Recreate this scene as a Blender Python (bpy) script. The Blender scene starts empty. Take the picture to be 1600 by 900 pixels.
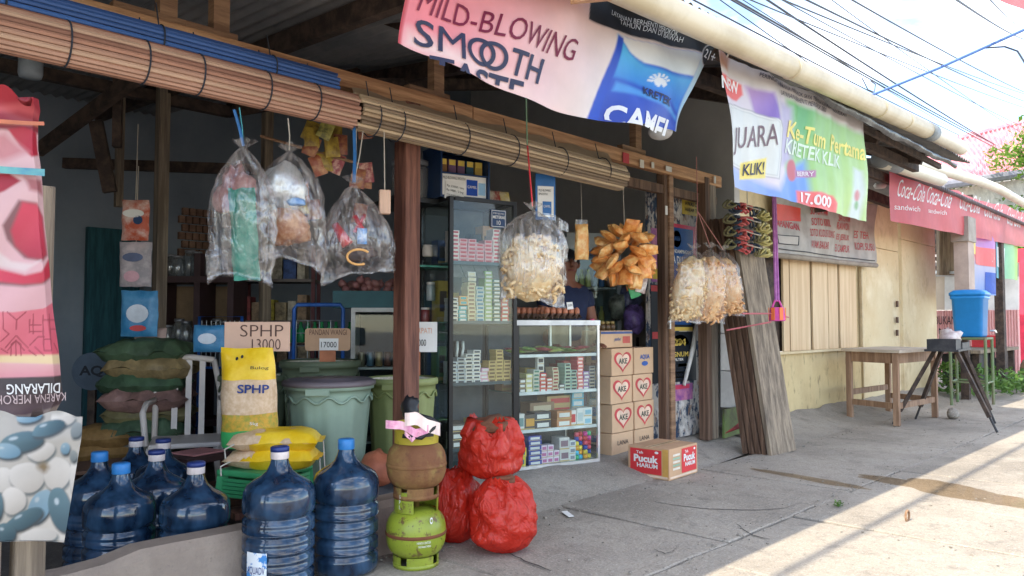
import bpy, bmesh, math, random
from mathutils import Vector, Matrix, noise
V = Vector
R = math.radians
random.seed(11)
sc = bpy.context.scene
col = sc.collection

# ---------------------------------------------------------------- camera, sky, sun, exposure
CAMZ, FPX, YAW, PITCH = 1.05, 1200.0, R(44.0), math.atan(55 / 1200)
cam = bpy.data.cameras.new('camera')
cam.lens = 27.0
cam.sensor_width = 36.0
cam.clip_start = 0.05
cam.clip_end = 600
cam_ob = bpy.data.objects.new('camera', cam)
cam_ob.location = (0, 0, CAMZ)
cam_ob.rotation_euler = (math.pi / 2 + PITCH, 0, YAW - math.pi / 2)
col.objects.link(cam_ob)
sc.camera = cam_ob

SUN_EL, SUN_AZ = R(46), R(176)          # azimuth measured from +X (along the street) towards +Y (into the shop)
world = bpy.data.worlds.new('World')
sc.world = world
world.use_nodes = True
nt = world.node_tree
nt.nodes.clear()
wo = nt.nodes.new('ShaderNodeOutputWorld')
bg = nt.nodes.new('ShaderNodeBackground')
sky = nt.nodes.new('ShaderNodeTexSky')
sky.sky_type = 'NISHITA'
sky.sun_disc = False
sky.sun_elevation = SUN_EL
sky.sun_rotation = math.pi / 2 - SUN_AZ
sky.dust_density = 0.6
sky.air_density = 1.0
sky.altitude = 1200
tc = nt.nodes.new('ShaderNodeTexCoord')
mp = nt.nodes.new('ShaderNodeMapping')
mp.inputs['Scale'].default_value = (1, 1, 2.6)
mp.inputs['Location'].default_value = (0.35, 0.1, 0.2)
cn = nt.nodes.new('ShaderNodeTexNoise')
cn.inputs['Scale'].default_value = 2.2
cn.inputs['Detail'].default_value = 7
cn.inputs['Roughness'].default_value = 0.55
cr = nt.nodes.new('ShaderNodeValToRGB')
cr.color_ramp.elements[0].position = 0.46
cr.color_ramp.elements[1].position = 0.70
mixc = nt.nodes.new('ShaderNodeMixRGB')
mixc.inputs['Color2'].default_value = (9.2, 8.8, 8.2, 1)
L = nt.links.new
L(tc.outputs['Generated'], mp.inputs['Vector'])
L(mp.outputs['Vector'], cn.inputs['Vector'])
L(cn.outputs['Fac'], cr.inputs['Fac'])
L(cr.outputs['Color'], mixc.inputs['Fac'])
L(sky.outputs['Color'], mixc.inputs['Color1'])
L(mixc.outputs['Color'], bg.inputs['Color'])
bg.inputs['Strength'].default_value = 0.13
L(bg.outputs['Background'], wo.inputs['Surface'])

sun = bpy.data.lights.new('sun', 'SUN')
sun.energy = 2.0
sun.angle = R(0.5)
sun.color = (1.0, 0.90, 0.72)
sun_ob = bpy.data.objects.new('sun', sun)
sd = V((math.cos(SUN_EL) * math.cos(SUN_AZ), math.cos(SUN_EL) * math.sin(SUN_AZ), math.sin(SUN_EL)))
sun_ob.rotation_euler = sd.to_track_quat('Z', 'Y').to_euler()
sun_ob.location = (10, -5, 20)
col.objects.link(sun_ob)

vs = sc.view_settings
vs.view_transform = 'Standard'
vs.look = 'None'
vs.gamma = 1.0
vs.exposure = 2.05
vs.use_curve_mapping = False
sc.render.engine = 'CYCLES'
sc.cycles.use_denoising = True
sc.cycles.max_bounces = 10
sc.cycles.diffuse_bounces = 5
sc.cycles.glossy_bounces = 4
sc.cycles.transparent_max_bounces = 24
sc.cycles.sample_clamp_indirect = 6

# ---------------------------------------------------------------- helpers
AX = V((math.cos(YAW), math.sin(YAW), 0))
RT = V((math.sin(YAW), -math.cos(YAW), 0))
FW = AX * math.cos(PITCH) + V((0, 0, math.sin(PITCH)))
UP = AX * -math.sin(PITCH) + V((0, 0, math.cos(PITCH)))
CO = V((0, 0, CAMZ))


def ray(px, py):
    return FW + RT * ((px - 800) / FPX) + UP * ((450 - py) / FPX)


def P(px, py, Y):                 # the point of the upright plane at depth Y into the street seen there
    d = ray(px, py)
    return CO + d * (Y / d.y)


def G(px, py, h=0.0):             # the point of the level plane at height h
    d = ray(px, py)
    return CO + d * ((h - CAMZ) / d.z)


def D(px, py, z):                 # the point z metres ahead
    return CO + ray(px, py) * z


MATS = {}


def M(name, c, rough=0.6, var=0.15, scale=6.0, bump=0.0, bscale=60.0, metal=0.0, spec=0.4, c2=None, lo=0.4, hi=0.65, stretch=(1, 1, 1), trans=0.0, detail=5, emit=0, rv=0.0):
    if name in MATS:
        return MATS[name]
    m = bpy.data.materials.new(name)
    m.use_nodes = True
    n = m.node_tree
    b = n.nodes['Principled BSDF']
    l = n.links.new
    t = n.nodes.new('ShaderNodeTexCoord')
    oi = n.nodes.new('ShaderNodeObjectInfo')
    ad = n.nodes.new('ShaderNodeVectorMath')
    ad.operation = 'ADD'
    ml = n.nodes.new('ShaderNodeMath')
    ml.operation = 'MULTIPLY'
    ml.inputs[1].default_value = 37.0
    l(oi.outputs['Random'], ml.inputs[0])
    l(t.outputs['Object'], ad.inputs[0])
    l(ml.outputs[0], ad.inputs[1])
    mpn = n.nodes.new('ShaderNodeMapping')
    mpn.inputs['Scale'].default_value = stretch
    l(ad.outputs[0], mpn.inputs['Vector'])
    a = n.nodes.new('ShaderNodeTexNoise')
    a.inputs['Scale'].default_value = scale
    a.inputs['Detail'].default_value = detail
    a.inputs['Roughness'].default_value = 0.65
    l(mpn.outputs['Vector'], a.inputs['Vector'])
    r = n.nodes.new('ShaderNodeValToRGB')
    r.color_ramp.elements[0].position = lo
    r.color_ramp.elements[1].position = hi
    if c2 is None:
        ca = [max(0, x * (1 - var)) for x in c]
        cb = [min(1, x * (1 + var)) for x in c]
    else:
        ca, cb = c, c2
    r.color_ramp.elements[0].color = (*ca, 1)
    r.color_ramp.elements[1].color = (*cb, 1)
    l(a.outputs['Fac'], r.inputs['Fac'])
    l(r.outputs['Color'], b.inputs['Base Color'])
    b.inputs['Roughness'].default_value = rough
    b.inputs['Metallic'].default_value = metal
    b.inputs['Specular IOR Level'].default_value = spec
    if rv:
        mr = n.nodes.new('ShaderNodeMapRange')
        mr.inputs['From Min'].default_value = 0.35
        mr.inputs['From Max'].default_value = 0.65
        mr.inputs['To Min'].default_value = max(0.02, rough - rv)
        mr.inputs['To Max'].default_value = min(1, rough + rv)
        l(a.outputs['Fac'], mr.inputs['Value'])
        l(mr.outputs['Result'], b.inputs['Roughness'])
    if bump:
        k = n.nodes.new('ShaderNodeTexNoise')
        k.inputs['Scale'].default_value = bscale
        k.inputs['Detail'].default_value = 4
        l(mpn.outputs['Vector'], k.inputs['Vector'])
        bp = n.nodes.new('ShaderNodeBump')
        bp.inputs['Strength'].default_value = bump
        bp.inputs['Distance'].default_value = 0.01
        l(k.outputs['Fac'], bp.inputs['Height'])
        l(bp.outputs['Normal'], b.inputs['Normal'])
    if trans:
        o = n.nodes['Material Output']
        tl = n.nodes.new('ShaderNodeBsdfTranslucent')
        l(r.outputs['Color'], tl.inputs['Color'])
        mx = n.nodes.new('ShaderNodeMixShader')
        mx.inputs['Fac'].default_value = trans
        l(b.outputs['BSDF'], mx.inputs[1])
        l(tl.outputs['BSDF'], mx.inputs[2])
        l(mx.outputs['Shader'], o.inputs['Surface'])
    if emit:
        b.inputs['Emission Strength'].default_value = emit
        b.inputs['Emission Color'].default_value = (*c, 1)
    MATS[name] = m
    return m


def glass(name, tint=(0.93, 0.97, 0.96), base=0.035, rough=0.03, top=0.5, dust=0.0):
    if name in MATS:
        return MATS[name]
    m = bpy.data.materials.new(name)
    m.use_nodes = True
    n = m.node_tree
    n.nodes.clear()
    l = n.links.new
    o = n.nodes.new('ShaderNodeOutputMaterial')
    tr = n.nodes.new('ShaderNodeBsdfTransparent')
    tr.inputs['Color'].default_value = (*tint, 1)
    gl = n.nodes.new('ShaderNodeBsdfGlossy')
    gl.inputs['Roughness'].default_value = rough
    fr_ = n.nodes.new('ShaderNodeFresnel')
    fr_.inputs['IOR'].default_value = 1.45
    mr = n.nodes.new('ShaderNodeMapRange')
    mr.inputs['To Min'].default_value = base
    mr.inputs['To Max'].default_value = top + base
    l(fr_.outputs[0], mr.inputs['Value'])
    mx = n.nodes.new('ShaderNodeMixShader')
    l(mr.outputs['Result'], mx.inputs['Fac'])
    l(tr.outputs[0], mx.inputs[1])
    l(gl.outputs[0], mx.inputs[2])
    last = mx
    if dust:
        df = n.nodes.new('ShaderNodeBsdfDiffuse')
        df.inputs['Color'].default_value = (0.7, 0.7, 0.68, 1)
        m2 = n.nodes.new('ShaderNodeMixShader')
        m2.inputs['Fac'].default_value = dust
        l(mx.outputs[0], m2.inputs[1])
        l(df.outputs[0], m2.inputs[2])
        last = m2
    l(last.outputs[0], o.inputs['Surface'])
    MATS[name] = m
    return m


def film(name, tint=(0.9, 0.88, 0.86), cloud=0.16, gloss=0.08, bump=0.8, bscale=25, stretch=(1, 1, 1)):
    """thin clear plastic: mostly see-through, milky in the creases, with crinkled highlights"""
    if name in MATS:
        return MATS[name]
    m = bpy.data.materials.new(name)
    m.use_nodes = True
    n = m.node_tree
    n.nodes.clear()
    l = n.links.new
    o = n.nodes.new('ShaderNodeOutputMaterial')
    t = n.nodes.new('ShaderNodeTexCoord')
    mpn = n.nodes.new('ShaderNodeMapping')
    mpn.inputs['Scale'].default_value = stretch
    l(t.outputs['Object'], mpn.inputs['Vector'])
    k = n.nodes.new('ShaderNodeTexNoise')
    k.inputs['Scale'].default_value = bscale
    k.inputs['Detail'].default_value = 3
    k.inputs['Distortion'].default_value = 0.8
    l(mpn.outputs['Vector'], k.inputs['Vector'])
    bp = n.nodes.new('ShaderNodeBump')
    bp.inputs['Strength'].default_value = bump
    bp.inputs['Distance'].default_value = 0.02
    l(k.outputs['Fac'], bp.inputs['Height'])
    tr = n.nodes.new('ShaderNodeBsdfTransparent')
    tr.inputs['Color'].default_value = (0.97, 0.97, 0.97, 1)
    df = n.nodes.new('ShaderNodeBsdfDiffuse')
    df.inputs['Color'].default_value = (*tint, 1)
    tl = n.nodes.new('ShaderNodeBsdfTranslucent')
    tl.inputs['Color'].default_value = (*tint, 1)
    gl = n.nodes.new('ShaderNodeBsdfGlossy')
    gl.inputs['Roughness'].default_value = 0.11
    for x in (df, gl):
        l(bp.outputs['Normal'], x.inputs['Normal'])
    mr = n.nodes.new('ShaderNodeMapRange')
    mr.inputs['From Min'].default_value = 0.42
    mr.inputs['From Max'].default_value = 0.72
    mr.inputs['To Min'].default_value = cloud * 0.35
    mr.inputs['To Max'].default_value = cloud * 3.4
    l(k.outputs['Fac'], mr.inputs['Value'])
    a = n.nodes.new('ShaderNodeMixShader')
    a.inputs['Fac'].default_value = 0.5
    l(df.outputs[0], a.inputs[1])
    l(tl.outputs[0], a.inputs[2])
    b = n.nodes.new('ShaderNodeMixShader')
    l(mr.outputs['Result'], b.inputs['Fac'])
    l(tr.outputs[0], b.inputs[1])
    l(a.outputs[0], b.inputs[2])
    c = n.nodes.new('ShaderNodeMixShader')
    c.inputs['Fac'].default_value = gloss
    l(b.outputs[0], c.inputs[1])
    l(gl.outputs[0], c.inputs[2])
    l(c.outputs[0], o.inputs['Surface'])
    MATS[name] = m
    return m


class MB:
    def __init__(s):
        s.v, s.f, s.mi = [], [], []
        s.uv = None

    def add(s, vs_, fs, mi=0):
        o = len(s.v)
        s.v += [V(x) for x in vs_]
        for f in fs:
            s.f.append([i + o for i in f])
            s.mi.append(mi)
        return s

    def box(s, c, size, rz=0, mi=0, mat=None):
        hx, hy, hz = size[0] / 2, size[1] / 2, size[2] / 2
        pts = [V((x, y, z)) for z in (-hz, hz) for y in (-hy, hy) for x in (-hx, hx)]
        mt = Matrix.Rotation(rz, 3, 'Z') if mat is None else mat
        pts = [mt @ p + V(c) for p in pts]
        return s.add(pts, [(0, 2, 3, 1), (4, 5, 7, 6), (0, 1, 5, 4), (2, 6, 7, 3), (0, 4, 6, 2), (1, 3, 7, 5)], mi)

    def bar(s, a, b, w, h, mi=0, up=(0, 0, 1), ext=0.0):     # a rectangular bar from a to b
        a, b = V(a), V(b)
        d = (b - a).normalized()
        a, b = a - d * ext, b + d * ext
        u = V(up)
        x = d.cross(u)
        if x.length < 1e-4:
            x = d.cross(V((0, 1, 0)))
        x.normalize()
        y = x.cross(d)
        pts = [p + x * (sx * w / 2) + y * (sy * h / 2) for p in (a, b) for sx, sy in ((-1, -1), (1, -1), (1, 1), (-1, 1))]
        return s.add(pts, [(0, 1, 2, 3), (7, 6, 5, 4), (0, 4, 5, 1), (1, 5, 6, 2), (2, 6, 7, 3), (3, 7, 4, 0)], mi)

    def tube(s, path, r, n=8, mi=0, cap=True, closed=False):
        path = [V(p) for p in path]
        k = len(path)
        rs = r if isinstance(r, (list, tuple)) else [r] * k
        rings = []
        px_ = None
        for i, p in enumerate(path):
            if closed:
                d = path[(i + 1) % k] - path[i - 1]
            else:
                d = path[min(i + 1, k - 1)] - path[max(i - 1, 0)]
            d.normalize()
            if px_ is None:
                x = d.cross(V((0, 0, 1)))
                if x.length < 0.05:
                    x = d.cross(V((0, 1, 0)))
            else:
                x = px_ - d * px_.dot(d)
            x.normalize()
            px_ = x
            y = d.cross(x)
            rings.append([p + (x * math.cos(t) + y * math.sin(t)) * rs[i] for t in [2 * math.pi * j / n for j in range(n)]])
        vs_ = [q for g in rings for q in g]
        fs = []
        for i in range(k if closed else k - 1):
            i2 = (i + 1) % k
            for j in range(n):
                j2 = (j + 1) % n
                fs.append((i * n + j, i * n + j2, i2 * n + j2, i2 * n + j))
        if cap and not closed:
            fs.append(list(range(n))[::-1])
            fs.append([(k - 1) * n + j for j in range(n)])
        return s.add(vs_, fs, mi)

    def lathe(s, prof, c=(0, 0, 0), n=24, mi=0, fn=None, capb=True, capt=True):
        c = V(c)
        vs_, fs = [], []
        for (r, z) in prof:
            for j in range(n):
                t = 2 * math.pi * j / n
                rr = r * (fn(t, z) if fn else 1)
                vs_.append(c + V((rr * math.cos(t), rr * math.sin(t), z)))
        for i in range(len(prof) - 1):
            for j in range(n):
                j2 = (j + 1) % n
                fs.append((i * n + j, i * n + j2, (i + 1) * n + j2, (i + 1) * n + j))
        if capb:
            fs.append(list(range(n))[::-1])
        if capt:
            fs.append([(len(prof) - 1) * n + j for j in range(n)])
        return s.add(vs_, fs, mi)

    def grid(s, fn, nu, nv, mi=0, uv=True):
        vs_ = [fn(i / nu, j / nv) for j in range(nv + 1) for i in range(nu + 1)]
        fs = [(j * (nu + 1) + i, j * (nu + 1) + i + 1, (j + 1) * (nu + 1) + i + 1, (j + 1) * (nu + 1) + i) for j in range(nv) for i in range(nu)]
        if uv and s.uv is None and not s.v:
            s.uv = [(i / nu, j / nv) for j in range(nv + 1) for i in range(nu + 1)]
        return s.add(vs_, fs, mi)

    def pillow(s, size, c=(0, 0, 0), rz=0, n=14, m=10, amp=0.006, seed=0, mi=0, mat=None, p=2.6):
        """a stuffed bag lying flat: thick in the middle, thin at the edge"""
        mt = Matrix.Rotation(rz, 3, 'Z') if mat is None else mat
        c = V(c)

        def top(sg):
            def f(u, v):
                x, y = u * 2 - 1, v * 2 - 1
                e = max(0, (1 - abs(x) ** p)) ** 0.5 * max(0, (1 - abs(y) ** p)) ** 0.5
                pin = 1 - 0.10 * (1 - abs(y)) * abs(x) ** 4
                q = V((x * size[0] / 2, y * size[1] / 2 * pin, sg * e * size[2] / 2))
                nz = noise.noise_vector(q * 14 + V((seed, seed * 2, 0)))
                return mt @ (q + nz * amp * (1 if sg > 0 else .6)) + c
            return f
        s.grid(top(1), n, m, mi, uv=False)
        k = len(s.f)
        s.grid(top(-1), n, m, mi, uv=False)
        for i in range(k, len(s.f)):
            s.f[i] = s.f[i][::-1]
        return s

    def wob(s, amp, fq, seed=0):
        for p in s.v:
            p += noise.noise_vector(p * fq + V((seed, seed * 1.7, -seed))) * amp
        return s

    def tf(s, mt):
        s.v = [mt @ p for p in s.v]
        return s


def ob(name, mb, mat, parent=None, smooth=False, loc=None, rot=None):
    me = bpy.data.meshes.new(name)
    me.from_pydata([tuple(p) for p in mb.v], [], mb.f)
    mats = mat if isinstance(mat, (list, tuple)) else [mat]
    for x in mats:
        me.materials.append(x)
    if len(mats) > 1:
        me.polygons.foreach_set('material_index', mb.mi)
    if smooth:
        me.polygons.foreach_set('use_smooth', [True] * len(me.polygons))
    if mb.uv:
        ul = me.uv_layers.new(name='UVMap')
        for lp in me.loops:
            ul.data[lp.index].uv = mb.uv[lp.vertex_index]
    me.update()
    o = bpy.data.objects.new(name, me)
    col.objects.link(o)
    if parent:
        o.parent = parent
    if loc is not None:
        o.location = loc
    if rot is not None:
        o.rotation_euler = rot
    return o


def tag(o, label=None, cat=None, group=None, kind=None):
    if label:
        o['label'] = label
    if cat:
        o['category'] = cat
    if group:
        o['group'] = group
    if kind:
        o['kind'] = kind
    return o


def E(name, label, cat, loc=(0, 0, 0), rz=0, group=None):
    o = bpy.data.objects.new(name, None)
    o.empty_display_size = 0.1
    col.objects.link(o)
    o.location = loc
    o.rotation_euler = (0, 0, rz)
    return tag(o, label, cat, group)


def dup(o, loc=None, rot=None, label=None, group=None, mat=None, parent=None):
    c = o.copy()
    col.objects.link(c)
    if parent is not None:
        c.parent = parent
    if loc is not None:
        c.location = loc
    if rot is not None:
        c.rotation_euler = rot
    tag(c, label, None, group)
    for ch in list(o.children):
        d = ch.copy()
        col.objects.link(d)
        d.parent = c
        for g in list(ch.children):
            e = g.copy()
            col.objects.link(e)
            e.parent = d
    return c


def bev(o, w=0.004, seg=2):
    m = o.modifiers.new('soft edge', 'BEVEL')
    m.width = w
    m.segments = seg
    m.limit_method = 'ANGLE'
    m.angle_limit = R(40)
    return o


def sub(o, lv=1):
    m = o.modifiers.new('smooth', 'SUBSURF')
    m.levels = m.render_levels = lv
    return o


# ---- flat print: lettering and shapes laid on a surface given by fn(u, v, e)
_T = {}


def glyphs(s, bold=0.0, space=1.0):
    k = (s, bold, space)
    if k not in _T:
        cu = bpy.data.curves.new('t', 'FONT')
        cu.body = s
        cu.size = 1
        cu.offset = bold
        cu.space_character = space
        cu.resolution_u = 3
        t = bpy.data.objects.new('t', cu)
        me = bpy.data.meshes.new_from_object(t)
        vs_ = [(p.co.x, p.co.y) for p in me.vertices]
        fs = [list(p.vertices) for p in me.polygons]
        bpy.data.objects.remove(t)
        bpy.data.curves.remove(cu)
        bpy.data.meshes.remove(me)
        x0 = min(p[0] for p in vs_)
        x1 = max(p[0] for p in vs_)
        y0 = min(p[1] for p in vs_)
        y1 = max(p[1] for p in vs_)
        _T[k] = ([((p[0] - x0) / (x1 - x0), (p[1] - y0) / (y1 - y0)) for p in vs_], fs, (x1 - x0) / (y1 - y0))
    return _T[k]


def refine(vs_, fs, lim):
    bm = bmesh.new()
    bv = [bm.verts.new((p[0], p[1], 0)) for p in vs_]
    bm.verts.ensure_lookup_table()
    for f in fs:
        try:
            bm.faces.new([bv[i] for i in f])
        except ValueError:
            pass
    bmesh.ops.triangulate(bm, faces=bm.faces[:])
    for _ in range(5):
        es = [e for e in bm.edges if (e.verts[0].co - e.verts[1].co).length > lim]
        if not es:
            break
        bmesh.ops.subdivide_edges(bm, edges=es, cuts=1)
        bmesh.ops.triangulate(bm, faces=[f for f in bm.faces if len(f.verts) > 3])
    bm.verts.index_update()
    v2 = [(p.co.x, p.co.y) for p in bm.verts]
    f2 = [[q.index for q in f.verts] for f in bm.faces]
    bm.free()
    return v2, f2


def text(parent, s, fn, u0, v0, u1, v1, mat, bold=0.0, space=1.0, lim=None, e=0.003, name='lettering', shear=0.0, cut=0.0, flip=False):
    """lettering stretched to fill the rectangle (u0,v0)-(u1,v1) of fn"""
    vs_, fs, asp = glyphs(s, bold, space)
    if lim:
        vs_, fs = refine([(x * asp, y) for x, y in vs_], fs, lim)
        vs_ = [(x / asp, y) for x, y in vs_]
    mb = MB()
    pts = []
    for x, y in vs_:
        if flip:
            x, y = 1 - x, 1 - y
        pts.append(fn(u0 + (u1 - u0) * (x + shear * y), v0 + (v1 - v0) * max(y, cut), e))
    mb.add(pts, fs)
    return ob(name, mb, mat, parent)


def shape(parent, pts, fn, mat, e=0.002, lim=None, name='printed_shape'):
    fs = [list(range(len(pts)))]
    vs_ = pts
    vs_, fs = refine(pts, fs, lim or 9e9)
    mb = MB()
    mb.add([fn(x, y, e) for x, y in vs_], fs)
    return ob(name, mb, mat, parent)


def rectp(u0, v0, u1, v1):
    return [(u0, v0), (u1, v0), (u1, v1), (u0, v1)]


def ell(u, v, a, b, n=28, t0=0.0, t1=2 * math.pi):
    return [(u + a * math.cos(t0 + (t1 - t0) * i / n), v + b * math.sin(t0 + (t1 - t0) * i / n)) for i in range(n)]


def rrect(u0, v0, u1, v1, ru, rv, n=5):
    o = []
    for (cx, cy, t) in ((u1 - ru, v1 - rv, 0), (u0 + ru, v1 - rv, 90), (u0 + ru, v0 + rv, 180), (u1 - ru, v0 + rv, 270)):
        for i in range(n + 1):
            a = R(t + 90 * i / n)
            o.append((cx + ru * math.cos(a), cy + rv * math.sin(a)))
    return o


def fr(o, ux, uy):
    o, ux, uy = V(o), V(ux), V(uy)
    n = ux.cross(uy).normalized()
    return lambda u, v, e=0.002: o + ux * u + uy * v + n * e


class Sheet:
    """a hanging cloth near the upright plane Y = Y0, with folds; pixel corners only say where on it a print lies"""
    def __init__(s, Y0, wave):
        s.Y0, s.wave = Y0, wave

    def at(s, X, Z, e=0.0):
        return V((X, s.Y0 + s.wave(X, Z) - e, Z))

    def quad(s, bl, br, tr, tl):
        q = [P(x, y, s.Y0) for x, y in (bl, br, tr, tl)]
        k = max(1.0, 1.0)

        def fn(u, v, e=0.0):
            p = q[0] * ((1 - u) * (1 - v)) + q[1] * (u * (1 - v)) + q[2] * (u * v) + q[3] * ((1 - u) * v)
            return s.at(p.x, p.z, e)
        return fn


def line_mb(pts, r, n=6):
    return MB().tube(pts, r, n)


def sagline(a, b, sag, n=10):
    a, b = V(a), V(b)
    return [a.lerp(b, i / n) - V((0, 0, sag * 4 * (i / n) * (1 - i / n))) for i in range(n + 1)]


def S(r, g, b):
    return tuple(((x / 255 + 0.055) / 1.055) ** 2.4 if x > 10 else x / 3294 for x in (r, g, b))


def chain(o):
    m = Matrix.Identity(4)
    while o is not None:
        m = o.matrix_basis @ m
        o = o.parent
    return m


def obw(name, mb, mat, parent, smooth=False):
    """a part whose mesh is given in place (world metres) and stored relative to its thing"""
    mb.tf(chain(parent).inverted())
    return ob(name, mb, mat, parent, smooth)


def wtext(parent, *a, **k):
    """lettering given in world metres on a thing that stands away from the origin"""
    o = text(parent, *a, **k)
    o.data.transform(chain(parent).inverted())
    return o


def wshape(parent, *a, **k):
    o = shape(parent, *a, **k)
    o.data.transform(chain(parent).inverted())
    return o


def Mgrad(name, stops, axis=0, trans=0.35, rough=0.5, bump=0.15, var=0.1):
    """printed vinyl whose ink changes along the sheet (UV), slightly see-through to light, dusty"""
    m = bpy.data.materials.new(name)
    m.use_nodes = True
    n = m.node_tree
    l = n.links.new
    b = n.nodes['Principled BSDF']
    t = n.nodes.new('ShaderNodeTexCoord')
    sp = n.nodes.new('ShaderNodeSeparateXYZ')
    l(t.outputs['UV'], sp.inputs[0])
    r = n.nodes.new('ShaderNodeValToRGB')
    e = r.color_ramp.elements
    while len(e) < len(stops):
        e.new(0.5)
    for i, (p, c) in enumerate(stops):
        e[i].position = p
        e[i].color = (*c, 1)
    l(sp.outputs[axis], r.inputs['Fac'])
    nz = n.nodes.new('ShaderNodeTexNoise')
    nz.inputs['Scale'].default_value = 7
    nz.inputs['Detail'].default_value = 6
    l(t.outputs['Object'], nz.inputs['Vector'])
    mr = n.nodes.new('ShaderNodeMapRange')
    mr.inputs['To Min'].default_value = 1 - 2 * var
    mr.inputs['To Max'].default_value = 1.0 + var * .4
    l(nz.outputs['Fac'], mr.inputs['Value'])
    mx = n.nodes.new('ShaderNodeMixRGB')
    mx.blend_type = 'MULTIPLY'
    mx.inputs['Fac'].default_value = 1
    l(r.outputs['Color'], mx.inputs['Color1'])
    l(mr.outputs['Result'], mx.inputs['Color2'])
    l(mx.outputs['Color'], b.inputs['Base Color'])
    b.inputs['Roughness'].default_value = rough
    if bump:
        bp = n.nodes.new('ShaderNodeBump')
        bp.inputs['Strength'].default_value = bump
        bp.inputs['Distance'].default_value = 0.02
        l(nz.outputs['Fac'], bp.inputs['Height'])
        l(bp.outputs['Normal'], b.inputs['Normal'])
    tl = n.nodes.new('ShaderNodeBsdfTranslucent')
    l(mx.outputs['Color'], tl.inputs['Color'])
    ms = n.nodes.new('ShaderNodeMixShader')
    ms.inputs['Fac'].default_value = trans
    l(b.outputs['BSDF'], ms.inputs[1])
    l(tl.outputs['BSDF'], ms.inputs[2])
    l(ms.outputs['Shader'], n.nodes['Material Output'].inputs['Surface'])
    MATS[name] = m
    return m


def Mlayer(name, base, layers, rough=0.85, bump=0.4, bscale=90, spec=0.25):
    """a worn surface: a base colour and layers (colour, scale, lo, hi, amount, stretch) of dirt, stain, speckle"""
    m = bpy.data.materials.new(name)
    m.use_nodes = True
    n = m.node_tree
    l = n.links.new
    b = n.nodes['Principled BSDF']
    t = n.nodes.new('ShaderNodeTexCoord')
    g = n.nodes.new('ShaderNodeNewGeometry')
    rgb = n.nodes.new('ShaderNodeRGB')
    rgb.outputs[0].default_value = (*base, 1)
    cur = rgb.outputs[0]
    for (c, scl, lo, hi, am, st) in layers:
        mpn = n.nodes.new('ShaderNodeMapping')
        mpn.inputs['Scale'].default_value = st
        mpn.inputs['Location'].default_value = (scl, scl * 2, 0.3 * scl)
        l(g.outputs['Position'], mpn.inputs['Vector'])
        a = n.nodes.new('ShaderNodeTexNoise')
        a.inputs['Scale'].default_value = scl
        a.inputs['Detail'].default_value = 6
        a.inputs['Roughness'].default_value = 0.65
        l(mpn.outputs['Vector'], a.inputs['Vector'])
        mr = n.nodes.new('ShaderNodeMapRange')
        mr.inputs['From Min'].default_value = lo
        mr.inputs['From Max'].default_value = hi
        mr.inputs['To Max'].default_value = am
        l(a.outputs['Fac'], mr.inputs['Value'])
        mx = n.nodes.new('ShaderNodeMixRGB')
        mx.inputs['Color2'].default_value = (*c, 1)
        l(mr.outputs['Result'], mx.inputs['Fac'])
        l(cur, mx.inputs['Color1'])
        cur = mx.outputs['Color']
    l(cur, b.inputs['Base Color'])
    b.inputs['Roughness'].default_value = rough
    b.inputs['Specular IOR Level'].default_value = spec
    if bump:
        k = n.nodes.new('ShaderNodeTexNoise')
        k.inputs['Scale'].default_value = bscale
        k.inputs['Detail'].default_value = 5
        l(g.outputs['Position'], k.inputs['Vector'])
        bp = n.nodes.new('ShaderNodeBump')
        bp.inputs['Strength'].default_value = bump
        bp.inputs['Distance'].default_value = 0.008
        l(k.outputs['Fac'], bp.inputs['Height'])
        l(bp.outputs['Normal'], b.inputs['Normal'])
    MATS[name] = m
    return m


I3 = (1, 1, 1)
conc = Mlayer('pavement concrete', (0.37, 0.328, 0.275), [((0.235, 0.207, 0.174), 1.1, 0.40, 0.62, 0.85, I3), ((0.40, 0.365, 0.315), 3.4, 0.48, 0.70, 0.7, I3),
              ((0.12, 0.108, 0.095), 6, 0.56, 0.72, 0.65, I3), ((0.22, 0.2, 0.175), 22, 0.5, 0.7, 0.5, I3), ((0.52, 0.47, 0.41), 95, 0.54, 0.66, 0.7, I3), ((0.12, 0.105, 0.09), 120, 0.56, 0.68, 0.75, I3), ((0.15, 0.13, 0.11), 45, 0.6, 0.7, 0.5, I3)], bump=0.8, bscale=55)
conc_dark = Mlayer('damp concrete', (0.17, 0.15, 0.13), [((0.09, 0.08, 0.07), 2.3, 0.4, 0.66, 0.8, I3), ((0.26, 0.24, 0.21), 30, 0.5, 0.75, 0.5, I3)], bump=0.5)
sillc = Mlayer('threshold concrete', (0.31, 0.25, 0.205), [((0.20, 0.16, 0.135), 2.2, 0.42, 0.7, 0.7, I3), ((0.40, 0.33, 0.27), 7, 0.5, 0.75, 0.6, I3), ((0.15, 0.13, 0.11), 60, 0.6, 0.75, 0.5, I3)], bump=0.5)
wood = M('weathered wood', S(122, 92, 70), 0.75, scale=3, stretch=(1, 1, 9), bump=0.35, bscale=30, c2=S(164, 130, 100))
wood_x = M('weathered beam wood', S(150, 108, 76), 0.75, scale=3, stretch=(0.5, 8, 8), bump=0.35, bscale=30, c2=S(205, 160, 118))
wood_red = M('dark red-brown post wood', S(86, 52, 42), 0.7, scale=4, stretch=(6, 6, .5), bump=0.3, bscale=26, c2=S(134, 88, 70))
wood_dk = M('old dark timber', S(52, 42, 38), 0.8, scale=4, stretch=(3, 3, 3), bump=0.3, c2=S(88, 72, 62))
wood_gr = M('grey board wood', S(104, 92, 80), 0.85, scale=3.5, stretch=(7, 7, .35), bump=0.5, bscale=26, c2=S(158, 142, 122))
wood_br = M('brown board wood', S(78, 58, 46), 0.85, scale=3.5, stretch=(8, 8, .3), bump=0.4, bscale=26, c2=S(122, 96, 78))
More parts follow.
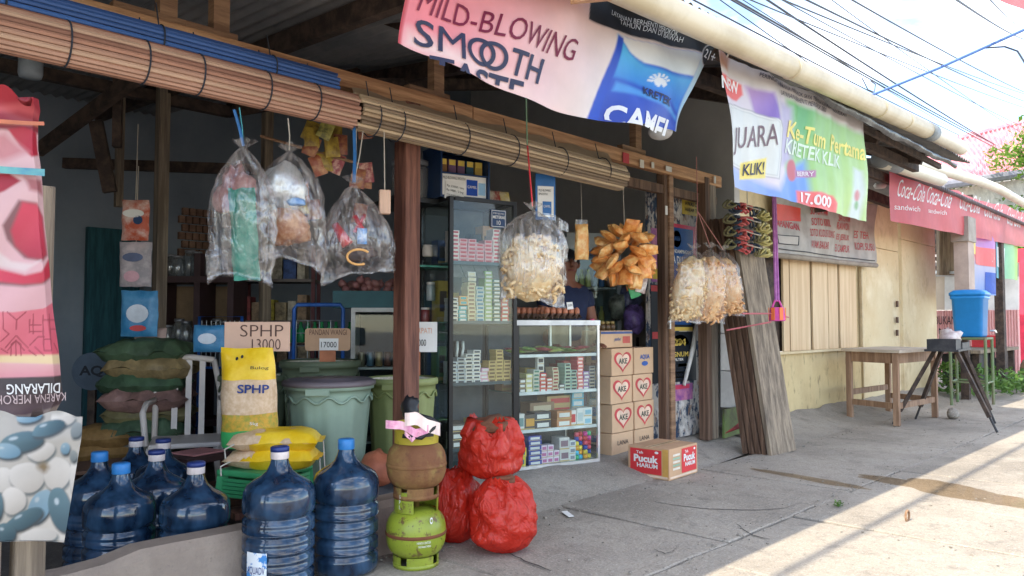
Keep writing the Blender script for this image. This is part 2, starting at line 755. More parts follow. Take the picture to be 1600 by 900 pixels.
zinc = M('old zinc roofing', (0.16, 0.165, 0.175), 0.6, scale=2, bump=0.2, c2=(0.26, 0.25, 0.25), metal=0.1)
ply = M('dark ceiling board', (0.045, 0.047, 0.05), 0.8, scale=1.2, bump=0.1, c2=(0.09, 0.088, 0.085))
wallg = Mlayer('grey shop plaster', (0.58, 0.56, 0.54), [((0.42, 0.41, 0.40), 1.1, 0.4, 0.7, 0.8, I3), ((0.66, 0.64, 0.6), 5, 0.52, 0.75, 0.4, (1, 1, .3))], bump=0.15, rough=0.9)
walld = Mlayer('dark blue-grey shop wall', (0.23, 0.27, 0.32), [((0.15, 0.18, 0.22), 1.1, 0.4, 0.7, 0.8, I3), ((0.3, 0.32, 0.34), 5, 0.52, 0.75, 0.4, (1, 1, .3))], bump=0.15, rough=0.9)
pvc = M('yellowed PVC pipe', (0.50, 0.41, 0.26), 0.5, scale=3, bump=0.05, c2=(0.62, 0.53, 0.37))
pvc_w = M('pale PVC pipe', (0.56, 0.52, 0.42), 0.45, scale=3, c2=(0.66, 0.62, 0.52))
grey_r = M('grey rubber joint', (0.2, 0.22, 0.23), 0.6)
black = M('black plastic', (0.012, 0.012, 0.014), 0.4)
black_f = M('black film', (0.018, 0.019, 0.022), 0.35, bump=0.5, bscale=20)
white = M('white paint', (0.74, 0.73, 0.70), 0.5, var=0.06)
paper = M('white paper', (0.78, 0.77, 0.74), 0.8, var=0.05)
ink = M('dark ink', (0.02, 0.02, 0.025), 0.7)
card = M('cardboard', S(196, 158, 124), 0.85, var=0.07, scale=5, bump=0.08)
string_w = M('pale string', (0.5, 0.45, 0.38), 0.9)

# ---------------------------------------------------------------- ground
mb = MB().add([(-60, -60, -.13), (140, -60, -.13), (140, 90, -.13), (-60, 90, -.13)], [(0, 1, 2, 3)])
tag(ob('ground', mb, conc), kind='structure')
mb = MB().add([(-60, -60, -.008), (140, -60, -.008), (140, -.5, -.008), (-60, -.5, -.008), (20.9, -.5, -.008), (140, -.5, -.008), (140, 2.93, -.008), (20.9, 2.93, -.008)], [(0, 1, 2, 3), (4, 5, 6, 7)])
tag(ob('road', mb, conc), kind='structure')
pav = ob('pavement', MB().add([(-2.1, -.5, -.016), (21, -.5, -.016), (21, 2.93, -.016), (-2.1, 2.93, -.016)], [(0, 1, 2, 3)]), conc_dark)
tag(pav, kind='structure')


def slab(x0, y0, x1, y1, seed, zt=0.0, n=14, amp=0.007, sk=0.0):
    pts = []
    g = 0.006
    for (a, b) in (((x0 + g, y0 + g), (x1 - g, y0 + g)), ((x1 - g, y0 + g), (x1 - g + sk, y1 - g)), ((x1 - g + sk, y1 - g), (x0 + g + sk, y1 - g)), ((x0 + g + sk, y1 - g), (x0 + g, y0 + g))):
        for i in range(n):
            t = i / n
            p = V((a[0] + (b[0] - a[0]) * t, a[1] + (b[1] - a[1]) * t, 0))
            w = noise.noise_vector(p * 3.1 + V((seed, 0, 0))) * amp * 2 + noise.noise_vector(p * 15 + V((0, seed, 0))) * amp * .8
            pts.append((p.x + w.x, p.y + w.y))
    k = len(pts)
    m = MB()
    cx = sum(p[0] for p in pts) / k
    cy = sum(p[1] for p in pts) / k
    ins = [(p[0] + (cx - p[0]) * 0.012, p[1] + (cy - p[1]) * 0.012) for p in pts]
    m.add([(*p, -.02) for p in pts] + [(*p, zt - .005) for p in pts] + [(*p, zt) for p in ins],
          [(i, (i + 1) % k, k + (i + 1) % k, k + i) for i in range(k)] + [(k + i, k + (i + 1) % k, 2 * k + (i + 1) % k, 2 * k + i) for i in range(k)] + [[2 * k + i for i in range(k)]])
    return ob('paving_slab', m, conc, pav)


rx = random.Random(4)
for (ya, yb, xs) in ((1.85, 2.93, [-2, -1, .1, 1.2, 2.3, 3.42, 4.45, 4.98, 6.1, 7.2, 8.4, 9.5, 10.7, 12, 13.2, 14.5, 16, 17.5, 19, 21]),
                     (0.72, 1.85, [-2, -.9, .2, 1.3, 2.2, 3.1, 4.12, 4.93, 5.9, 7, 8.1, 9.3, 10.5, 11.6, 12.9, 14.2, 15.5, 17, 19, 21]),
                     (-.5, 0.72, [-2, -.5, .9, 2.0, 3.0, 4.0, 4.8, 6.0, 7.2, 8.4, 9.6, 10.8, 12.2, 13.6, 15, 17, 19, 21])):
    for a, b in zip(xs, xs[1:]):
        slab(a, ya, b, yb, rx.random() * 50, zt=rx.uniform(-.004, .003), sk=rx.uniform(-.03, .0))
# cracks: thin open fissures in the slabs, as on the worn concrete
crk = MB()
for path in ([(1020, 783), (1060, 790), (1095, 794), (1130, 796), (1180, 797), (1225, 794), (1258, 783)], [(1022, 858), (1040, 865), (1052, 860), (1060, 852)], [(1150, 818), (1175, 836), (1210, 844)], [(790, 862), (830, 880), (870, 895)]):
    pts = [G(x, y, .0035) for x, y in path]
    fine = []
    for a, b in zip(pts, pts[1:]):
        for i in range(5):
            q = a.lerp(b, i / 5)
            fine.append(q + noise.noise_vector(q * 40) * .012)
    for i, q in enumerate(fine):
        q.z = .0035
    k = len(fine)
    vs_ = []
    for i, q in enumerate(fine):
        w = .0045 * math.sin(math.pi * (i + .6) / (k + .6)) + .0012
        vs_ += [q + V((w, w * .3, 0)), q - V((w, w * .3, 0))]
    crk.add(vs_, [(2 * i, 2 * i + 1, 2 * i + 3, 2 * i + 2) for i in range(k - 1)])
ob('crack', crk, M('crack dirt', (0.05, 0.045, 0.04), 0.95), pav)
# grit and crumbs of mortar lying about, and leaf scraps in the joints
rg = random.Random(21)
gm_ = MB()
for i in range(520):
    x = rg.uniform(1.4, 12) if i % 3 else rg.uniform(2, 6)
    y = rg.choice((rg.uniform(.7, 2.9), 1.85 + rg.gauss(0, .05), 2.8 + rg.gauss(0, .06)))
    s_ = rg.uniform(.002, .0065) * (1.8 if rg.random() < .05 else 1)
    a_ = rg.uniform(0, 6)
    gm_.box((x, y, .002 + s_ * .3), (s_ * 2, s_ * 1.4, s_ * .9), rz=a_)
gm_.wob(.002, 300)
tag(ob('gravel', gm_, M('grit', (.3, .27, .23), .9, var=.4, scale=60)), 'scattered grit and mortar crumbs on the pavement', 'gravel', kind='stuff')
# puddle of brown water on the sunlit slab
pm = bpy.data.materials.new('muddy water')
pm.use_nodes = True
n_ = pm.node_tree
b_ = n_.nodes['Principled BSDF']
b_.inputs['Base Color'].default_value = (0.16, 0.12, 0.08, 1)
b_.inputs['Roughness'].default_value = 0.06
tr_ = n_.nodes.new('ShaderNodeBsdfTransparent')
tr_.inputs['Color'].default_value = (0.84, 0.77, 0.68, 1)
mx_ = n_.nodes.new('ShaderNodeMixShader')
mx_.inputs['Fac'].default_value = 0.14
n_.links.new(tr_.outputs[0], mx_.inputs[1])
n_.links.new(b_.outputs[0], mx_.inputs[2])
n_.links.new(mx_.outputs[0], n_.nodes['Material Output'].inputs['Surface'])


def puddle(c, a, b, rz, seed):
    pts = []
    for i in range(64):
        t = 2 * math.pi * i / 64
        k = 1 + .45 * noise.noise(V((math.cos(t) * 1.3, math.sin(t) * 1.3, seed))) + .2 * noise.noise(V((math.cos(t) * 5, math.sin(t) * 5, seed)))
        x, y = a * k * math.cos(t), b * k * math.sin(t)
        pts.append((c[0] + x * math.cos(rz) - y * math.sin(rz), c[1] + x * math.sin(rz) + y * math.cos(rz), .0045))
    return MB().add(pts, [list(range(64))])


pw = tag(ob('puddle', puddle((5.4, 1.35), .20, .55, R(-14), 2), pm), kind='structure')
pw = tag(ob('puddle', puddle((5.15, 2.2), .07, .42, R(-10), 5), pm), kind='structure')

# ---------------------------------------------------------------- raised threshold, shop floor
thr = MB()
seg = 40
for i in range(seg + 1):
    x = -2.2 + (2.5 + 2.2) * i / seg
    h = .232 + .006 * noise.noise(V((x * 3, 0, 0)))
    if .55 < x < 1.02:
        h -= .03 * min(1, (1.02 - x) / .06)
    y = 2.90 + .012 * noise.noise(V((x * 2, 3, 0)))
    thr.v += [V((x, y - .035, -.03)), V((x, y, h - .03)), V((x, y + .02, h)), V((x, y + .115, h + .002)), V((x, y + .125, -.13))]
for i in range(seg):
    for j in range(4):
        a = i * 5 + j
        thr.f.append([a, a + 5, a + 6, a + 1])
thr.f += [[0, 1, 2, 3, 4], [seg * 5 + j for j in (4, 3, 2, 1, 0)]]
thr.mi = [0] * len(thr.f)
tag(ob('kerb', thr, sillc), kind='structure')
fl = MB().box((2.5, 5.2, -.105), (9.8, 4.35, .03))
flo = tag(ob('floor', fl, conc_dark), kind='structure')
# plinth and ramp under the glass cases and the doorway
rp = MB()
prof = [(2.86, -.02), (2.98, .02), (3.12, .055), (3.23, .085), (3.27, .10), (4.2, .10), (4.2, -.1)]
NX = 60
for i in range(NX + 1):
    x = 2.5 + 4.0 * i / NX
    dy = 0.10 * max(0, (x - 4.2)) if x > 4.2 else 0
    for k, (y, z) in enumerate(prof):
        q = V((x, y + dy - max(0, 3.4 - x) * .03, z))
        if 0 < k < 5:
            w = noise.noise(q * 4) * .018 + noise.noise(q * 14) * .006
            q.z += w
            q.y += w * 1.4
        rp.v.append(q)
for i in range(NX):
    for j in range(len(prof) - 1):
        a = i * len(prof) + j
        rp.f.append([a, a + len(prof), a + len(prof) + 1, a + 1])
rp.f += [[j for j in range(len(prof))][::-1]]
rp.mi = [0] * len(rp.f)
tag(ob('threshold_slope', rp, conc, None, True), kind='structure')

# ---------------------------------------------------------------- the shop
YB, YE = 3.3, 2.0
shop = E('shop_building', 'open-fronted timber grocery shop under a dark lean-to roof', 'shop', (2.5, 3.3, 0))
# walls
# corrugated roof in panels, each a sheet of its own


def roofz(x, y):
    e = 2.575
    zb = 2.85 if x < 2.68 else (2.85 + (x - 2.68) * .517 if x < 5.6 else 4.36)
    t = (y - 1.96) / (7.3 - 1.96)
    return e + (zb + .02 - e) * t


bx = [-2.2, 2.68, 5.6, 6.6]
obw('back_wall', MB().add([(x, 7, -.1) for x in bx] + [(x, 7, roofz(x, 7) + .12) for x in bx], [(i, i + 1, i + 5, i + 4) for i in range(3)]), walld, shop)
for sx, ys in ((-2.25, 2.6), (6.55, 3.42)):
    obw('side_wall', MB().add([(sx + d, y, z) for d in (-.05, .05) for y, z in ((ys, -.1), (7.05, -.1), (7.05, roofz(sx, 7.05) + .06), (ys, roofz(sx, ys) + .06))],
                              [(0, 1, 2, 3), (7, 6, 5, 4), (0, 3, 7, 4), (1, 5, 6, 2), (3, 2, 6, 7)]), wallg, shop)
xs = [-2.4 + i * .78 for i in range(15)]
for i in range(14):
    x0, x1 = xs[i], min(xs[i + 1] + .05, 8.55)
    if x0 > 8.4:
        break

    def rf(u, v, x0=x0, x1=x1):
        x = x0 + (x1 - x0) * u
        y = 1.96 + 5.34 * v
        return V((x, y, roofz(x, y) + .05 + .012 * math.cos(u * 2 * math.pi * 10) + .004 * (i % 2)))
    obw('roof_sheet', MB().grid(rf, 60, 6, uv=False), zinc, shop, True)
# rafters, purlins
for x in (-1.4, -.2, 1.0, 2.2, 3.35, 4.5, 5.7, 6.9, 8.1):
    obw('rafter', MB().bar((x, 2.27, roofz(x, 2.27) - .035), (x, 7.0, roofz(x, 7) - .035), .06, .11), wood_dk, shop)
for y in (2.42, 4.3, 5.6):
    m = MB()
    for a, b in ((-2.3, 2.68), (2.68, 5.6), (5.6, 8.4)):
        m.bar((a, y, roofz(a, y) - .11), (b, y, roofz(b, y) - .11), .06, .08)
    obw('purlin', m, wood_dk, shop)
# diagonal brace and truss bits that show under the roof at the upper end
for a, b in ((D(60, 235, 5.2), D(215, 120, 4.6)), (D(185, 100, 4.9), D(183, 230, 4.9)), (D(100, 255, 6), D(400, 265, 6)), (D(150, 190, 5), D(172, 300, 5)), (D(560, 105, 5.6), D(250, 60, 4.6)), (D(520, 0, 4.6), D(640, 40, 4.2))):
    obw('brace', MB().bar(a, b, .05, .08), wood_dk, shop)
# front beam with blocks and posts
bm_ = obw('beam', MB().bar((-2.2, YB, 2.285), (3.05, YB, 2.285), .07, .085), wood_x, shop)
bev(bm_)
bm_ = obw('beam', MB().bar((3.06, YB + .005, 2.278), (6.02, YB + .02, 2.272), .07, .095), wood_x, shop)
bev(bm_)
obw('header', MB().bar((4.42, YB + .05, 2.11), (6.02, YB + .06, 2.11), .05, .07), wood_br, shop)
for px, z0 in ((345, 2.33), (262, 2.33), (685, 2.34), (995, 2.33)):
    q = P(px, 40, YB + .06)
    obw('upright', MB().box((q.x, q.y + .02, z0 + .12 + .1), (.075, .06, .44)), wood, shop)
    obw('block', MB().box((q.x - .08, q.y + .0, 2.355), (.3, .05, .05)), wood, shop)
post = obw('post', MB().box((P(635, 500, YB).x, YB, 1.10), (.102, .105, 2.30)), wood_red, shop)
bev(post, .006)
p2 = P(1040, 500, YB + .06)
for dx, w, mt in ((-.035, .045, wood_br), (.022, .062, wood)):
    bev(obw('post', MB().box((p2.x + dx, p2.y - (.015 if dx > 0 else 0), 1.18), (w, .075, 2.16)), mt, shop), .004)
p3 = P(1108, 500, YB + .02)
for dx, w, mt in ((-.075, .075, wood_br), (.035, .10, wood_gr)):
    bev(obw('post', MB().box((p3.x + dx, p3.y + .01 * (dx > 0), 1.18), (w, .085, 2.2)), mt, shop), .004)
# inner posts
for (px, z, w, y0, y1) in ((250, 5.4, .075, -.09, 2.9), (183, 5.6, .05, 1.9, 2.75), (415, 6.2, .07, -.09, 2.8)):
    q = D(px, 400, z)
    obw('post', MB().box((q.x, q.y, (y0 + y1) / 2), (w, w, y1 - y0)), wood_gr, shop)
# stickers on the beam
for (px, py, w, h, c) in ((978, 247, .075, .075, (.5, .04, .05)), (1003, 256, .05, .06, (.62, .58, .5)), (1020, 258, .035, .045, (.6, .57, .5)), (1045, 264, .08, .04, (.66, .63, .58)), (1117, 281, .03, .06, (.5, .5, .46))):
    q = P(px, py, YB - .034)
    obw('sticker', MB().box((q.x, q.y, q.z), (w, .004, h)), M('sticker%d' % px, c, .6), shop)
q = P(1038, 328, YB + .06 - .055)
obw('sticker', MB().box((q.x + .03, q.y, q.z), (.03, .004, .07)), paper, shop)
# eave: fascia, gutter pipe with couplings, rag of black tarpaulin under it
obw('fascia', MB().bar((-2.3, YE + .2, 2.615), (8.4, YE + .2, 2.605), .03, .05), wood_dk, shop)
g0, g1, g2 = P(560, -207, YE - .09), P(1450, 205, YE - .09), P(1502, 232, YE - .09)
gut = obw('gutter_pipe', MB().tube([g0 - (g1 - g0) * .35, g0, g1], .066, 18), pvc, shop, True)
m = MB().tube([g1, g2], .061, 18, cap=False)
m.tube([g1, g2], .054, 18, cap=False)
obw('gutter_end', m, pvc_w, shop, True)
obw('coupling', MB().tube([g1 - (g1 - g0).normalized() * .05, g1 + (g1 - g0).normalized() * .12], .071, 18), grey_r, gut, True)
for px, py in ((1235, 105), (1372, 170), (1413, 190)):
    q = P(px, py, YE - .09)
    t = ((q - g0).dot(g1 - g0)) / (g1 - g0).length_squared
    q = g0.lerp(g1, t)
    dd = (g1 - g0).normalized()
    obw('coupling', MB().tube([q - dd * .012, q + dd * .012], .070, 18), pvc, gut, True)


def tarp(u, v):
    x = 2.0 + 6.0 * u
    z = 2.62 - .06 - v * (.05 + .05 * noise.noise(V((x * 2, 1, 0)))) - (.02 * v if x > 4 else 0)
    return V((x, YE - .005 - .05 * math.sin(v * 2.6) + .02 * noise.noise(V((x * 5, v * 2, 0))), z))


obw('tarpaulin_strip', MB().grid(tarp, 90, 5), black_f, shop, True)
# brown plank above the banner, seen along the top edge
obw('eave_plank', MB().bar(P(925, -6, 1.9), P(1050, -16, 1.9), .05, .04, ext=.12), wood_x, shop)
# door leaf with peeled paint and posted bills
peel = Mlayer('peeling blue and white paint', S(186, 180, 172), [(S(30, 56, 84), 9, .5, .56, .95, (1.6, 1.6, .8)), (S(150, 120, 100), 16, .56, .64, .8, (2, 2, .7)), (S(226, 220, 214), 5, .55, .62, .7, I3)], bump=.6, bscale=40)
dq0, dq1 = P(1052, 600, YB + .16), P(1090, 600, YB + .16)
door = obw('door', MB().box(((dq0.x + dq1.x) / 2 - .03, YB + .18, 1.13), (dq1.x - dq0.x + .16, .035, 2.05)), peel, shop)
obw('door', MB().box((P(1031, 600, YB + .2).x - .02, YB + .22, 1.13), (.24, .03, 2.05)), peel, shop)
obw('latch', MB().box(P(1046, 505, YB + .01), (.02, .02, .09)), M('bare steel', (.5, .5, .5), .35, metal=.9), door)
# grey panel beside the doorway
for k, (y0, y1) in enumerate(((400, 520), (521, 578), (579, 636))):
    a, b = P(1128, y0, YB + .02), P(1168, y1, YB + .02)
    obw('panel', MB().add([P(1126, y0, YB + .05), P(1172, y0 + 6, YB + .05), P(1172, y1 + 3, YB + .05), P(1126, y1, YB + .05)], [(0, 3, 2, 1)]), M('grey wall panel', S(176, 172, 166), .8, scale=3, c2=S(206, 202, 194)), shop)
# pale interior doorway, curtain, brick patch far inside
obw('doorway', MB().box(V((D(133, 450, 7).x, 6.96, .9)), (.42, .06, 1.9)), M('teal door curtain', S(24, 64, 74), .8, scale=5, stretch=(6, 6, .6), c2=S(40, 88, 96)), shop)
bk = M('brown wall brick', S(120, 92, 78), .9, scale=9, c2=S(150, 118, 100), bump=.3)
q0, q1 = P(277, 400, 6.98), P(332, 322, 6.98)
bwid = (q1.x - q0.x) / 5
rows = int((q1.z - q0.z) / .075)
first = None
for j in range(rows):
    for i in range(5):
        x = q0.x + bwid * (i + (.5 if j % 2 else 0))
        c = (x + bwid / 2 - 2.5, 6.985 - 3.3, q0.z + .075 * (j + .5))
        if first is None:
            first = bev(ob('brick', MB().box((0, 0, 0), (bwid - .012, .05, .064)), bk, shop, loc=c), .004)
        else:
            o = dup(first, loc=c)

# ---------------------------------------------------------------- the neighbouring yellow kiosk
yel = Mlayer('yellow painted ply', S(216, 198, 160), [(S(196, 168, 122), 1.4, .42, .7, .6, I3), (S(166, 142, 110), 3, .56, .74, .7, (1, 1, .6)), (S(110, 92, 72), 18, .62, .74, .6, (1.5, 1.5, .5)), (S(232, 218, 186), 2.2, .55, .7, .6, I3)], bump=.12, rough=.75)
yel2 = Mlayer('yellow weathered plaster', S(212, 192, 146), [(S(178, 152, 112), 2.2, .42, .68, .6, (1, 1, .7)), (S(120, 100, 78), 9, .56, .70, .75, (1.4, 1.4, .5)), (S(220, 200, 156), 5, .56, .74, .5, I3)], bump=.3, rough=.85)
YK = 3.5
kio = E('yellow_kiosk', 'closed pale yellow plywood kiosk with plank shutters', 'kiosk', (9.6, 3.5, 0))


def kx(px, py=500, Y=YK):
    return P(px, py, Y).x


x0, x1, x2, x3 = 6.605, kx(1345), kx(1407), kx(1461)
zs = P(1300, 545, YK).z
zt_ = 2.62
obw('lower_wall', MB().box(((x0 + x1) / 2, YK + .05, zs / 2 - .04), (x1 - x0, .10, zs + .04)), yel2, kio)
obw('upper_wall', MB().box(((x0 + x1) / 2, YK + .05, (1.78 + zt_) / 2), (x1 - x0, .1, zt_ - 1.78)), yel, kio)
obw('end_wall', MB().box(((x0 + .06), YK + 1.2, 1.3), (.1, 2.3, 2.6)), yel, kio)
obw('end_wall', MB().box((x3 - .05, YK + 1.2, 1.3), (.1, 2.3, 2.6)), yel, kio)
cols = [1226, 1238, 1272, 1298, 1315, 1343]
for a, b, dy in zip(cols, cols[1:], (.0, .01, .0, .012, .004)):
    xa, xb = kx(a) + .02, kx(b) - .025
    bev(obw('shutter_plank', MB().box(((xa + xb) / 2, YK + .03 + dy, (zs + 1.8) / 2), (xb - xa, .025, 1.8 - zs)), M('shutter plank paint', S(206, 176, 138), .75, scale=2.5, stretch=(6, 6, .4), c2=S(224, 198, 160), bump=.1), kio), .003)
obw('shutter_recess', MB().box(((x0 + x1) / 2, YK + .085, (zs + 1.8) / 2), (x1 - x0, .02, 1.8 - zs)), wood_dk, kio)
obw('sill', MB().box(((x0 + x1) / 2, YK - .015, zs - .012), (x1 - x0, .06, .024)), yel, kio)
for k, (a, b) in enumerate(((1346, 1406), (1408, 1461))):
    xa, xb = kx(a), kx(b)
    for (z0, z1) in ((.0, P(a, 383 - k * 8, YK).z), (P(a, 383 - k * 8, YK).z + .008, zt_ - (.14 if k else .0))):
        bev(obw('wall_panel', MB().box(((xa + xb) / 2, YK + .02 - .025 * k, (z0 + z1) / 2), (xb - xa, .04, z1 - z0)), yel, kio), .003)
obw('edge_batten', MB().box((kx(1345), YK - .01, 1.2), (.03, .03, 2.4)), M('batten', S(196, 176, 140), .7), kio)
for py in (475, 500, 520):
    q = P(1402, py, YK - .03)
    obw('door_hasp', MB().box((q.x, q.y, q.z), (.05, .02, .08)), M('rusty iron', S(96, 70, 54), .7, c2=S(60, 46, 40)), kio)
# its roof: corrugated sheet edge, eave timber, gutter and downpipe


def krf(u, v):
    x = 8.3 + (17.2 - 8.3) * u
    y = 2.75 + 3.2 * v
    return V((x, y, 2.74 + .5 * v + .02 * math.cos(u * 2 * math.pi * 110)))


obw('roof_sheet', MB().grid(krf, 880, 3, uv=False), zinc, kio, True)
obw('eave_timber', MB().bar((8.2, 2.9, 2.66), (17, 2.9, 2.66), .05, .1), wood_dk, kio)
obw('dark_gable', MB().add([(8.25, 2.9, 2.25), (8.25, 5.5, 2.25), (8.25, 5.5, 3.2), (8.25, 2.9, 2.75)], [(0, 1, 2, 3)]), wood_dk, kio)
YG = 2.72
pts = [P(x, y, YG) for x, y in ((1392, 250), (1440, 258), (1490, 272), (1530, 283), (1560, 295), (1600, 318), (1660, 352))]
obw('gutter_pipe', MB().tube(pts, .065, 16), pvc_w, kio, True)
obw('gutter_pipe', MB().tube([P(1378, 252, YG - .13), P(1402, 258, YG - .13), P(1470, 281, YG - .13)], .075, 16), pvc_w, kio, True)
obw('elbow', MB().tube([P(1374, 248, YG - .13), P(1402, 258, YG - .13)], .085, 16), grey_r, kio, True)
# dark second-storey timber and eave between the two roofs
for k, (a, b) in enumerate((((1352, 180), (1400, 235)), ((1350, 212), (1398, 250)), ((1352, 255), (1392, 262)), ((1345, 300), (1392, 318)))):
    obw('eave_timber', MB().bar(P(*a, 3.3), P(*b, 3.3), .07, .12), wood_dk, kio)
ks = P(1375, 292, 3.2)
obw('wall_lamp', MB().lathe([(.0, -.02), (.06, -.015), (.075, .02), (.05, .05), (.0, .055)], ks, 16), white, kio, True)

import numpy as np


def proj(p):
    d = p - CO
    z = d.dot(FW)
    return 800 + FPX * d.dot(RT) / z, 450 - FPX * d.dot(UP) / z


def cover(pts, X, Y, soft):
    """how far each point lies inside a printed shape, 0 to 1, with a soft ink edge"""
    a = np.array(pts, float)
    b = np.roll(a, -1, 0)
    ins = np.zeros(X.shape, bool)
    dm = np.full(X.shape, 1e9)
    for (x0, y0), (x1, y1) in zip(a, b):
        c_ = ((y0 > Y) != (y1 > Y)) & (X < (x1 - x0) * (Y - y0) / ((y1 - y0) or 1e-9) + x0)
        ins ^= c_
        dx, dy = x1 - x0, y1 - y0
        t = np.clip(((X - x0) * dx + (Y - y0) * dy) / (dx * dx + dy * dy + 1e-9), 0, 1)
        dm = np.minimum(dm, np.hypot(X - x0 - t * dx, Y - y0 - t * dy))
    return np.clip(.5 + np.where(ins, dm, -dm) / soft, 0, 1)


def grad(c0, c1, p0, p1):
    return ('g', c0, c1, p0, p1)


def inked(layers, X, Y):
    C = np.zeros(X.shape + (3,))
    for pts, c_, soft in layers:
        if c_[0] == 'g':
            _, c0, c1, p0, p1 = c_
            dx, dy = p1[0] - p0[0], p1[1] - p0[1]
            t = np.clip(((X - p0[0]) * dx + (Y - p0[1]) * dy) / (dx * dx + dy * dy), 0, 1)[..., None]
            cc = np.array(c0) * (1 - t) + np.array(c1) * t
        else:
            cc = np.broadcast_to(np.array(c_), C.shape)
        a = 1.0 if pts is None else cover(pts, X, Y, soft)[..., None]
        C = C * (1 - a) + cc * a
    return C


def inkmat(name, trans=.3, rough=.45, var=.12, tone=1.0):
    m = Mgrad(name, [(0, (1, 1, 1)), (1, (1, 1, 1))], trans=trans, rough=rough, var=var)
    n = m.node_tree
    at = n.nodes.new('ShaderNodeAttribute')
    at.attribute_name = 'ink'
    mx = [x for x in n.nodes if x.bl_idname == 'ShaderNodeMixRGB'][0]
    mu = n.nodes.new('ShaderNodeMixRGB')
    mu.blend_type = 'MULTIPLY'
    mu.inputs['Fac'].default_value = 1
    mu.inputs['Color2'].default_value = (tone, tone * .97, tone * .95, 1)
    n.links.new(at.outputs['Color'], mu.inputs['Color1'])
    n.links.new(mu.outputs['Color'], mx.inputs['Color1'])
    return m


def ink_sheet(parent, fn, flat, nu, nv, layers, mat, name='sheet'):
    """fn(u,v): the folded cloth; flat(u,v): where that point of the print lies before folding"""
    mb_ = MB().grid(fn, nu, nv)
    pp = [proj(flat(i / nu, j / nv)) for j in range(nv + 1) for i in range(nu + 1)]
    a = np.array(pp)
    C = inked(layers, a[:, 0], a[:, 1])
    o = obw(name, mb_, mat, parent, True)
    at = o.data.color_attributes.new('ink', 'FLOAT_COLOR', 'POINT')
    at.data.foreach_set('color', np.concatenate([C, np.ones((len(C), 1))], 1).astype(np.float32).ravel())
    return o


def ring(x, y, a, b, rot=0, n=24, wob=0, sd=0):
    o = []
    for i in range(n):
        t = 2 * math.pi * i / n
        k = 1 + wob * noise.noise(V((math.cos(t), math.sin(t), sd)))
        u_, v_ = a * k * math.cos(t), b * k * math.sin(t)
        o.append((x + u_ * math.cos(R(rot)) - v_ * math.sin(R(rot)), y + u_ * math.sin(R(rot)) + v_ * math.cos(R(rot))))
    return o

# ---------------------------------------------------------------- banners


def px_fn(s):
    return lambda x, y, e=0.0: s.at(P(x, y, s.Y0).x, P(x, y, s.Y0).z, e)


def banner(name, label, sheet, corners, mat, nu=60, nv=24, edge=None, cat='banner', ink=None):
    fn = sheet.quad(*corners)
    e = E(name, label, cat, fn(.5, 0))

    def g(u, v):
        p = fn(u, v, 0)
        if edge:
            d = edge(u, v)
            p = sheet.at(p.x, p.z + d.z, -d.y)
        return p
    if ink:
        ink_sheet(e, g, lambda u, v: V((g(u, v).x, sheet.Y0, g(u, v).z)), nu, nv, ink, mat)
    else:
        obw('sheet', MB().grid(g, nu, nv), mat, e, True)
    return e


def btext(bn, sheet, s, bl, br, tr, tl, mat, **k):
    k['e'] = .0045
    k.setdefault('lim', .25)
    return wtext(bn, s, sheet.quad(bl, br, tr, tl), 0, 0, 1, 1, mat, **k)


def bshape(bn, sheet, pts, mat, lim=7, **k):
    k['e'] = k.get('e', .002) * 1.5 + .003
    return wshape(bn, pts, px_fn(sheet), mat, lim=lim, **k)


def vin(name, c, tr=.35, **k):
    return M(name, c, .5, trans=tr, var=.08, bump=.12, bscale=9, **k)


# pink to blue cigarette advertisement under the eave
s1 = Sheet(2.12, lambda X, Z: .022 * math.sin(X * 3.1 + Z * 4) + .016 * math.sin(X * 7.3 - Z * 6 + 1) + .008 * math.sin(X * 17 + Z * 5) + .010 * math.sin((X - Z * 1.3) * 11))
pk1, pk2, pk3 = S(248, 140, 152), S(250, 190, 192), S(238, 226, 222)
L1 = [(None, grad(pk1, pk3, (690, 20), (930, 150)), 1), ([(640, 66), (700, 96), (800, 150), (900, 190), (800, 120), (700, 62), (650, 40)], S(250, 216, 212), 26),
      ([(600, 70), (638, 70), (664, -170), (600, -170)], S(206, 70, 80), 3),
      ([(966, 54), (1100, 84), (1060, 230), (915, 215)], grad(S(46, 96, 214), S(40, 70, 176), (1010, 110), (980, 200)), 2),
      ([(966, 54), (985, 82), (1012, 102), (1050, 116), (1090, 122), (1070, 172), (1030, 148), (990, 132), (956, 120)], grad(S(90, 190, 244), S(56, 130, 226), (1010, 90), (1000, 145)), 8),
      ([(960, 128), (990, 140), (1030, 156), (1066, 180), (1064, 186), (1028, 164), (986, 150), (955, 142)], S(84, 160, 236), 6),
      ([(966, 54), (1100, 84), (1089, 118), (1050, 111), (1010, 97), (985, 80)], grad(S(240, 240, 240), S(214, 226, 234), (1000, 70), (1060, 115)), 3),
      ([(966, 54), (975, 60), (930, 200), (912, 200)], S(34, 78, 196), 3),
      ([(1100, 84), (1130, 96), (1122, 150), (1096, 200), (1058, 215)], grad(S(196, 226, 242), S(150, 200, 232), (1090, 110), (1100, 180)), 3),
      ([(1104, 108), (1116, 114), (1108, 160), (1088, 178)], S(120, 184, 226), 5),
      ([(1078, 170), (1100, 160), (1096, 200), (1058, 215)], S(206, 196, 186), 8),
      ([(655, -170), (920, -24), (920, 30), (960, 46), (1098, 82), (1126, 98), (1130, 50), (1000, -10), (900, -70)], S(30, 30, 34), 2),
      (ring(1111, 86, 13, 17), S(230, 230, 230), 1.5), (ring(1111, 86, 11.5, 15.5), S(24, 24, 28), 1.5)]
L1 += [([(760 - 0, 0)] + [(0, 0)] * 2, S(0, 0, 0), 1)][:0]
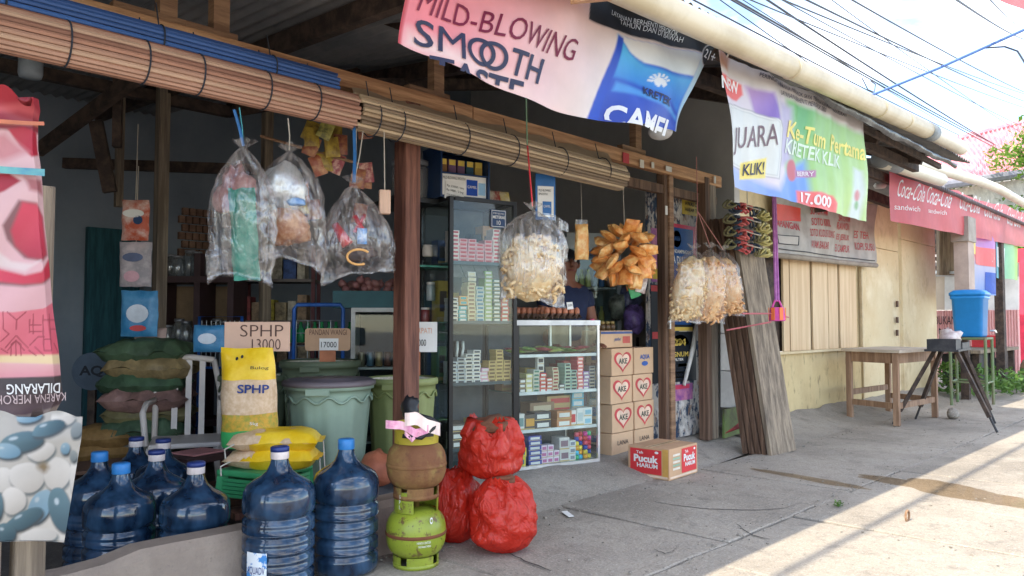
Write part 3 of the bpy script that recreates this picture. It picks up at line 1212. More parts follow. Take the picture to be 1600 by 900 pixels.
for i in range(7):
    a = R(200 + i * 24)
    p0, p1 = V((1027 + 10 * math.cos(a), 130 + 9 * math.sin(a))), V((1027 + 17 * math.cos(a), 130 + 15 * math.sin(a)))
    n_ = V((-math.sin(a), math.cos(a))) * 1.6
    L1.append(([tuple(p0 - n_), tuple(p0 + n_), tuple(p1 + n_), tuple(p1 - n_)], S(236, 240, 244), 1))
L1.append(([(1018, 126), (1026, 120), (1035, 126), (1037, 134), (1031, 138), (1028, 133), (1024, 138), (1020, 133)], S(236, 240, 244), 1))
b1 = banner('advertising_banner', 'pink banner reading MILD-BLOWING SMOOTH with a blue pack at its end', s1, ((633, 62), (1062, 205), (1124, 58), (655, -160)),
            inkmat('pink banner print'), 230, 96, edge=lambda u, v: V((0, 0, -.085 * (1 - v) ** 2 * math.sin(math.pi * min(1, u * 1.02)) ** 1.2)), ink=L1)
maroon = vin('maroon print', S(120, 28, 62))
slate = vin('slate print', S(52, 56, 84))
btext(b1, s1, 'MILD-BLOWING', (660, 12), (888, 98), (898, 66), (668, -22), maroon, bold=.0)
btext(b1, s1, 'S', (659, 64), (686, 74), (690, 34), (662, 22), slate, bold=.008)
btext(b1, s1, 'M', (692, 76), (730, 92), (734, 50), (696, 36), slate, bold=.0)


def annulus(bn, sheet, x, y, a, b, w, rise, mat, e):
    m = MB()
    k = 40
    fp = px_fn(sheet)
    for i in range(k):
        t = 2 * math.pi * i / k
        for f in (1, 1 - w / 2, 1 - w):
            m.v.append(fp(x + a * f * math.cos(t), y + b * f * math.sin(t) + rise * f * math.cos(t), e))
    for i in range(k):
        i2 = (i + 1) % k
        for j in range(2):
            m.f.append([i * 3 + j, i * 3 + j + 1, i2 * 3 + j + 1, i2 * 3 + j])
    m.mi = [0] * len(m.f)
    return obw('letter_ring', m, mat, bn)


annulus(b1, s1, 755, 80, 20, 22, .28, 7, slate, .0045)
annulus(b1, s1, 772, 87, 20, 22, .28, 7, slate, .0055)
btext(b1, s1, 'TH', (794, 114), (840, 132), (850, 94), (797, 76), slate, bold=.015)
btext(b1, s1, 'TASTE', (676, 116), (815, 172), (818, 128), (680, 82), slate, bold=.02, cut=.62)
# blue pack
blk = vin('black print', (.02, .02, .022), .1)
whi = vin('white print', S(238, 238, 236))
blue = vin('royal blue print', S(30, 86, 190))
blue_p = vin('pale blue print', S(168, 210, 240))
btext(b1, s1, 'KRETEK', (998, 148), (1042, 168), (1045, 156), (1001, 136), slate, bold=.02, e=.006)
btext(b1, s1, 'CAMEL', (938, 198), (1046, 226), (1054, 190), (946, 162), whi, bold=.03, e=.006, cut=.3)
btext(b1, s1, 'LAYANAN BERHENTI MEROKOK', (958, 22), (1062, 56), (1064, 48), (960, 14), whi, e=.007)
btext(b1, s1, 'TAHUN DAN DI BAWAH', (972, 36), (1068, 66), (1070, 58), (974, 28), whi, e=.007)
btext(b1, s1, '21+', (1101, 88), (1119, 97), (1121, 83), (1104, 75), whi, e=.011, bold=.02)

# green and white banner hung from the gutter
s2 = Sheet(2.05, lambda X, Z: .014 * math.sin(X * 9 + Z * 1.2) * (.6 + .4 * math.sin(X * 2)) + .006 * math.sin(X * 21 + Z * 3) + .010 * math.sin(X * 3 - Z * 9) + .0022 * math.sin(X * 43 + 2 * Z))
gr1, gr2 = S(140, 204, 128), S(196, 228, 150)
fr_o = [(1133, 162), (1150, 164), (1200, 184), (1218, 188), (1222, 200), (1222, 246), (1216, 280), (1140, 258), (1137, 245), (1132, 200)]
cx_, cy_ = 1178, 222
fr_i = lambda k: [(cx_ + (x - cx_) * k, cy_ + (y - cy_) * k) for x, y in fr_o]
L2 = [(None, S(228, 222, 232), 1),
      ([(1225, 60), (1400, 130), (1400, 400), (1232, 330), (1228, 200)], grad(gr1, gr2, (1225, 200), (1345, 300)), 10),
      ([(1216, 160), (1236, 168), (1240, 250), (1222, 258)], S(196, 190, 222), 10),
      ([(1240, 150), (1268, 160), (1266, 214), (1244, 210)], S(110, 190, 120), 14),
      ([(1100, 60), (1360, 180), (1356, 214), (1300, 186), (1200, 142), (1120, 112)], S(224, 220, 222), 8),
      ([(1166, 134), (1204, 146), (1216, 186), (1206, 190), (1178, 178)], grad(S(196, 160, 214), S(140, 110, 200), (1170, 150), (1205, 170)), 7),
      ([(1140, 250), (1170, 274), (1215, 296), (1236, 262), (1262, 250), (1268, 330), (1200, 312), (1145, 300)], grad(S(170, 190, 240), S(110, 156, 240), (1160, 265), (1240, 310)), 12),
      ([(1110, 108), (1150, 124), (1162, 132), (1163, 148), (1152, 158), (1110, 142)], S(244, 120, 116), 3),
      (fr_o, S(150, 152, 156), 2), (fr_i(.975), S(238, 240, 238), 2), (fr_i(.92), S(176, 180, 182), 2), (fr_i(.905), S(228, 234, 232), 3),
      ([(1162, 254), (1200, 246), (1199, 278), (1161, 280)], S(248, 230, 120), 2),
      (ring(1239, 266, 6.5, 17), S(206, 116, 126), 3), ([(1243, 266), (1274, 266), (1273, 277), (1244, 277)], S(190, 130, 176), 2),
      ([(1243, 298), (1280, 300), (1298, 306), (1306, 318), (1304, 345), (1244, 330)], S(242, 112, 112), 3),
      ([(1332, 262), (1345, 268), (1350, 300), (1346, 345), (1326, 340), (1330, 300)], S(216, 230, 226), 6), (ring(1338, 306, 5, 9), S(214, 130, 132), 4), (ring(1338, 321, 4, 7), S(130, 180, 120), 4),
      ([(1122, 60), (1148, 80), (1140, 110), (1122, 100)], S(206, 160, 140), 6)]
b2 = banner('advertising_banner', 'green and white banner with a yellow badge and 17.000 price hung from the gutter', s2, ((1150, 292), (1354, 346), (1351, 184), (1121, 78)), inkmat('juara banner print'), 200, 90, ink=L2)
btext(b2, s2, 'NEW', (1124, 138), (1156, 148), (1157, 128), (1124, 118), whi, bold=.03, e=.005)
btext(b2, s2, 'JUARA', (1144, 243), (1212, 238), (1209, 194), (1145, 200), vin('plum print', S(126, 104, 112)), e=.006)
btext(b2, s2, 'KLIK!', (1166, 274), (1196, 272), (1197, 252), (1167, 256), slate, e=.008, bold=.01)
yl = vin('cream yellow print', S(250, 232, 140))
btext(b2, s2, 'Ke-Tum Pertama', (1230, 214), (1348, 252), (1350, 226), (1232, 188), yl, e=.004, bold=.02)
btext(b2, s2, 'KRETEK KLIK', (1228, 238), (1312, 264), (1314, 244), (1230, 216), vin('mint print', S(226, 236, 224)), e=.004, bold=.02)
btext(b2, s2, 'BERRY', (1246, 275), (1271, 275), (1271, 268), (1246, 268), whi, e=.006, bold=.01)
btext(b2, s2, '17.000', (1249, 316), (1296, 326), (1297, 308), (1250, 300), whi, e=.005, bold=.03)
btext(b2, s2, 'PERINGATAN:', (1187, 119), (1222, 138), (1222, 130), (1188, 113), slate, e=.004)
btext(b2, s2, 'KARENA MEROKOK, SAYA TERKENA KANKER TENGGOROKAN', (1217, 136), (1320, 184), (1321, 176), (1218, 130), slate, e=.004)
btext(b2, s2, 'LAYANAN BERHENTI MEROKOK 0800', (1217, 148), (1288, 176), (1289, 169), (1218, 141), slate, e=.004)
obw('hanging_tie', MB().tube([s2.at(P(1140, 88, 2.05).x, P(1140, 88, 2.05).z, .0), P(1150, 62, 2.0)], .006, 6), string_w, b2)

# long red drinks banner on the neighbouring eave
s3 = Sheet(2.82, lambda X, Z: .010 * math.sin(X * 4.2 + 1) + .006 * math.sin(X * 7 + Z * 9) + .0016 * math.sin(X * 15 - Z * 20))
b3 = banner('advertising_banner', 'long faded red banner with white script below the lower gutter', s3, ((1393, 345), (1680, 402), (1680, 352), (1389, 266)),
            Mgrad('red drinks banner', [(0, S(226, 96, 106)), (.4, S(240, 134, 138)), (1, S(242, 150, 150))], trans=.5), nu=160, nv=30,
            edge=lambda u, v: V((0, 0, -.05 * v ** 3 * abs(math.sin(u * math.pi * 4.5)))))
for (x, y, w) in ((1400, 306, 40), (1445, 316, 38), (1496, 326, 32), (1536, 338, 26), (1570, 350, 24)):
    btext(b3, s3, 'Coca-Cola', (x, y), (x + w, y + w * .26), (x + w + 3, y - 26 + w * .24), (x + 2, y - 28), whi, e=.012, shear=.12)
btext(b3, s3, 'sandwich', (1399, 327), (1436, 331), (1436, 323), (1399, 318), whi, e=.012)
btext(b3, s3, 'sandwich', (1449, 332), (1478, 336), (1478, 329), (1449, 325), whi, e=.012)

# dirty menu cloth over the shutters
s4 = Sheet(3.40, lambda X, Z: .018 * math.sin(X * 3 - Z * 7) + .009 * math.sin(X * 9 + Z * 8))
b4 = banner('menu_banner', 'grimy beige cloth menu with red lettering above the plank shutters', s4, ((1213, 402), (1366, 415), (1371, 318), (1208, 300)),
            Mgrad('grimy cloth', [(0, S(186, 176, 164)), (.5, S(178, 168, 156)), (1, S(168, 158, 146))], axis=1, trans=.15, var=.3), edge=lambda u, v: V((0, 0, -.05 * v * v * math.sin(math.pi * u))))
redp = vin('brick red print', S(168, 40, 44), .1)
bshape(b4, s4, [(1212, 318), (1254, 325), (1252, 346), (1212, 344)], vin('orange red print', S(196, 60, 44), .1), e=.003)
btext(b4, s4, 'ZAKIAH', (1214, 338), (1252, 346), (1252, 325), (1215, 318), whi, e=.005, bold=.02)
btext(b4, s4, 'LAPANGAN', (1214, 352), (1248, 361), (1247, 349), (1215, 342), redp, e=.004, bold=.03)
bshape(b4, s4, [(1215, 366), (1246, 369), (1245, 384), (1215, 381)], ink, e=.003, name='frame_line')
bshape(b4, s4, [(1216, 367.5), (1244.5, 370.3), (1243.5, 382.5), (1216, 379.7)], vin('cloth print', S(182, 172, 160), .1), e=.0045, name='frame_line')
btext(b4, s4, '0858-1702-8270', (1217, 378), (1243, 381), (1243, 372), (1217, 369), ink, e=.006)
for k, (x, y, w, t) in enumerate(((1267, 335, 26, 'SOTO AYAM'), (1268, 352, 28, 'SOTO KIKIL'), (1265, 369, 38, 'SOTO KUDUS UDANG'), (1265, 387, 28, 'AYAM BAKAR'), (1307, 346, 20, 'SATE AYAM'), (1306, 359, 20, 'RAWON'), (1307, 377, 20, 'ES JERUK'), (1306, 393, 22, 'ES CAMPUR'), (1337, 372, 20, 'ES TEH'), (1338, 390, 26, 'KOPI SUSU'))):
    btext(b4, s4, t, (x, y), (x + w, y + w * .09), (x + w, y - 11 + w * .08), (x, y - 12), redp, e=.004, bold=.01)
bshape(b4, s4, [(1214, 388), (1363, 407), (1363, 408.5), (1214, 389.5)], ink, e=.004, name='frame_line')
q = [s4.at(P(x, y, 3.4).x, P(x, y, 3.4).z) for x, y in ((1205, 398), (1260, 404), (1310, 409), (1366, 415))]
obw('hem_roll', MB().tube(q, .03, 8), M('dirty hem', S(150, 138, 124), .8), b4, True)

# red print wrapped round a stand at the near end
s5 = Sheet(2.35, lambda X, Z: .015 * math.sin(X * 8 + Z * 2) + (.05 * math.sin(Z * 26 + X * 9) if Z > 1.58 else 0) * min(1, (Z - 1.58) * 8) + .006 * math.sin(X * 30 - Z * 22))
b5 = E('wrapped_banner', 'red and pink printed banner strapped round the near stand', 'banner', P(40, 655, 2.35))
pk = Mgrad('pale pink vinyl', [(0, S(242, 196, 200)), (1, S(248, 214, 216))], trans=.3)
edgeR = [(152, 62), (170, 69), (230, 67), (300, 75), (400, 82), (470, 90), (540, 97), (600, 104), (622, 108), (640, 98), (662, 84)]


def er(y):
    for (y0, x0_), (y1, x1_) in zip(edgeR, edgeR[1:]):
        if y0 <= y <= y1:
            return x0_ + (x1_ - x0_) * (y - y0) / (y1 - y0)
    return edgeR[-1][1]


def b5g(u, v):
    y = 662 + (148 - 662) * v
    x = -70 + (er(max(152, min(662, y))) + 70) * u
    y2 = y + (14 * math.sin(u * 9) if v > .99 else 0) - (u * 38 - 4 if v < .001 else 0)
    q = P(x, y2, 2.35)
    r = s5.at(q.x, q.z)
    r.y += .05 * max(0, u - .9) ** 1 * 10 * .6
    return r


f5 = lambda x, y, e=0: (lambda q: s5.at(q.x, q.z, e))(P(x, y, 2.35))
rd, rl = S(214, 40, 70), S(236, 70, 98)
L5 = [(None, grad(S(250, 206, 208), S(244, 190, 196), (0, 250), (60, 480)), 1),
      ([(-90, 130), (110, 130), (72, 205), (-90, 196)], grad(S(190, 44, 62), S(160, 50, 64), (0, 150), (0, 195)), 6), ([(-90, 168), (40, 160), (70, 176), (70, 182), (30, 172), (-90, 180)], S(214, 90, 96), 8),
      ([(-90, 186), (70, 190), (70, 194), (-90, 192)], S(210, 130, 100), 4),
      ([(14, 200), (40, 196), (64, 204), (66, 240), (52, 244), (34, 226)], S(204, 40, 66), 4), ([(-90, 222), (10, 206), (46, 236), (10, 250), (-90, 254)], S(226, 150, 156), 14),
      ([(-90, 268), (16, 270), (34, 282), (8, 298), (-90, 336)], S(190, 44, 64), 4), ([(40, 276), (70, 280), (74, 302), (48, 296)], S(190, 110, 116), 8),
      ([(30, 312), (60, 316), (74, 336), (80, 398), (68, 408), (40, 403), (12, 374), (4, 352)], S(150, 96, 100), 6),
      ([(36, 315), (60, 318), (74, 338), (79, 396), (68, 405), (46, 402), (26, 384), (18, 360)], grad(rl, S(196, 50, 74), (50, 330), (44, 400)), 7),
      ([(-90, 420), (0, 424), (30, 436), (66, 428), (86, 402), (90, 430), (70, 444), (40, 448), (-90, 438)], S(150, 100, 104), 6),
      ([(-90, 416), (0, 420), (40, 430), (66, 424), (84, 402), (88, 430), (66, 442), (36, 444), (-90, 430)], grad(rl, rd, (0, 425), (80, 425)), 5),
      ([(-90, 402), (0, 394), (20, 408), (52, 412), (66, 406), (40, 424), (0, 416), (-90, 412)], S(250, 226, 226), 6),
      ([(-90, 484), (20, 488), (70, 482), (100, 468), (110, 556), (-90, 558)], grad(S(246, 132, 148), S(236, 100, 122), (0, 490), (60, 556)), 2),
      ([(-90, 556), (110, 554), (110, 570), (-90, 564)], S(252, 224, 176), 4), ([(-90, 566), (110, 570), (110, 590), (-90, 592)], grad(S(246, 190, 190), S(236, 156, 170), (0, 566), (0, 590)), 3),
      ([(-90, 593), (120, 587), (120, 700), (-90, 700)], grad(S(70, 60, 64), S(110, 82, 90), (40, 600), (40, 650)), 2), ([(-90, 650), (40, 648), (100, 634), (110, 660), (-90, 680)], S(170, 150, 140), 3)]
for ln in [[(10, 487), (26, 500), (42, 487)], [(26, 500), (26, 516)], [(4, 487), (4, 514), (14, 522), (0, 534)], [(48, 498), (48, 520)], [(54, 490), (54, 522)], [(26, 524), (8, 544)], [(26, 524), (46, 544)], [(26, 532), (12, 548)], [(26, 532), (40, 548)],
           [(18, 556), (18, 538), (26, 532), (34, 538), (34, 556)], [(26, 534), (26, 556)], [(48, 540), (62, 526), (72, 526)], [(70, 492), (70, 548), (82, 548), (82, 490)], [(70, 500), (82, 500)], [(70, 530), (82, 530)], [(48, 508), (68, 508)], [(48, 518), (68, 518)], [(84, 500), (94, 500)], [(84, 514), (95, 514)], [(46, 547), (58, 556)], [(56, 542), (70, 556)], [(88, 536), (97, 552)], [(0, 544), (14, 552)]]:
    for (xa, ya), (xb, yb) in zip(ln, ln[1:]):
        d_ = V((xb - xa, yb - ya)).normalized()
        n_ = V((-d_.y, d_.x)) * .9
        L5.append(([(xa + n_.x, ya + n_.y), (xb + n_.x, yb + n_.y), (xb - n_.x, yb - n_.y), (xa - n_.x, ya - n_.y)], S(170, 60, 78), .8))
ink_sheet(b5, b5g, lambda u, v: (lambda q: V((q.x, 2.35, q.z)))(b5g(u, v)), 110, 300, L5, inkmat('red print vinyl', .15, tone=.72))
wtext(b5, 'DILARANG', lambda u, v, e: f5(8 + 86 * u, 616 - (616 - 600) * v - u * 2, .012), 0, 0, 1, 1, whi, bold=.01, lim=.5, flip=True)
wtext(b5, 'MEROKOK', lambda u, v, e: f5(-34 + 80 * u, 632 - 14 * v - u * 2, .010), 0, 0, 1, 1, vin('faint print', S(170, 150, 150), .1), lim=.5, flip=True)
wtext(b5, 'KARENA', lambda u, v, e: f5(52 + 52 * u, 630 - 13 * v - u * 4, .010), 0, 0, 1, 1, vin('faint print', S(170, 150, 150), .1), lim=.5, flip=True)
obw('strap', MB().grid(lambda u, v: f5(-70 + 138 * u, 255 + 10 * u + 11 * v * (1 if v < .5 else 1), .02), 12, 2), M('teal strap', S(66, 120, 150), .6, c2=S(110, 170, 160)), b5)
obw('strap', MB().grid(lambda u, v: f5(-70 + 136 * u, 186 + 6 * u + 6 * v, .02 + .02 * u), 12, 2), M('orange strap', S(190, 110, 80), .6), b5)

s6 = Sheet(2.30, lambda X, Z: .012 * math.sin(X * 12 + Z * 5) + .008 * math.sin(X * 25 - Z * 14))
b6 = E('pebble_print_tarp', 'white tarp printed with blue-grey pebbles below the red banner', 'tarp', P(50, 850, 2.3))
pts_l = lambda v: -70


def b6g(u, v):
    y = 850 + (648 - 850) * v
    xr = 97 + (134 - 97) * v
    q = P(-70 + (xr + 70) * u, y - (u * 5 if v < .01 else 0) + (6 * math.sin(u * 14) if v > .99 else 0), 2.3)
    return s6.at(q.x, q.z) + V((0, .03 * math.sin(v * 8) * max(0, v - .8) * 4, 0))


peb = [(5, 750, 18, 20, 0, 3), (40, 745, 28, 24, 10, 3), (88, 740, 22, 26, 5, 3), (20, 782, 20, 22, 0, 3), (60, 838, 28, 12, -8, 3), (62, 705, 22, 14, -20, 3), (100, 655, 20, 10, 0, 3), (120, 740, 12, 30, 6, 3), (30, 690, 34, 15, -15, 0), (75, 668, 28, 10, -18, 0), (8, 704, 22, 12, 0, 1), (62, 790, 17, 28, 25, 1), (93, 795, 17, 34, -8, 0), (38, 812, 32, 13, -28, 0), (8, 832, 18, 15, 10, 0), (100, 700, 8, 9, 0, 1), (-30, 700, 24, 18, 5, 0), (-30, 780, 24, 30, 5, 1), (120, 672, 9, 13, 30, 2), (114, 712, 6, 9, 0, 2), (-4, 790, 8, 22, 0, 0), (48, 652, 20, 8, -10, 1)]
pc = [(S(54, 88, 102), S(104, 138, 150)), (S(110, 152, 176), S(160, 192, 208)), (S(110, 120, 124), S(160, 168, 168)), (S(206, 200, 192), S(240, 236, 230))]
L6 = [(None, grad(S(196, 192, 184), S(222, 216, 206), (20, 680), (90, 830)), 1)]
for k, (x, y, a, b, rt_, mi) in enumerate(peb):
    L6.append((ring(x + 2, y + 4, a * 1.03, b * 1.05, rt_, wob=.14, sd=k * 3), S(120, 128, 130) if mi == 3 else S(70, 80, 86), 5))
    L6.append((ring(x, y, a, b, rt_, wob=.14, sd=k * 3), grad(pc[mi][1], pc[mi][0], (x - a * .4, y - b * .9), (x + a * .3, y + b)), 2.5))
    if mi < 2:
        L6.append((ring(x - a * .3, y - b * .35, a * .2, b * .16, rt_), S(196, 212, 220), 3))
L6.append((ring(65, 728, 9, 7, 20, wob=.5), S(150, 130, 100), 10))
ink_sheet(b6, b6g, lambda u, v: (lambda q: V((q.x, 2.3, q.z)))(b6g(u, v)), 110, 110, L6, inkmat('pebble tarp print', .1, .5, .22, tone=.72))
f6 = None
for px in (63, -10):
    q = P(px, 880, 2.36)
    o = ob('stand_post', MB().box((0, 0, .72), (.075, .06, 1.44)), wood_gr, loc=(q.x, q.y + .12, 0))
    bev(o, .004)
    tag(o, 'rough grey wooden post under the pebble tarp, ' + ('nearer the shop' if px > 0 else 'at the picture edge'), 'post')

# ---------------------------------------------------------------- rolled blinds
cordm = M('dark cord', (.03, .035, .05), .9)


def blind(name, label, x0, x1, zc, ry, rz_, mats, n=22, Y=3.21, cords=(), tilt=0.0, skip=None):
    e = E(name, label, 'blind', ((x0 + x1) / 2, Y, zc))
    ln = x1 - x0
    base = None
    rr = random.Random(int(x0 * 100))
    for i in range(n):
        a = 2 * math.pi * i / n
        y, z = ry * math.cos(a), rz_ * math.sin(a)
        r_ = math.pi * (ry + rz_) / n * .52
        m = mats[rr.randrange(len(mats))]
        dx = rr.uniform(-.012, .012)
        ob('slat', MB().tube([(-ln / 2 + dx, y, z - tilt / 2), (0, y, z), (ln / 2 + dx, y, z + tilt / 2)], r_, 6), m, e)
    # spiral end seen from the side
    ob('roll_core', MB().tube([(-ln / 2 + .03, 0, -tilt / 2), (ln / 2 - .03, 0, tilt / 2)], min(ry, rz_) * .86, 12), wood_dk, e)
    for cx in cords:
        m = MB().tube([(cx, (ry + .012) * math.cos(t), (rz_ + .012) * math.sin(t)) for t in [2 * math.pi * j / 18 for j in range(18)]], .0035, 5, closed=True)
        m.tube([(cx, ry * .2, rz_ * .9), (cx, .05, rz_ + .12)], .003, 5)
        ob('cord', m, cordm, e)
    return e


bb = [M('blue slat %d' % i, c, .5, scale=5, stretch=(.3, 1, 1)) for i, c in enumerate((S(58, 92, 150), S(50, 80, 134), S(66, 104, 166)))]
br_ = [M('brown slat %d' % i, c, .45, scale=6, stretch=(.3, 1, 1)) for i, c in enumerate((S(152, 108, 90), S(178, 138, 118), S(138, 98, 82), S(192, 158, 134), S(166, 122, 102)))]
tn = [M('tan slat %d' % i, c, .55, scale=6, stretch=(.3, 1, 1)) for i, c in enumerate((S(178, 154, 124), S(158, 136, 110), S(132, 114, 94), S(198, 176, 144)))]
blind('rolled_blind', 'blue slatted blind rolled tight along the beam, above the brown one', -1.4, 2.06, 2.212, .04, .052, bb, 16, 3.20, (-.75, -.2, .35, .9, 1.4))
blind('rolled_blind', 'reddish-brown rolled blind hanging below the blue one', -1.4, 2.15, 2.095, .068, .076, br_, 22, 3.17, (-.95, -.62, -.3, 0, .25, .5, .78, 1.0, 1.3, 1.55))
blind('rolled_blind', 'tan bamboo blind rolled up beside the brown one', 2.16, 4.38, 2.085, .075, .082, tn, 24, 3.18, (-1.0, -.85, -.4, 0, .45, .9), tilt=-.03)
obw('blind_fringe', MB().grid(lambda u, v: V((2.20 + 2.15 * u, 3.255 - .05 * v, 2.245 - .09 * v + .008 * math.sin(u * 40))), 50, 3), tn[1], shop)
# ---------------------------------------------------------------- things hung along the front
clear = film('clear bag film', (.98, .88, .85), .085, .10, 1.0, 13, (2.0, 2.0, .55))
clear2 = film('crackly cracker film', (1, .95, .92), .14, .14, 1.0, 18, (1.6, 1.6, .35))


def polybag(w, d, H, seed=0, nf=9, fold=.20, neck=.012, wide=.55, skew=0.0, bot=.06, tilt=0.0):
    """a tied poly bag: gathered neck, belly, flat welded bottom seam with two corners; neck at the origin"""
    NT, NS = 44, 30
    m = MB()
    for j in range(NS + 1):
        s = j / NS
        k = min(1, s / wide)
        a = neck + (w / 2 - neck) * (math.sin(k * math.pi / 2) ** .9)
        b = neck + (d / 2 - neck) * math.sin(k * math.pi / 2)
        if s > .62:
            b *= max(0.0, 1 - ((s - .62) / .38) ** 1.6)
        b = max(b, .004)
        for i in range(NT):
            t = 2 * math.pi * i / NT
            f = 1 + fold * (1 - s) ** .8 * math.sin(nf * t + seed + 2 * s) + fold * .5 * math.sin((nf + 4) * t - seed * 2)
            x, y = a * math.cos(t) * (1 + (f - 1) * .4), b * math.sin(t) * f
            z = -H * s - bot * abs(math.cos(t)) ** 3 * s ** 4 + tilt * x * s
            q = V((x + skew * s, y, z))
            q += noise.noise_vector(q * 9 + V((seed * 3.1, 0, 0))) * .024 * s + noise.noise_vector(q * 22 + V((seed, 9, 0))) * .010
            m.v.append(q)
    for j in range(NS):
        for i in range(NT):
            i2 = (i + 1) % NT
            m.f.append([j * NT + i, (j + 1) * NT + i, (j + 1) * NT + i2, j * NT + i2])
    m.f.append([NS * NT + i for i in range(NT)])
    m.mi = [0] * len(m.f)
    # the gathered tuft above the knot
    def tuft(u, v):
        t = 2 * math.pi * u
        r = .010 + .035 * v * (1 + .5 * math.sin(5 * t + seed))
        return V((r * math.cos(t), r * .6 * math.sin(t), .035 * v + .012 * math.sin(3 * t) * v))
    m.grid(tuft, 20, 3, uv=False)
    return m


FACE = R(-30)                     # hung bags turn roughly towards the street corner


def crumple(size, seed, n=16, c=(0, 0, 0), amp=.25):
    m = MB()
    m.lathe([(math.sin(math.pi * j / 12) * .5 + .001, -math.cos(math.pi * j / 12) * .5) for j in range(13)], n=n)
    m.v = [V((p.x * size[0], p.y * size[1], p.z * size[2])) * (1 + amp * 1.6 * noise.noise(p * 3.2 + V((seed, 0, 0))) + amp * noise.noise(p * 9 + V((0, seed, 0)))) + V(c) for p in m.v]
    return m


def cloth(name, c, c2=None):
    return M(name, c, .8, scale=12, c2=c2, bump=.3, bscale=30)


def hung(name, label, px, py, Y, pxtop, w, d, H, seed, parts, cat='bag', film_=None, ties=(), **k):
    T = P(px, py, Y)
    e = E(name, label, cat, T, FACE)
    ob('bag_film', polybag(w, d, H, seed, **k), film_ or clear, e, True)
    for (nm, mb_, mt) in parts:
        ob(nm, mb_, mt, e, True)
    for (tpx, tpy, tY, r, mt) in ties:
        q = chain(e).inverted() @ P(tpx, tpy, tY)
        ob('string', MB().tube([(0, 0, .01), q.lerp(V((0, 0, 0)), .5) + V((.004, 0, 0)), q], r, 5), mt, e)
    return e


teal_s = M('teal string', S(70, 150, 160), .6)
blue_s = M('blue plastic ribbon', S(50, 110, 170), .5)
red_s = M('red plastic string', S(214, 60, 70), .5)
green_s = M('green string', S(120, 160, 130), .7)
tgreen = cloth('folded sea-green cloth', S(40, 120, 104), S(86, 156, 136))
hung('hanging_bag', 'clear bag of folded sea-green cloth hung below the blue ribbon', 380, 232, 3.12, 0, .265, .16, .56, 1.2,
     [('folded_cloth', MB().pillow((.11, .40, .05), (.01, .0, -.37), mat=Matrix.Rotation(R(90), 3, 'X') @ Matrix.Rotation(R(4), 3, 'Z'), seed=2, amp=.012), tgreen),
      ('folded_cloth', crumple((.15, .07, .22), 4, c=(-.03, 0.03, -.20), amp=.35), cloth('pinkish cloth', S(140, 96, 94), S(180, 146, 140)))],
     ties=((374, 168, 3.15, .003, teal_s), (366, 172, 3.15, .007, blue_s)), wide=.42, bot=.04, tilt=-.1)
hung('hanging_bag', 'clear bag of silver and brown packets hung beside the green cloth bag', 452, 238, 3.14, 0, .29, .18, .50, 2.6,
     [('packet', crumple((.18, .10, .2), 7, c=(-.02, 0, -.16), amp=.2), M('silver foil packet', (.62, .62, .6), .3, metal=.5, scale=14, bump=.8, bscale=18)),
      ('packet', crumple((.19, .10, .18), 9, c=(.0, 0, -.34), amp=.2), M('brown foil packet', S(150, 92, 56), .35, scale=14, c2=S(206, 164, 130), bump=.8, bscale=18)),
      ('packet', crumple((.09, .04, .035), 3, c=(.03, -.09, -.24)), M('blue label', S(60, 120, 190), .5, c2=S(190, 210, 226)))],
     ties=((450, 185, 3.15, .003, string_w),), wide=.4, skew=.03, bot=.03, tilt=-.25)
rt = MB().tube([(.02 + .055 * math.cos(t), -.085 - .012 * math.sin(t), -.36 + .035 * math.sin(t)) for t in [R(40 + 260 * i / 16) for i in range(17)]], .006, 6)
hung('hanging_bag', 'wide clear bag holding red cutlery and a tan ring, next to the front post', 553, 288, 3.12, 0, .36, .2, .44, 4.4,
     [('red_piece', MB().tube([(-.09, -.02, -.2), (-.03, -.04, -.3)], [.018, .03], 8), M('red plastic', S(190, 40, 54), .4)),
      ('red_piece', MB().tube([(.0, -.05, -.16), (.04, -.06, -.23), (.035, -.06, -.28)], .012, 8), M('red plastic', S(190, 40, 54), .4)),
      ('red_piece', MB().tube([(.05, -.03, -.15), (.0, -.06, -.24)], .010, 8), M('red plastic', S(190, 40, 54), .4)),
      ('blue_tag', MB().box((.035, -.075, -.26), (.045, .006, .075)), M('blue white tag', S(80, 150, 220), .5, scale=20, c2=S(214, 226, 236))),
      ('tan_ring', rt, M('tan plastic', S(222, 168, 104), .5)),
      ('dark_piece', crumple((.16, .06, .08), 5, c=(.03, .02, -.33)), M('dark rubber', S(70, 56, 58), .6))],
     ties=((556, 200, 3.18, .004, string_w), (568, 200, 3.18, .003, string_w), (553, 195, 3.18, .009, blue_s)), wide=.75, skew=.03, bot=.02, tilt=.18)
q = P(601, 316, 3.1)
e = E('hanging_wood_block', 'small pale wooden block hung on a cord beside the front post', 'block', (q.x, q.y, q.z), FACE)
bev(ob('block', MB().box((0, 0, 0), (.055, .045, .12)), M('pale wood', S(206, 170, 146), .7, scale=4, stretch=(6, 6, 1)), e), .004)
ob('cord', MB().tube([(0, 0, .06), (-.003, .02, .36)], .003, 5), string_w, e)


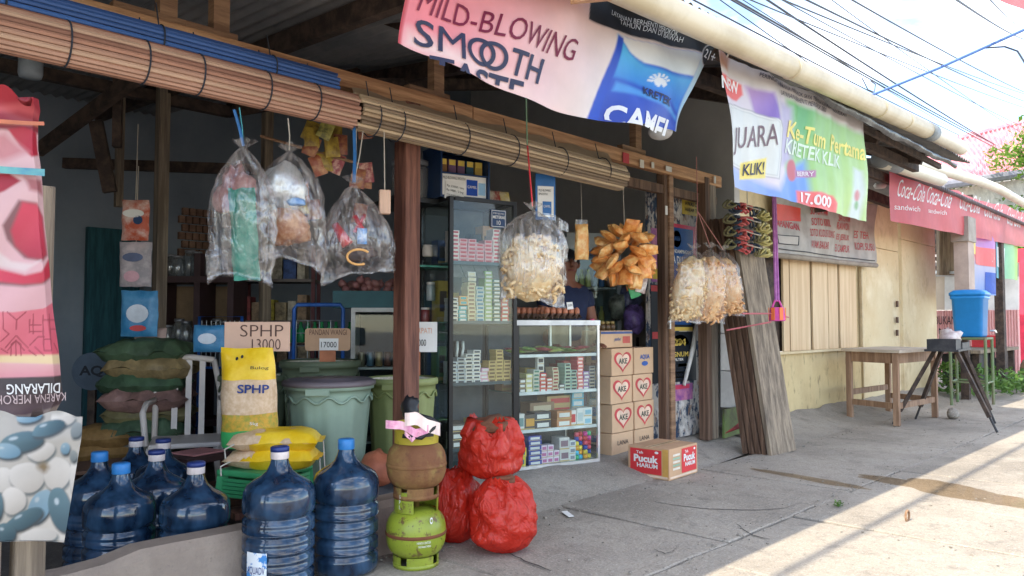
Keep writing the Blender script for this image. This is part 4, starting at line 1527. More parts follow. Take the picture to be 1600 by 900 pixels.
def crackers(n, fnpos, seed, size=.05, thick=.012):
    """curled puffed crackers heaped in a bag"""
    rr = random.Random(seed)
    m = MB()
    for i in range(n):
        c = fnpos(rr)
        mt = Matrix.Rotation(rr.uniform(0, 6.3), 3, 'Z') @ Matrix.Rotation(rr.uniform(0, 3.1), 3, 'X')
        s = size * rr.uniform(.7, 1.2)
        k = rr.uniform(1.5, 3)
        pts = []
        for j in range(8):
            t = k * j / 7 * math.pi * .5
            r = s * (.3 + .5 * j / 7)
            pts.append(mt @ V((r * math.cos(t), r * math.sin(t), rr.uniform(-.2, .2) * s)) + c)
        m.tube(pts, [thick * (.6 + .4 * math.sin(3.1 * j / 7)) for j in range(8)], 5)
    return m


def bagpos(w, d, z0, z1, skew=0):
    def f(rr):
        while True:
            x, y, s = rr.uniform(-1, 1), rr.uniform(-1, 1), rr.random()
            if x * x + y * y < 1:
                a = .55 + .45 * math.sin(min(1, s / .5) * 1.57)
                return V((x * w / 2 * a + skew * s, y * d / 2 * a * (1 - .5 * s * s), z0 + (z1 - z0) * s))
    return f


krp = M('pale puffed cracker', S(244, 212, 158), .7, scale=30, c2=S(253, 240, 206), trans=.35, bump=.8, bscale=50)
kro = M('orange puffed cracker', S(244, 196, 140), .7, scale=30, c2=S(253, 224, 180), trans=.35, bump=.8, bscale=50)
T = P(832, 328, 2.85)
e = E('cracker_bag', 'clear bag of pale crackers hung on a red string before the cabinet', 'bag', T, FACE)
ob('bag_film', polybag(.37, .24, .50, 7.7, nf=11, fold=.16, wide=.36, bot=.03, tilt=-.12), clear2, e, True)
ob('cracker_core', crumple((.30, .20, .34), 5, c=(0, 0, -.325), amp=.12), krp, e, True)
tag(ob('crackers', crackers(420, bagpos(.33, .20, -.16, -.49), 3, .048, .011), krp, e, True), kind='stuff')
ob('bag_corner', MB().grid(lambda u, v: V((.05 + .16 * u, -.02 + .03 * math.sin(u * 7), -.02 - .05 * v - .05 * u + .02 * math.sin(9 * v + u * 5))), 10, 5), clear2, e, True)
iv = chain(e).inverted()
ob('string', MB().tube([(0, 0, .02), iv @ P(826, 250, 2.9), iv @ P(824, 225, 2.95)], .005, 6), red_s, e)
ob('string', MB().tube([iv @ P(824, 228, 2.95), iv @ P(822, 150, 2.6)], .004, 5), green_s, e)

# price bag hung behind it: blue and white wallet
q = P(852, 308, 3.3)
e = E('hanging_price_wallet', 'blue and white paper wallet hung from the tan blind', 'sign', q, FACE)
ob('card', MB().box((0, 0, 0), (.135, .012, .30)), M('blue card', S(52, 112, 178), .5), e)
f_ = fr((-.055, -.007, -.13), (.11, 0, 0), (0, 0, .2))
shape(e, rectp(0, 0, 1, 1), f_, paper, name='paper')
shape(e, rectp(.3, .05, .85, .5), f_, M('blue card', S(52, 112, 178)), e=.004, name='picture')
text(e, 'MILD-BLOWING', f_, .05, .82, .8, .9, ink, e=.004)
text(e, 'SMOOTH', f_, .05, .7, .6, .78, ink, e=.004)
text(e, 'CAMEL', f_, .35, .3, .8, .38, paper, e=.006)
for sx in (-.05, .05):
    ob('cord', MB().tube([(sx, 0, .15), (0, 0, .28)], .003, 5), string_w, e)

# the bunch of fried snack packets
q = P(976, 402, 3.18)
e = E('snack_packet_bunch', 'round bunch of orange fried-snack packets hung at the counter', 'snacks', q, FACE)
sm = [M('orange crisp packet %d' % i, c, .35, scale=26, c2=d_, bump=.8, bscale=22, spec=.5) for i, (c, d_) in enumerate(((S(222, 140, 66), S(246, 200, 130)), (S(206, 122, 54), S(236, 176, 104)), (S(230, 160, 84), S(250, 216, 154))))]
rr = random.Random(8)
k = 0
for row, (zc, rad, nn) in enumerate(((.19, .06, 5), (.12, .13, 8), (.05, .155, 9), (-.02, .16, 9), (-.09, .135, 8), (-.16, .08, 5))):
    for i in range(nn):
        a = 2 * math.pi * (i + .5 * row) / nn
        mt = Matrix.Rotation(a + rr.uniform(-.3, .3), 3, 'Z') @ Matrix.Rotation(R(25 - 60 * zc / .18) + rr.uniform(-.5, .5), 3, 'Y') @ Matrix.Rotation(rr.uniform(-.9, .9), 3, 'X')
        ob('packet', MB().pillow((.13, .10, .055), (rad * 1.15 * math.cos(a), rad * math.sin(a), zc + rr.uniform(-.02, .02)), mat=mt, n=8, m=8, seed=k, amp=.009, p=2.8), sm[k % 3], e, True)
        k += 1
ob('string', MB().tube([(0, 0, .2), (0, .02, .55)], .003, 5), string_w, e)
q = P(989, 450, 3.18)
e = E('sachet_strip', 'green and white sachet hanging under the snack bunch', 'sachet', q, FACE)
ob('sachet', MB().pillow((.08, .14, .02), (0, 0, 0), mat=Matrix.Rotation(R(90), 3, 'X') @ Matrix.Rotation(R(20), 3, 'Z'), seed=3), M('green sachet', S(60, 140, 90), .4), e, True)
ob('sachet', MB().pillow((.08, .13, .02), (.06, -.02, .03), mat=Matrix.Rotation(R(90), 3, 'X') @ Matrix.Rotation(R(-12), 3, 'Z'), seed=5), M('white sachet', S(214, 210, 204), .4, scale=20, c2=S(150, 120, 110)), e, True)
q = P(909, 378, 3.35)
e = E('cracker_packet', 'narrow packet of tan crackers hung left of the snack bunch', 'packet', q, FACE)
ob('packet', MB().pillow((.10, .25, .06), mat=Matrix.Rotation(R(90), 3, 'X'), seed=8, amp=.008, p=5), sm[2], e, True)
ob('hang_tab', MB().box((0, 0, .135), (.09, .004, .04)), clear, e)
ob('cord', MB().tube([(0, 0, .15), (0, .02, .6)], .002, 5), string_w, e)

# three long cracker bags by the doorway
for (px, py, w, H, sx, sd, mt, lab, rl) in ((1084, 390, .26, .52, -.14, 1, krp, 'clear bag of ring crackers hung by the doorway, the one nearest the counter', 7),
                                        (1110, 388, .24, .56, -.02, 2, kro, 'clear bag of pinkish crackers hung by the doorway, middle of three', -2),
                                        (1130, 392, .22, .50, .12, 3, kro, 'clear bag of thin orange crackers hung by the doorway, nearest the planks', -14)):
    T = P(px, py, 2.86 + .02 * sd)
    e = E('cracker_bag', lab, 'bag', T, FACE)
    m = polybag(w, .17, H, sd * 2.3, nf=8, fold=.08, wide=.28, bot=.02, skew=sx * .6)
    ob('bag_film', m, clear, e, True)
    cc_ = crumple((w * .92, .15, H * .86), sd + 3, c=(0, 0, -H * .53), amp=.07)
    for p_ in cc_.v:
        p_.x += sx * .6 * -p_.z / H
    ob('cracker_core', cc_, mt, e, True)
    tag(ob('crackers', crackers(260, bagpos(w * .95, .15, -.09, -H + .02, sx * .55), sd + 20, .042, .011), mt, e, True), kind='stuff')
    ob('string', MB().tube([(0, 0, .01), chain(e).inverted() @ P(1090, 330, 3.0), chain(e).inverted() @ P(1088, 245, 3.05)], .003, 5), M('pinkish string', S(190, 130, 124), .7), e)
# bunch of coiled elastic cords under the banner
q = P(1168, 352, 2.98)
e = E('coiled_cord_bunch', 'bunch of red, blue and yellow coiled cords hung beside the purple rope', 'cords', q, R(-20))
cm = [M('red cord', S(190, 80, 84), .6, c2=S(214, 120, 116)), M('yellow cord', S(186, 176, 110), .6, c2=S(206, 196, 140)), M('navy cord', S(54, 66, 84), .6), M('olive cord', S(120, 116, 84), .6)]
rr = random.Random(2)
for j in range(4):
    for i, (x, m_) in enumerate(((-.20, 3), (-.13, 2), (-.075, 0), (-.02, 0), (.05, 2), (.11, 3), (.155, 1), (.19, 1))):
        z = .15 - .105 * j + rr.uniform(-.012, .012) - .02 * i * .4
        a0, b0 = rr.uniform(.036, .05), rr.uniform(.03, .042)
        mm = MB()
        for kk in range(2):
            mm.tube([(x + a0 * math.cos(t) * (1 - .2 * kk), -.03 * kk + .02 * math.sin(t * 2 + i), z + b0 * math.sin(t) * (1 - .25 * kk)) for t in [2 * math.pi * h / 14 for h in range(14)]], .0095, 6, closed=True)
        ob('coil', mm, cm[m_], e, True)
    ob('tie', MB().tube([(-.06, -.05, .15 - .105 * j), (.03, -.06, .13 - .105 * j), (.1, -.05, .125 - .105 * j)], .005, 5), string_w, e)
ob('hanging_cord', MB().tube([(0, 0, .18), (.02, .02, .42)], .004, 5), string_w, e)
# purple rope with its woven pouch
q0, q1 = P(1209, 312, 2.62), P(1214, 470, 2.62)
e = E('purple_rope_pouch', 'purple rope carrying a pink and orange woven pouch before the planks', 'pouch', q1, R(-25))
iv = chain(e).inverted()
vio = M('purple rope', S(150, 86, 150), .6, scale=30, c2=S(176, 110, 170))
for dx in (-.012, .012):
    ob('rope', MB().tube([iv @ q0 + V((dx * .6, 0, .35)), V((dx, 0, 0))], .011, 6), vio, e)
pinkp = M('pink plastic strip', S(214, 76, 160), .5)
orp = M('orange plastic strip', S(236, 120, 70), .5)
m = MB()
m.lathe([(.055, -.155), (.062, -.15), (.052, -.05), (.048, -.05), (.05, -.14)], n=12)
ob('pouch', m, pinkp, e)
for i in range(6):
    a = R(60 * i + 20)
    ob('woven_strip', MB().box((.060 * math.cos(a), .060 * math.sin(a), -.10), (.006, .03, .095), rz=a), orp, e)
ob('handle', MB().tube([(-.045, 0, -.05), (-.02, 0, .0), (.02, 0, .0), (.045, 0, -.05)], .008, 6), pinkp, e)
# string tied round the planks
pst = M('pink twine', S(196, 110, 116), .7)

# sachet strings behind the left bags
q = P(515, 225, 3.6)
e = E('sachet_string', 'cluster of yellow and red snack sachets strung under the roof', 'sachets', q, FACE)
sc_ = [M('sachet colour %d' % i, c, .4, scale=25, c2=d_) for i, (c, d_) in enumerate(((S(176, 150, 60), S(120, 96, 50)), (S(150, 80, 60), S(196, 150, 110)), (S(120, 60, 56), S(170, 120, 80)), (S(176, 168, 90), S(90, 90, 60)), (S(140, 60, 70), S(210, 170, 150))))]
rr = random.Random(12)
for i in range(22):
    x = rr.uniform(-.16, .2)
    z = rr.uniform(-.34, .14) - abs(x) * .2
    mt = Matrix.Rotation(R(90), 3, 'X') @ Matrix.Rotation(rr.uniform(-.4, .4), 3, 'Z')
    ob('sachet', MB().pillow((.075, .11, .02), (x, rr.uniform(-.06, .06), z), mat=mt, n=6, m=6, seed=i), sc_[rr.randrange(5)], e, True)
ob('stick', MB().tube([(-.36, 0, .02), (-.02, 0, -.06), (.16, 0, -.1)], .008, 6), wood, e)
# ---------------------------------------------------------------- water bottles
jug_blue = bpy.data.materials.new('dark blue water jug')
jug_blue.use_nodes = True
n_ = jug_blue.node_tree
b_ = n_.nodes['Principled BSDF']
b_.inputs['Base Color'].default_value = (*S(44, 78, 112), 1)
b_.inputs['Roughness'].default_value = .12
b_.inputs['Coat Weight'].default_value = .4
b_.inputs['Coat Roughness'].default_value = .05
lw_ = n_.nodes.new('ShaderNodeTexNoise')
lw_.inputs['Scale'].default_value = 5
cr_ = n_.nodes.new('ShaderNodeValToRGB')
cr_.color_ramp.elements[0].position = .35
cr_.color_ramp.elements[0].color = (*S(18, 34, 54), 1)
cr_.color_ramp.elements[1].position = .7
cr_.color_ramp.elements[1].color = (*S(46, 74, 102), 1)
n_.links.new(lw_.outputs['Fac'], cr_.inputs['Fac'])
n_.links.new(cr_.outputs['Color'], b_.inputs['Base Color'])
cap_b = M('blue bottle cap', S(52, 124, 190), .4)
cap_w = M('white cap seal', S(222, 208, 204), .5)
cap_n = M('navy cap', S(44, 60, 120), .4)


def jug_profile():
    p = [(.005, .0), (.115, .0), (.132, .012)]
    z = .03
    for i in range(4):
        p += [(.1385, z), (.1385, z + .03), (.1385, z + .044), (.129, z + .052), (.129, z + .062), (.1385, z + .070)]
        z += .07
    p += [(.140, .325), (.1405, .36), (.137, .39), (.124, .413), (.10, .43), (.072, .445), (.05, .465), (.038, .49), (.033, .51), (.033, .525)]
    return [(r, zz) for r, zz in p]


def jug(loc, label, cap, s=1.0, rz=0.0, group='water bottles', full=True):
    e = E('water_bottle', label, 'water bottle', loc, rz, None)
    ob('body', MB().lathe([(r * s, z * s) for r, z in jug_profile()], n=36), jug_blue, e, True)
    c = MB().lathe([(.0345 * s, .512 * s), (.0355 * s, .514 * s), (.0355 * s, .535 * s), (.035 * s, .552 * s), (.030 * s, .556 * s)], n=24, fn=lambda t, z: 1 + .012 * math.sin(24 * t))
    if cap == 'blue':
        ob('cap', c, cap_b, e, True)
    else:
        ob('cap', c, cap_w, e, True)
        ob('cap_top', MB().lathe([(.0365 * s, .541 * s), (.0365 * s, .557 * s), (.031 * s, .561 * s), (.001, .561 * s)], n=24), cap_n, e, True)
    return e


FZ = -.09
q = D(436, 800, 3.05)
J1 = jug((q.x, q.y, 0), 'large blue water bottle with white seal on the pavement, in front of the stool', 'white', 1.0)
# its label
aw = math.atan2(-q.y, -q.x) - .62
m = MB().grid(lambda u, v: V((.1425 * math.cos(aw - .32 + .64 * u), .1425 * math.sin(aw - .32 + .64 * u), .05 + .13 * v)), 10, 2)
ob('label', m, M('blue and white label', S(70, 140, 206), .4, scale=14, c2=S(236, 240, 244), lo=.48, hi=.52), J1, True)
fl_ = lambda u, v, e=0: V(((.1425 + e) * math.cos(aw - .3 + .6 * u), (.1425 + e) * math.sin(aw - .3 + .6 * u), .05 + .13 * v))
text(J1, 'AQUADV', fl_, .05, .35, .95, .6, M('navy print', S(36, 60, 130)), e=.002, lim=.5)
q = D(540, 800, 3.28)
jug((q.x, q.y, 0), 'large blue water bottle with light blue cap on the pavement beside the gas cylinders', 'blue', 1.0, 1.0)
for (px, z, cap, lab) in ((307, 3.22, 'white', 'dark water bottle behind the kerb, nearest the green stool'), (190, 3.22, 'blue', 'dark water bottle with light blue cap, foremost behind the kerb'),
                          (245, 3.52, 'white', 'dark water bottle with navy and white cap, second row behind the kerb'), (156, 3.50, 'blue', 'dark water bottle with light blue cap, half behind the pebble tarp'),
                          (213, 3.92, 'white', 'dark water bottle with pale seal, back row inside the shop'), (255, 3.86, 'white', 'dark water bottle with printed cap, back row nearest the bench')):
    q = D(px, 700, z)
    jug((q.x, q.y, FZ), lab, cap, 1.0, px)

# ---------------------------------------------------------------- gas cylinders
gas_g = Mlayer('green gas cylinder paint', S(140, 152, 46), [(S(104, 116, 40), 5, .45, .7, .6, I3), (S(96, 70, 44), 20, .56, .62, .9, I3), (S(84, 54, 36), 60, .60, .66, .8, I3), (S(176, 182, 90), 3, .55, .75, .4, I3)], rough=.35, bump=.08, spec=.5)
gas_r = Mlayer('rusty gas cylinder paint', S(134, 100, 62), [(S(110, 70, 48), 5, .40, .58, .9, I3), (S(150, 134, 74), 8, .56, .7, .7, I3), (S(70, 48, 36), 30, .58, .72, .6, I3)], rough=.7, bump=.25)
gas_y = Mlayer('yellow-green collar paint', S(170, 152, 52), [(S(120, 100, 44), 8, .5, .7, .7, I3), (S(90, 66, 40), 30, .6, .72, .7, I3)], rough=.5, bump=.1)


def cyl_body(m, seamr=.134):
    pts = [(.002, .035)]
    for i in range(15):
        a = -math.pi / 2 + math.pi * i / 14
        r = .131 * max(0, math.cos(a)) ** .62
        pts.append((max(r, .02), .142 + .108 * math.copysign(abs(math.sin(a)) ** .8, a)))
    pts = sorted(pts, key=lambda t: t[1])
    out = []
    for (r, z) in pts:
        out.append((r, z))
    return m.lathe(out, n=36)


def collar(m, z0, z1, r, a0, a1, n=26):
    for (ra, s) in ((r, 1), (r - .004, -1)):
        v = []
        for i in range(n + 1):
            a = a0 + (a1 - a0) * i / n
            v += [(ra * math.cos(a), ra * math.sin(a), z0), (ra * 1.02 * math.cos(a), ra * 1.02 * math.sin(a), z1)]
        m.add(v, [(2 * i, 2 * i + 2, 2 * i + 3, 2 * i + 1) if s > 0 else (2 * i + 1, 2 * i + 3, 2 * i + 2, 2 * i) for i in range(n)])
    return m


q = D(650, 830, 3.36)
GX, GY = q.x, q.y
va = math.atan2(-GY, -GX)         # towards the street corner


def gas(name, label, z, body, coll, ring):
    e = E(name, label, 'gas cylinder', (GX, GY, z))
    ob('tank', cyl_body(MB()), body, e, True)
    ob('weld_seam', MB().lathe([(.130, .134), (.1335, .138), (.1335, .146), (.130, .150)], n=36, capb=False, capt=False), body if ring else M('rust seam', S(110, 66, 40), .8), e, True)
    f = MB()
    for i in range(4):
        collar(f, 0, .05, .098, va - .4 + i * 1.57, va + .85 + i * 1.57, 10)
    f.lathe([(.098, .0), (.1, .0), (.1, .018), (.098, .018)], n=30, capb=False, capt=False)
    ob('foot_ring', f, body, e, True)
    for a0_, a1_ in (((-2.6, 1.5),) if z else ((-1.9, -.12), (1.15, 3.3))):
        ob('collar', collar(MB(), .236, .325, .096, va + a0_, va + a1_), coll, e, True)
    ob('valve', MB().lathe([(.016, .24), (.016, .29), (.024, .292), (.024, .305), (.012, .31)], n=12), M('brass', S(180, 150, 90), .35, metal=.8), e, True)
    return e


ga = gas('gas_cylinder', 'green gas cylinder standing on the pavement under the rusty one', 0, gas_g, gas_g, 0)
aa = va + .18
fc = lambda u, v, e=0: V(((.132 + e) * math.cos(aa + .5 * (u - .5)), (.132 + e) * math.sin(aa + .5 * (u - .5)), .115 + .05 * v))
text(ga, 'HANYA UNTUK', fc, .2, .1, 1.1, .3, paper, e=.004, lim=.6)
text(ga, 'MASYARAKAT MISKIN', fc, .3, -.2, 1.1, -.02, paper, e=.004, lim=.6)
fe = lambda u, v, e=0: (lambda a, z: V(((.118 + e) * math.cos(a), (.118 + e) * math.sin(a), z)))(aa + .3 + .12 * u, .19 + .035 * v)
shape(ga, [(.5 + .5 * math.cos(t), .6 + .4 * math.sin(t)) for t in [2 * math.pi * i / 16 for i in range(16)]], fe, paper, e=.008, name='emblem')
shape(ga, [(.5 + .3 * math.cos(t), .62 + .2 * math.sin(t)) for t in [2 * math.pi * i / 16 for i in range(16)]], fe, gas_g, e=.010, name='emblem')
fs_ = lambda u, v, e=0: V(((.099 + e) * math.cos(va - .85 + .18 * u), (.099 + e) * math.sin(va - .85 + .18 * u), .255 + .06 * v))
wt_ = M('stencil white', S(220, 222, 210), .6)
for k, z in enumerate((.0, .38, .76)):
    text(ga, 'LPG'[k], fs_, .3, z, .75, z + .26, wt_, e=.002)
gb = gas('gas_cylinder', 'rusty gas cylinder stacked on top of the green one', .292, gas_r, gas_y, 1)
ob('valve_cap', MB().box((.1 * math.cos(va + .5), .1 * math.sin(va + .5), .28), (.05, .015, .018), rz=va + .5 + 1.57), black, gb)
# ribbon and black strap lying over the upper collar
e = E('ribbon_bundle', 'pink and white ribbon with a black strap tied on the upper gas cylinder', 'ribbon', (GX, GY, .292 + .30))
side = V((-math.sin(va), math.cos(va), 0))
out = V((math.cos(va), math.sin(va), 0))


def strip(pts, w, n=14):
    pts = [V(p) for p in pts]

    def g(u, v):
        t = u * (len(pts) - 1)
        i = min(int(t), len(pts) - 2)
        p = pts[i].lerp(pts[i + 1], t - i)
        return p + V((0, 0, (v - .5) * w)) + out * .006 * math.sin(u * 14)
    return MB().grid(g, n, 2)


pk_ = M('pink ribbon', S(226, 150, 180), .6, scale=30, c2=S(246, 196, 206))
pw_ = M('pale ribbon', S(244, 216, 206), .6)
ob('ribbon', strip([out * .11 - side * .13 + V((0, 0, .03)), out * .12 - side * .06 + V((0, 0, .025)), out * .125 + V((0, 0, -.01)), out * .12 + side * .05 + V((0, 0, .01))], .035), pk_, e)
ob('ribbon', strip([out * .125 - side * .05 + V((0, 0, -.005)), out * .13 - side * .02 + V((0, 0, -.035)), out * .125 + side * .01 + V((0, 0, -.01))], .02), pk_, e)
ob('ribbon', strip([out * .12 - side * .05 + V((0, 0, .05)), out * .13 + V((0, 0, .055)), out * .12 + side * .05 + V((0, 0, .02)), out * .11 + side * .10 + V((0, 0, .005))], .055), pw_, e)
ob('strap', crumple((.07, .09, .11), 6, c=tuple(out * .05 - side * .03 + V((0, 0, .085)))), black, e, True)
ob('strap', MB().tube([out * .08 - side * .02 + V((0, 0, .07)), out * .1 + side * .06 + V((0, 0, .05)), out * .1 + side * .10 + V((0, 0, .03)), out * .115 + side * .02 + V((0, 0, -.03)), out * .115 - side * .06 + V((0, 0, -.02))], .010, 6), black, e, True)

# ---------------------------------------------------------------- red refuse sacks
redbag = bpy.data.materials.new('red plastic sack')
redbag.use_nodes = True
n_ = redbag.node_tree
b_ = n_.nodes['Principled BSDF']
b_.inputs['Base Color'].default_value = (*S(214, 56, 40), 1)
b_.inputs['Roughness'].default_value = .2
b_.inputs['Specular IOR Level'].default_value = .6
b_.inputs['Subsurface Weight'].default_value = 0
l_ = n_.links.new
tc_ = n_.nodes.new('ShaderNodeTexCoord')
mp_ = n_.nodes.new('ShaderNodeMapping')
mp_.inputs['Scale'].default_value = (1.6, 1, .55)
mp_.inputs['Rotation'].default_value = (.4, .5, 0)
l_(tc_.outputs['Object'], mp_.inputs['Vector'])
nz_ = n_.nodes.new('ShaderNodeTexNoise')
nz_.inputs['Scale'].default_value = 13
nz_.inputs['Detail'].default_value = 4
nz_.inputs['Distortion'].default_value = 2.6
l_(mp_.outputs['Vector'], nz_.inputs['Vector'])
bp_ = n_.nodes.new('ShaderNodeBump')
bp_.inputs['Strength'].default_value = .85
bp_.inputs['Distance'].default_value = .03
l_(nz_.outputs['Fac'], bp_.inputs['Height'])
l_(bp_.outputs['Normal'], b_.inputs['Normal'])
tl_ = n_.nodes.new('ShaderNodeBsdfTranslucent')
tl_.inputs['Color'].default_value = (*S(226, 70, 50), 1)
mx_ = n_.nodes.new('ShaderNodeMixShader')
mx_.inputs['Fac'].default_value = .38
l_(b_.outputs[0], mx_.inputs[1])
l_(tl_.outputs[0], mx_.inputs[2])
l_(mx_.outputs[0], n_.nodes['Material Output'].inputs['Surface'])


def sack(label, loc, r, H, seed, lean=0.0, ears=True, top=.35):
    e = E('refuse_sack', label, 'sack', loc, seed)
    m = MB()
    NT, NS = 56, 34
    for j in range(NS + 1):
        s = j / NS
        rr_ = r * (math.sin(min(1, s / .3 + .18) * math.pi / 2) ** .7) * (1 - max(0, (s - .55) / .45) ** 2.0 * (1 - top))
        for i in range(NT):
            t = 2 * math.pi * i / NT
            p = V((math.cos(t), math.sin(t), s * 2))
            k = 1 + .20 * noise.noise(p * 1.5 + V((seed * 5, 0, 0))) + .09 * noise.noise(p * 3.8 + V((0, seed * 5, 0))) + .03 * noise.noise(p * 9) + (.16 * math.sin(7 * t + seed * 3) + .07 * math.sin(13 * t)) * max(0, s - .45) * 2
            k += .006 * math.sin((s * 30 + 3 * math.sin(t * 2 + seed)) * 1.0)
            z = H * s + .03 * noise.noise(p * 2 + V((0, 0, seed))) * s
            m.v.append(V((rr_ * k * math.cos(t) + lean * s, rr_ * k * math.sin(t), max(0.0, z))))
    for j in range(NS):
        for i in range(NT):
            i2 = (i + 1) % NT
            m.f.append([j * NT + i, j * NT + i2, (j + 1) * NT + i2, (j + 1) * NT + i])
    m.f.append(list(range(NT))[::-1])
    m.f.append([NS * NT + i for i in range(NT)])
    m.mi = [0] * len(m.f)
    ob('bag', m, redbag, e, True)
    for k, a in enumerate((seed, seed + 2.4) if ears else ()):
        def ear(u, v, a=a):
            x = (u - .5) * r * .9
            return V((math.cos(a), math.sin(a), 0)) * (r * (.5 + .25 * v)) + V((-math.sin(a), math.cos(a), 0)) * x * (1 - .6 * v) + V((lean, 0, H * .86 + r * .42 * v + .01 * math.sin(u * 17)))
        ob('bag_ear', MB().grid(ear, 10, 6), redbag, e, True)
    return e


contents = M('brown husk', S(110, 70, 50), .9, scale=30, bump=.5)
q = D(787, 850, 3.56)
s_b = sack('full red plastic sack on the pavement, foremost of three', (q.x, q.y, 0), .148, .33, .6)
ob('contents', crumple((.12, .12, .05), 3, c=(.0, 0, .325)), contents, s_b, True)
q = D(712, 840, 3.72)
sack('limp red sack squeezed between the gas cylinders and the other sacks', (q.x, q.y, 0), .125, .34, 2.2)
q = D(768, 750, 3.66)
s_a = sack('bulging red sack piled on top of two others, showing brown husks', (q.x, q.y, .315), .142, .27, 4.1, top=.75)
ob('contents', crumple((.20, .18, .09), 5, c=(.02, 0, .25)), contents, s_a, True)

# clear crumpled plastic, paper scrap and a ring on the ground
q = D(602, 800, 3.75)
o = ob('crumpled_plastic', crumple((.16, .16, .16), 2, c=(0, 0, .08), amp=.35), clear, loc=(q.x - .05, q.y, 0))
tag(o, 'crumpled clear plastic wrap between the water bottle and the gas cylinders', 'litter')
q = G(887, 803, .006)
o = ob('paper_scrap', MB().box((0, 0, 0), (.11, .035, .003), rz=R(60)).wob(.004, 20), paper, loc=(q.x, q.y, .006))
tag(o, 'small torn white paper scrap lying on the shaded pavement', 'litter')
q = G(1418, 811, .012)
o = ob('ring', MB().tube([(.028 * math.cos(t), .0, .028 * math.sin(t) + .024) for t in [2 * math.pi * i / 16 for i in range(16)]], .006, 6, closed=True), wood, loc=(q.x, q.y, .004))
tag(o, 'small brown ring lying on the sunlit slab', 'litter')

# ---------------------------------------------------------------- tea carton on the pavement


def carton(name, label, size, loc, rz, mat, cat='carton', group=None):
    e = E(name, label, cat, loc, rz, group)
    bev(ob('box', MB().box((0, 0, size[2] / 2), size), mat, e), .004)
    x, y, z = size
    m = MB().box((0, 0, z + .0012), (x * .995, .05, .0012))
    ob('tape', m, M('parcel tape', S(206, 176, 136), .3), e)
    # flap joint
    ob('flap_joint', MB().box((0, 0, z + .0022), (x, .004, .001)), M('joint shade', S(120, 90, 66), .9), e)
    return e


pred = M('tea carton red', S(206, 52, 56), .6, var=.06)
qf, ql, qr = G(1046, 752), G(993, 740), G(1090, 738)
ax_ = (qr - qf).normalized()
W_, D_ = (qr - qf).length, (ql - qf).length
rz_ = math.atan2(ax_.y, ax_.x)
cx = qf + ax_ * W_ / 2 + V((-ax_.y, ax_.x, 0)) * D_ / 2
H_ = .208
e = carton('tea_carton', 'red and tan tea carton standing alone on the pavement', (W_, D_, H_), (cx.x, cx.y, 0), rz_, card)
for f_ in (fr((-W_ / 2, -D_ / 2, 0), (W_, 0, 0), (0, 0, H_)), fr((-W_ / 2, D_ / 2, 0), (0, -D_, 0), (0, 0, H_))):
    left = f_(0, 0)[1] > 0
    u0, u1 = (.06, .82) if left else (.42, .95)
    shape(e, rectp(u0, .14, u1, .93), f_, pred, name='printed_panel')
    shape(e, rectp(.02, .05, .96, .115), f_, M('pale print', S(226, 200, 176)), name='printed_band')
    w_ = u1 - u0
    text(e, 'Pucuk', f_, u0 + w_ * .12, .50, u1 - w_ * .10, .74, paper, e=.004, bold=.04)
    text(e, 'HARUM', f_, u0 + w_ * .22, .33, u1 - w_ * .12, .47, paper, e=.004, bold=.03)
    text(e, 'Teh', f_, u0 + w_ * .2, .77, u0 + w_ * .42, .86, paper, e=.004, bold=.02)
    shape(e, ell(u0 + w_ * .85, .85, w_ * .06, .04), f_, paper, e=.004, name='printed_mark')
    if left:
        shape(e, rectp(.84, .1, .98, .98), f_, M('ochre band', S(206, 160, 84)), name='printed_band')
    else:
        for k in range(5):
            shape(e, rectp(.12, .3 + k * .11, .36, .37 + k * .11), f_, M('pale green print', S(150, 176, 150)) if k in (1, 3) else M('white print box', S(226, 216, 200)), name='printed_note')
# ---------------------------------------------------------------- glass cases
gl = glass('cabinet glass', base=.015, top=.35, dust=.006)
blkm = M('black aluminium', (.018, .018, .02), .35, metal=.3)
alu = M('silver aluminium', (.62, .63, .63), .35, metal=.6)
alu_w = M('pale shelf edge', (.68, .70, .70), .4)
grey_back = M('grey cabinet board', S(70, 78, 86), .7, scale=3, c2=S(92, 100, 108))
RZ = math.atan2(3.28 - 3.57, 4.27 - 3.15)
CM = Matrix.Translation((3.15, 3.57, .10)) @ Matrix.Rotation(RZ, 4, 'Z')
LC = .475                          # where the tall black cabinet ends and the silver case begins


def CL(x, y, z):
    return CM @ V((x, y, z))


cab = E('tall_cabinet', 'tall black-framed glass cabinet filled with cigarette packs', 'cabinet', CL(0, 0, 0), RZ)
CH, CDp = 1.74, .42
for x in (0.0, LC - .012):
    for y in (0.0, CDp):
        ob('upright', MB().box((x, y, CH / 2), (.026, .026, CH)), blkm, cab)
for z in (.012, CH - .012):
    for y in (0, CDp):
        ob('rail', MB().box((LC / 2, y, z), (LC - .05, .024, .024)), blkm, cab)
    for x in (0, LC - .012):
        ob('rail', MB().box((x, CDp / 2, z), (.024, CDp - .03, .024)), blkm, cab)
cshelf = [.02, .17, .57, .955, 1.33]
for z in cshelf:
    ob('shelf', MB().box((LC / 2 - .006, CDp / 2, z), (LC - .04, CDp - .03, .008)), M('glass shelf', S(120, 150, 148), .15), cab)
    ob('shelf_edge', MB().box((LC / 2 - .006, .012, z), (LC - .04, .006, .02)), M('dark shelf edge', S(70, 80, 86), .4, metal=.4), cab)
ob('back_panel', MB().box((LC / 2 - .006, CDp - .02, CH / 2), (LC - .04, .006, CH - .04)), grey_back, cab)
ob('top_panel', MB().box((LC / 2 - .006, CDp / 2, CH - .004), (LC, CDp + .02, .006)), blkm, cab)
ob('pane', MB().box((LC / 2 - .006, -.004, CH / 2), (LC - .04, .004, CH - .05)), gl, cab)
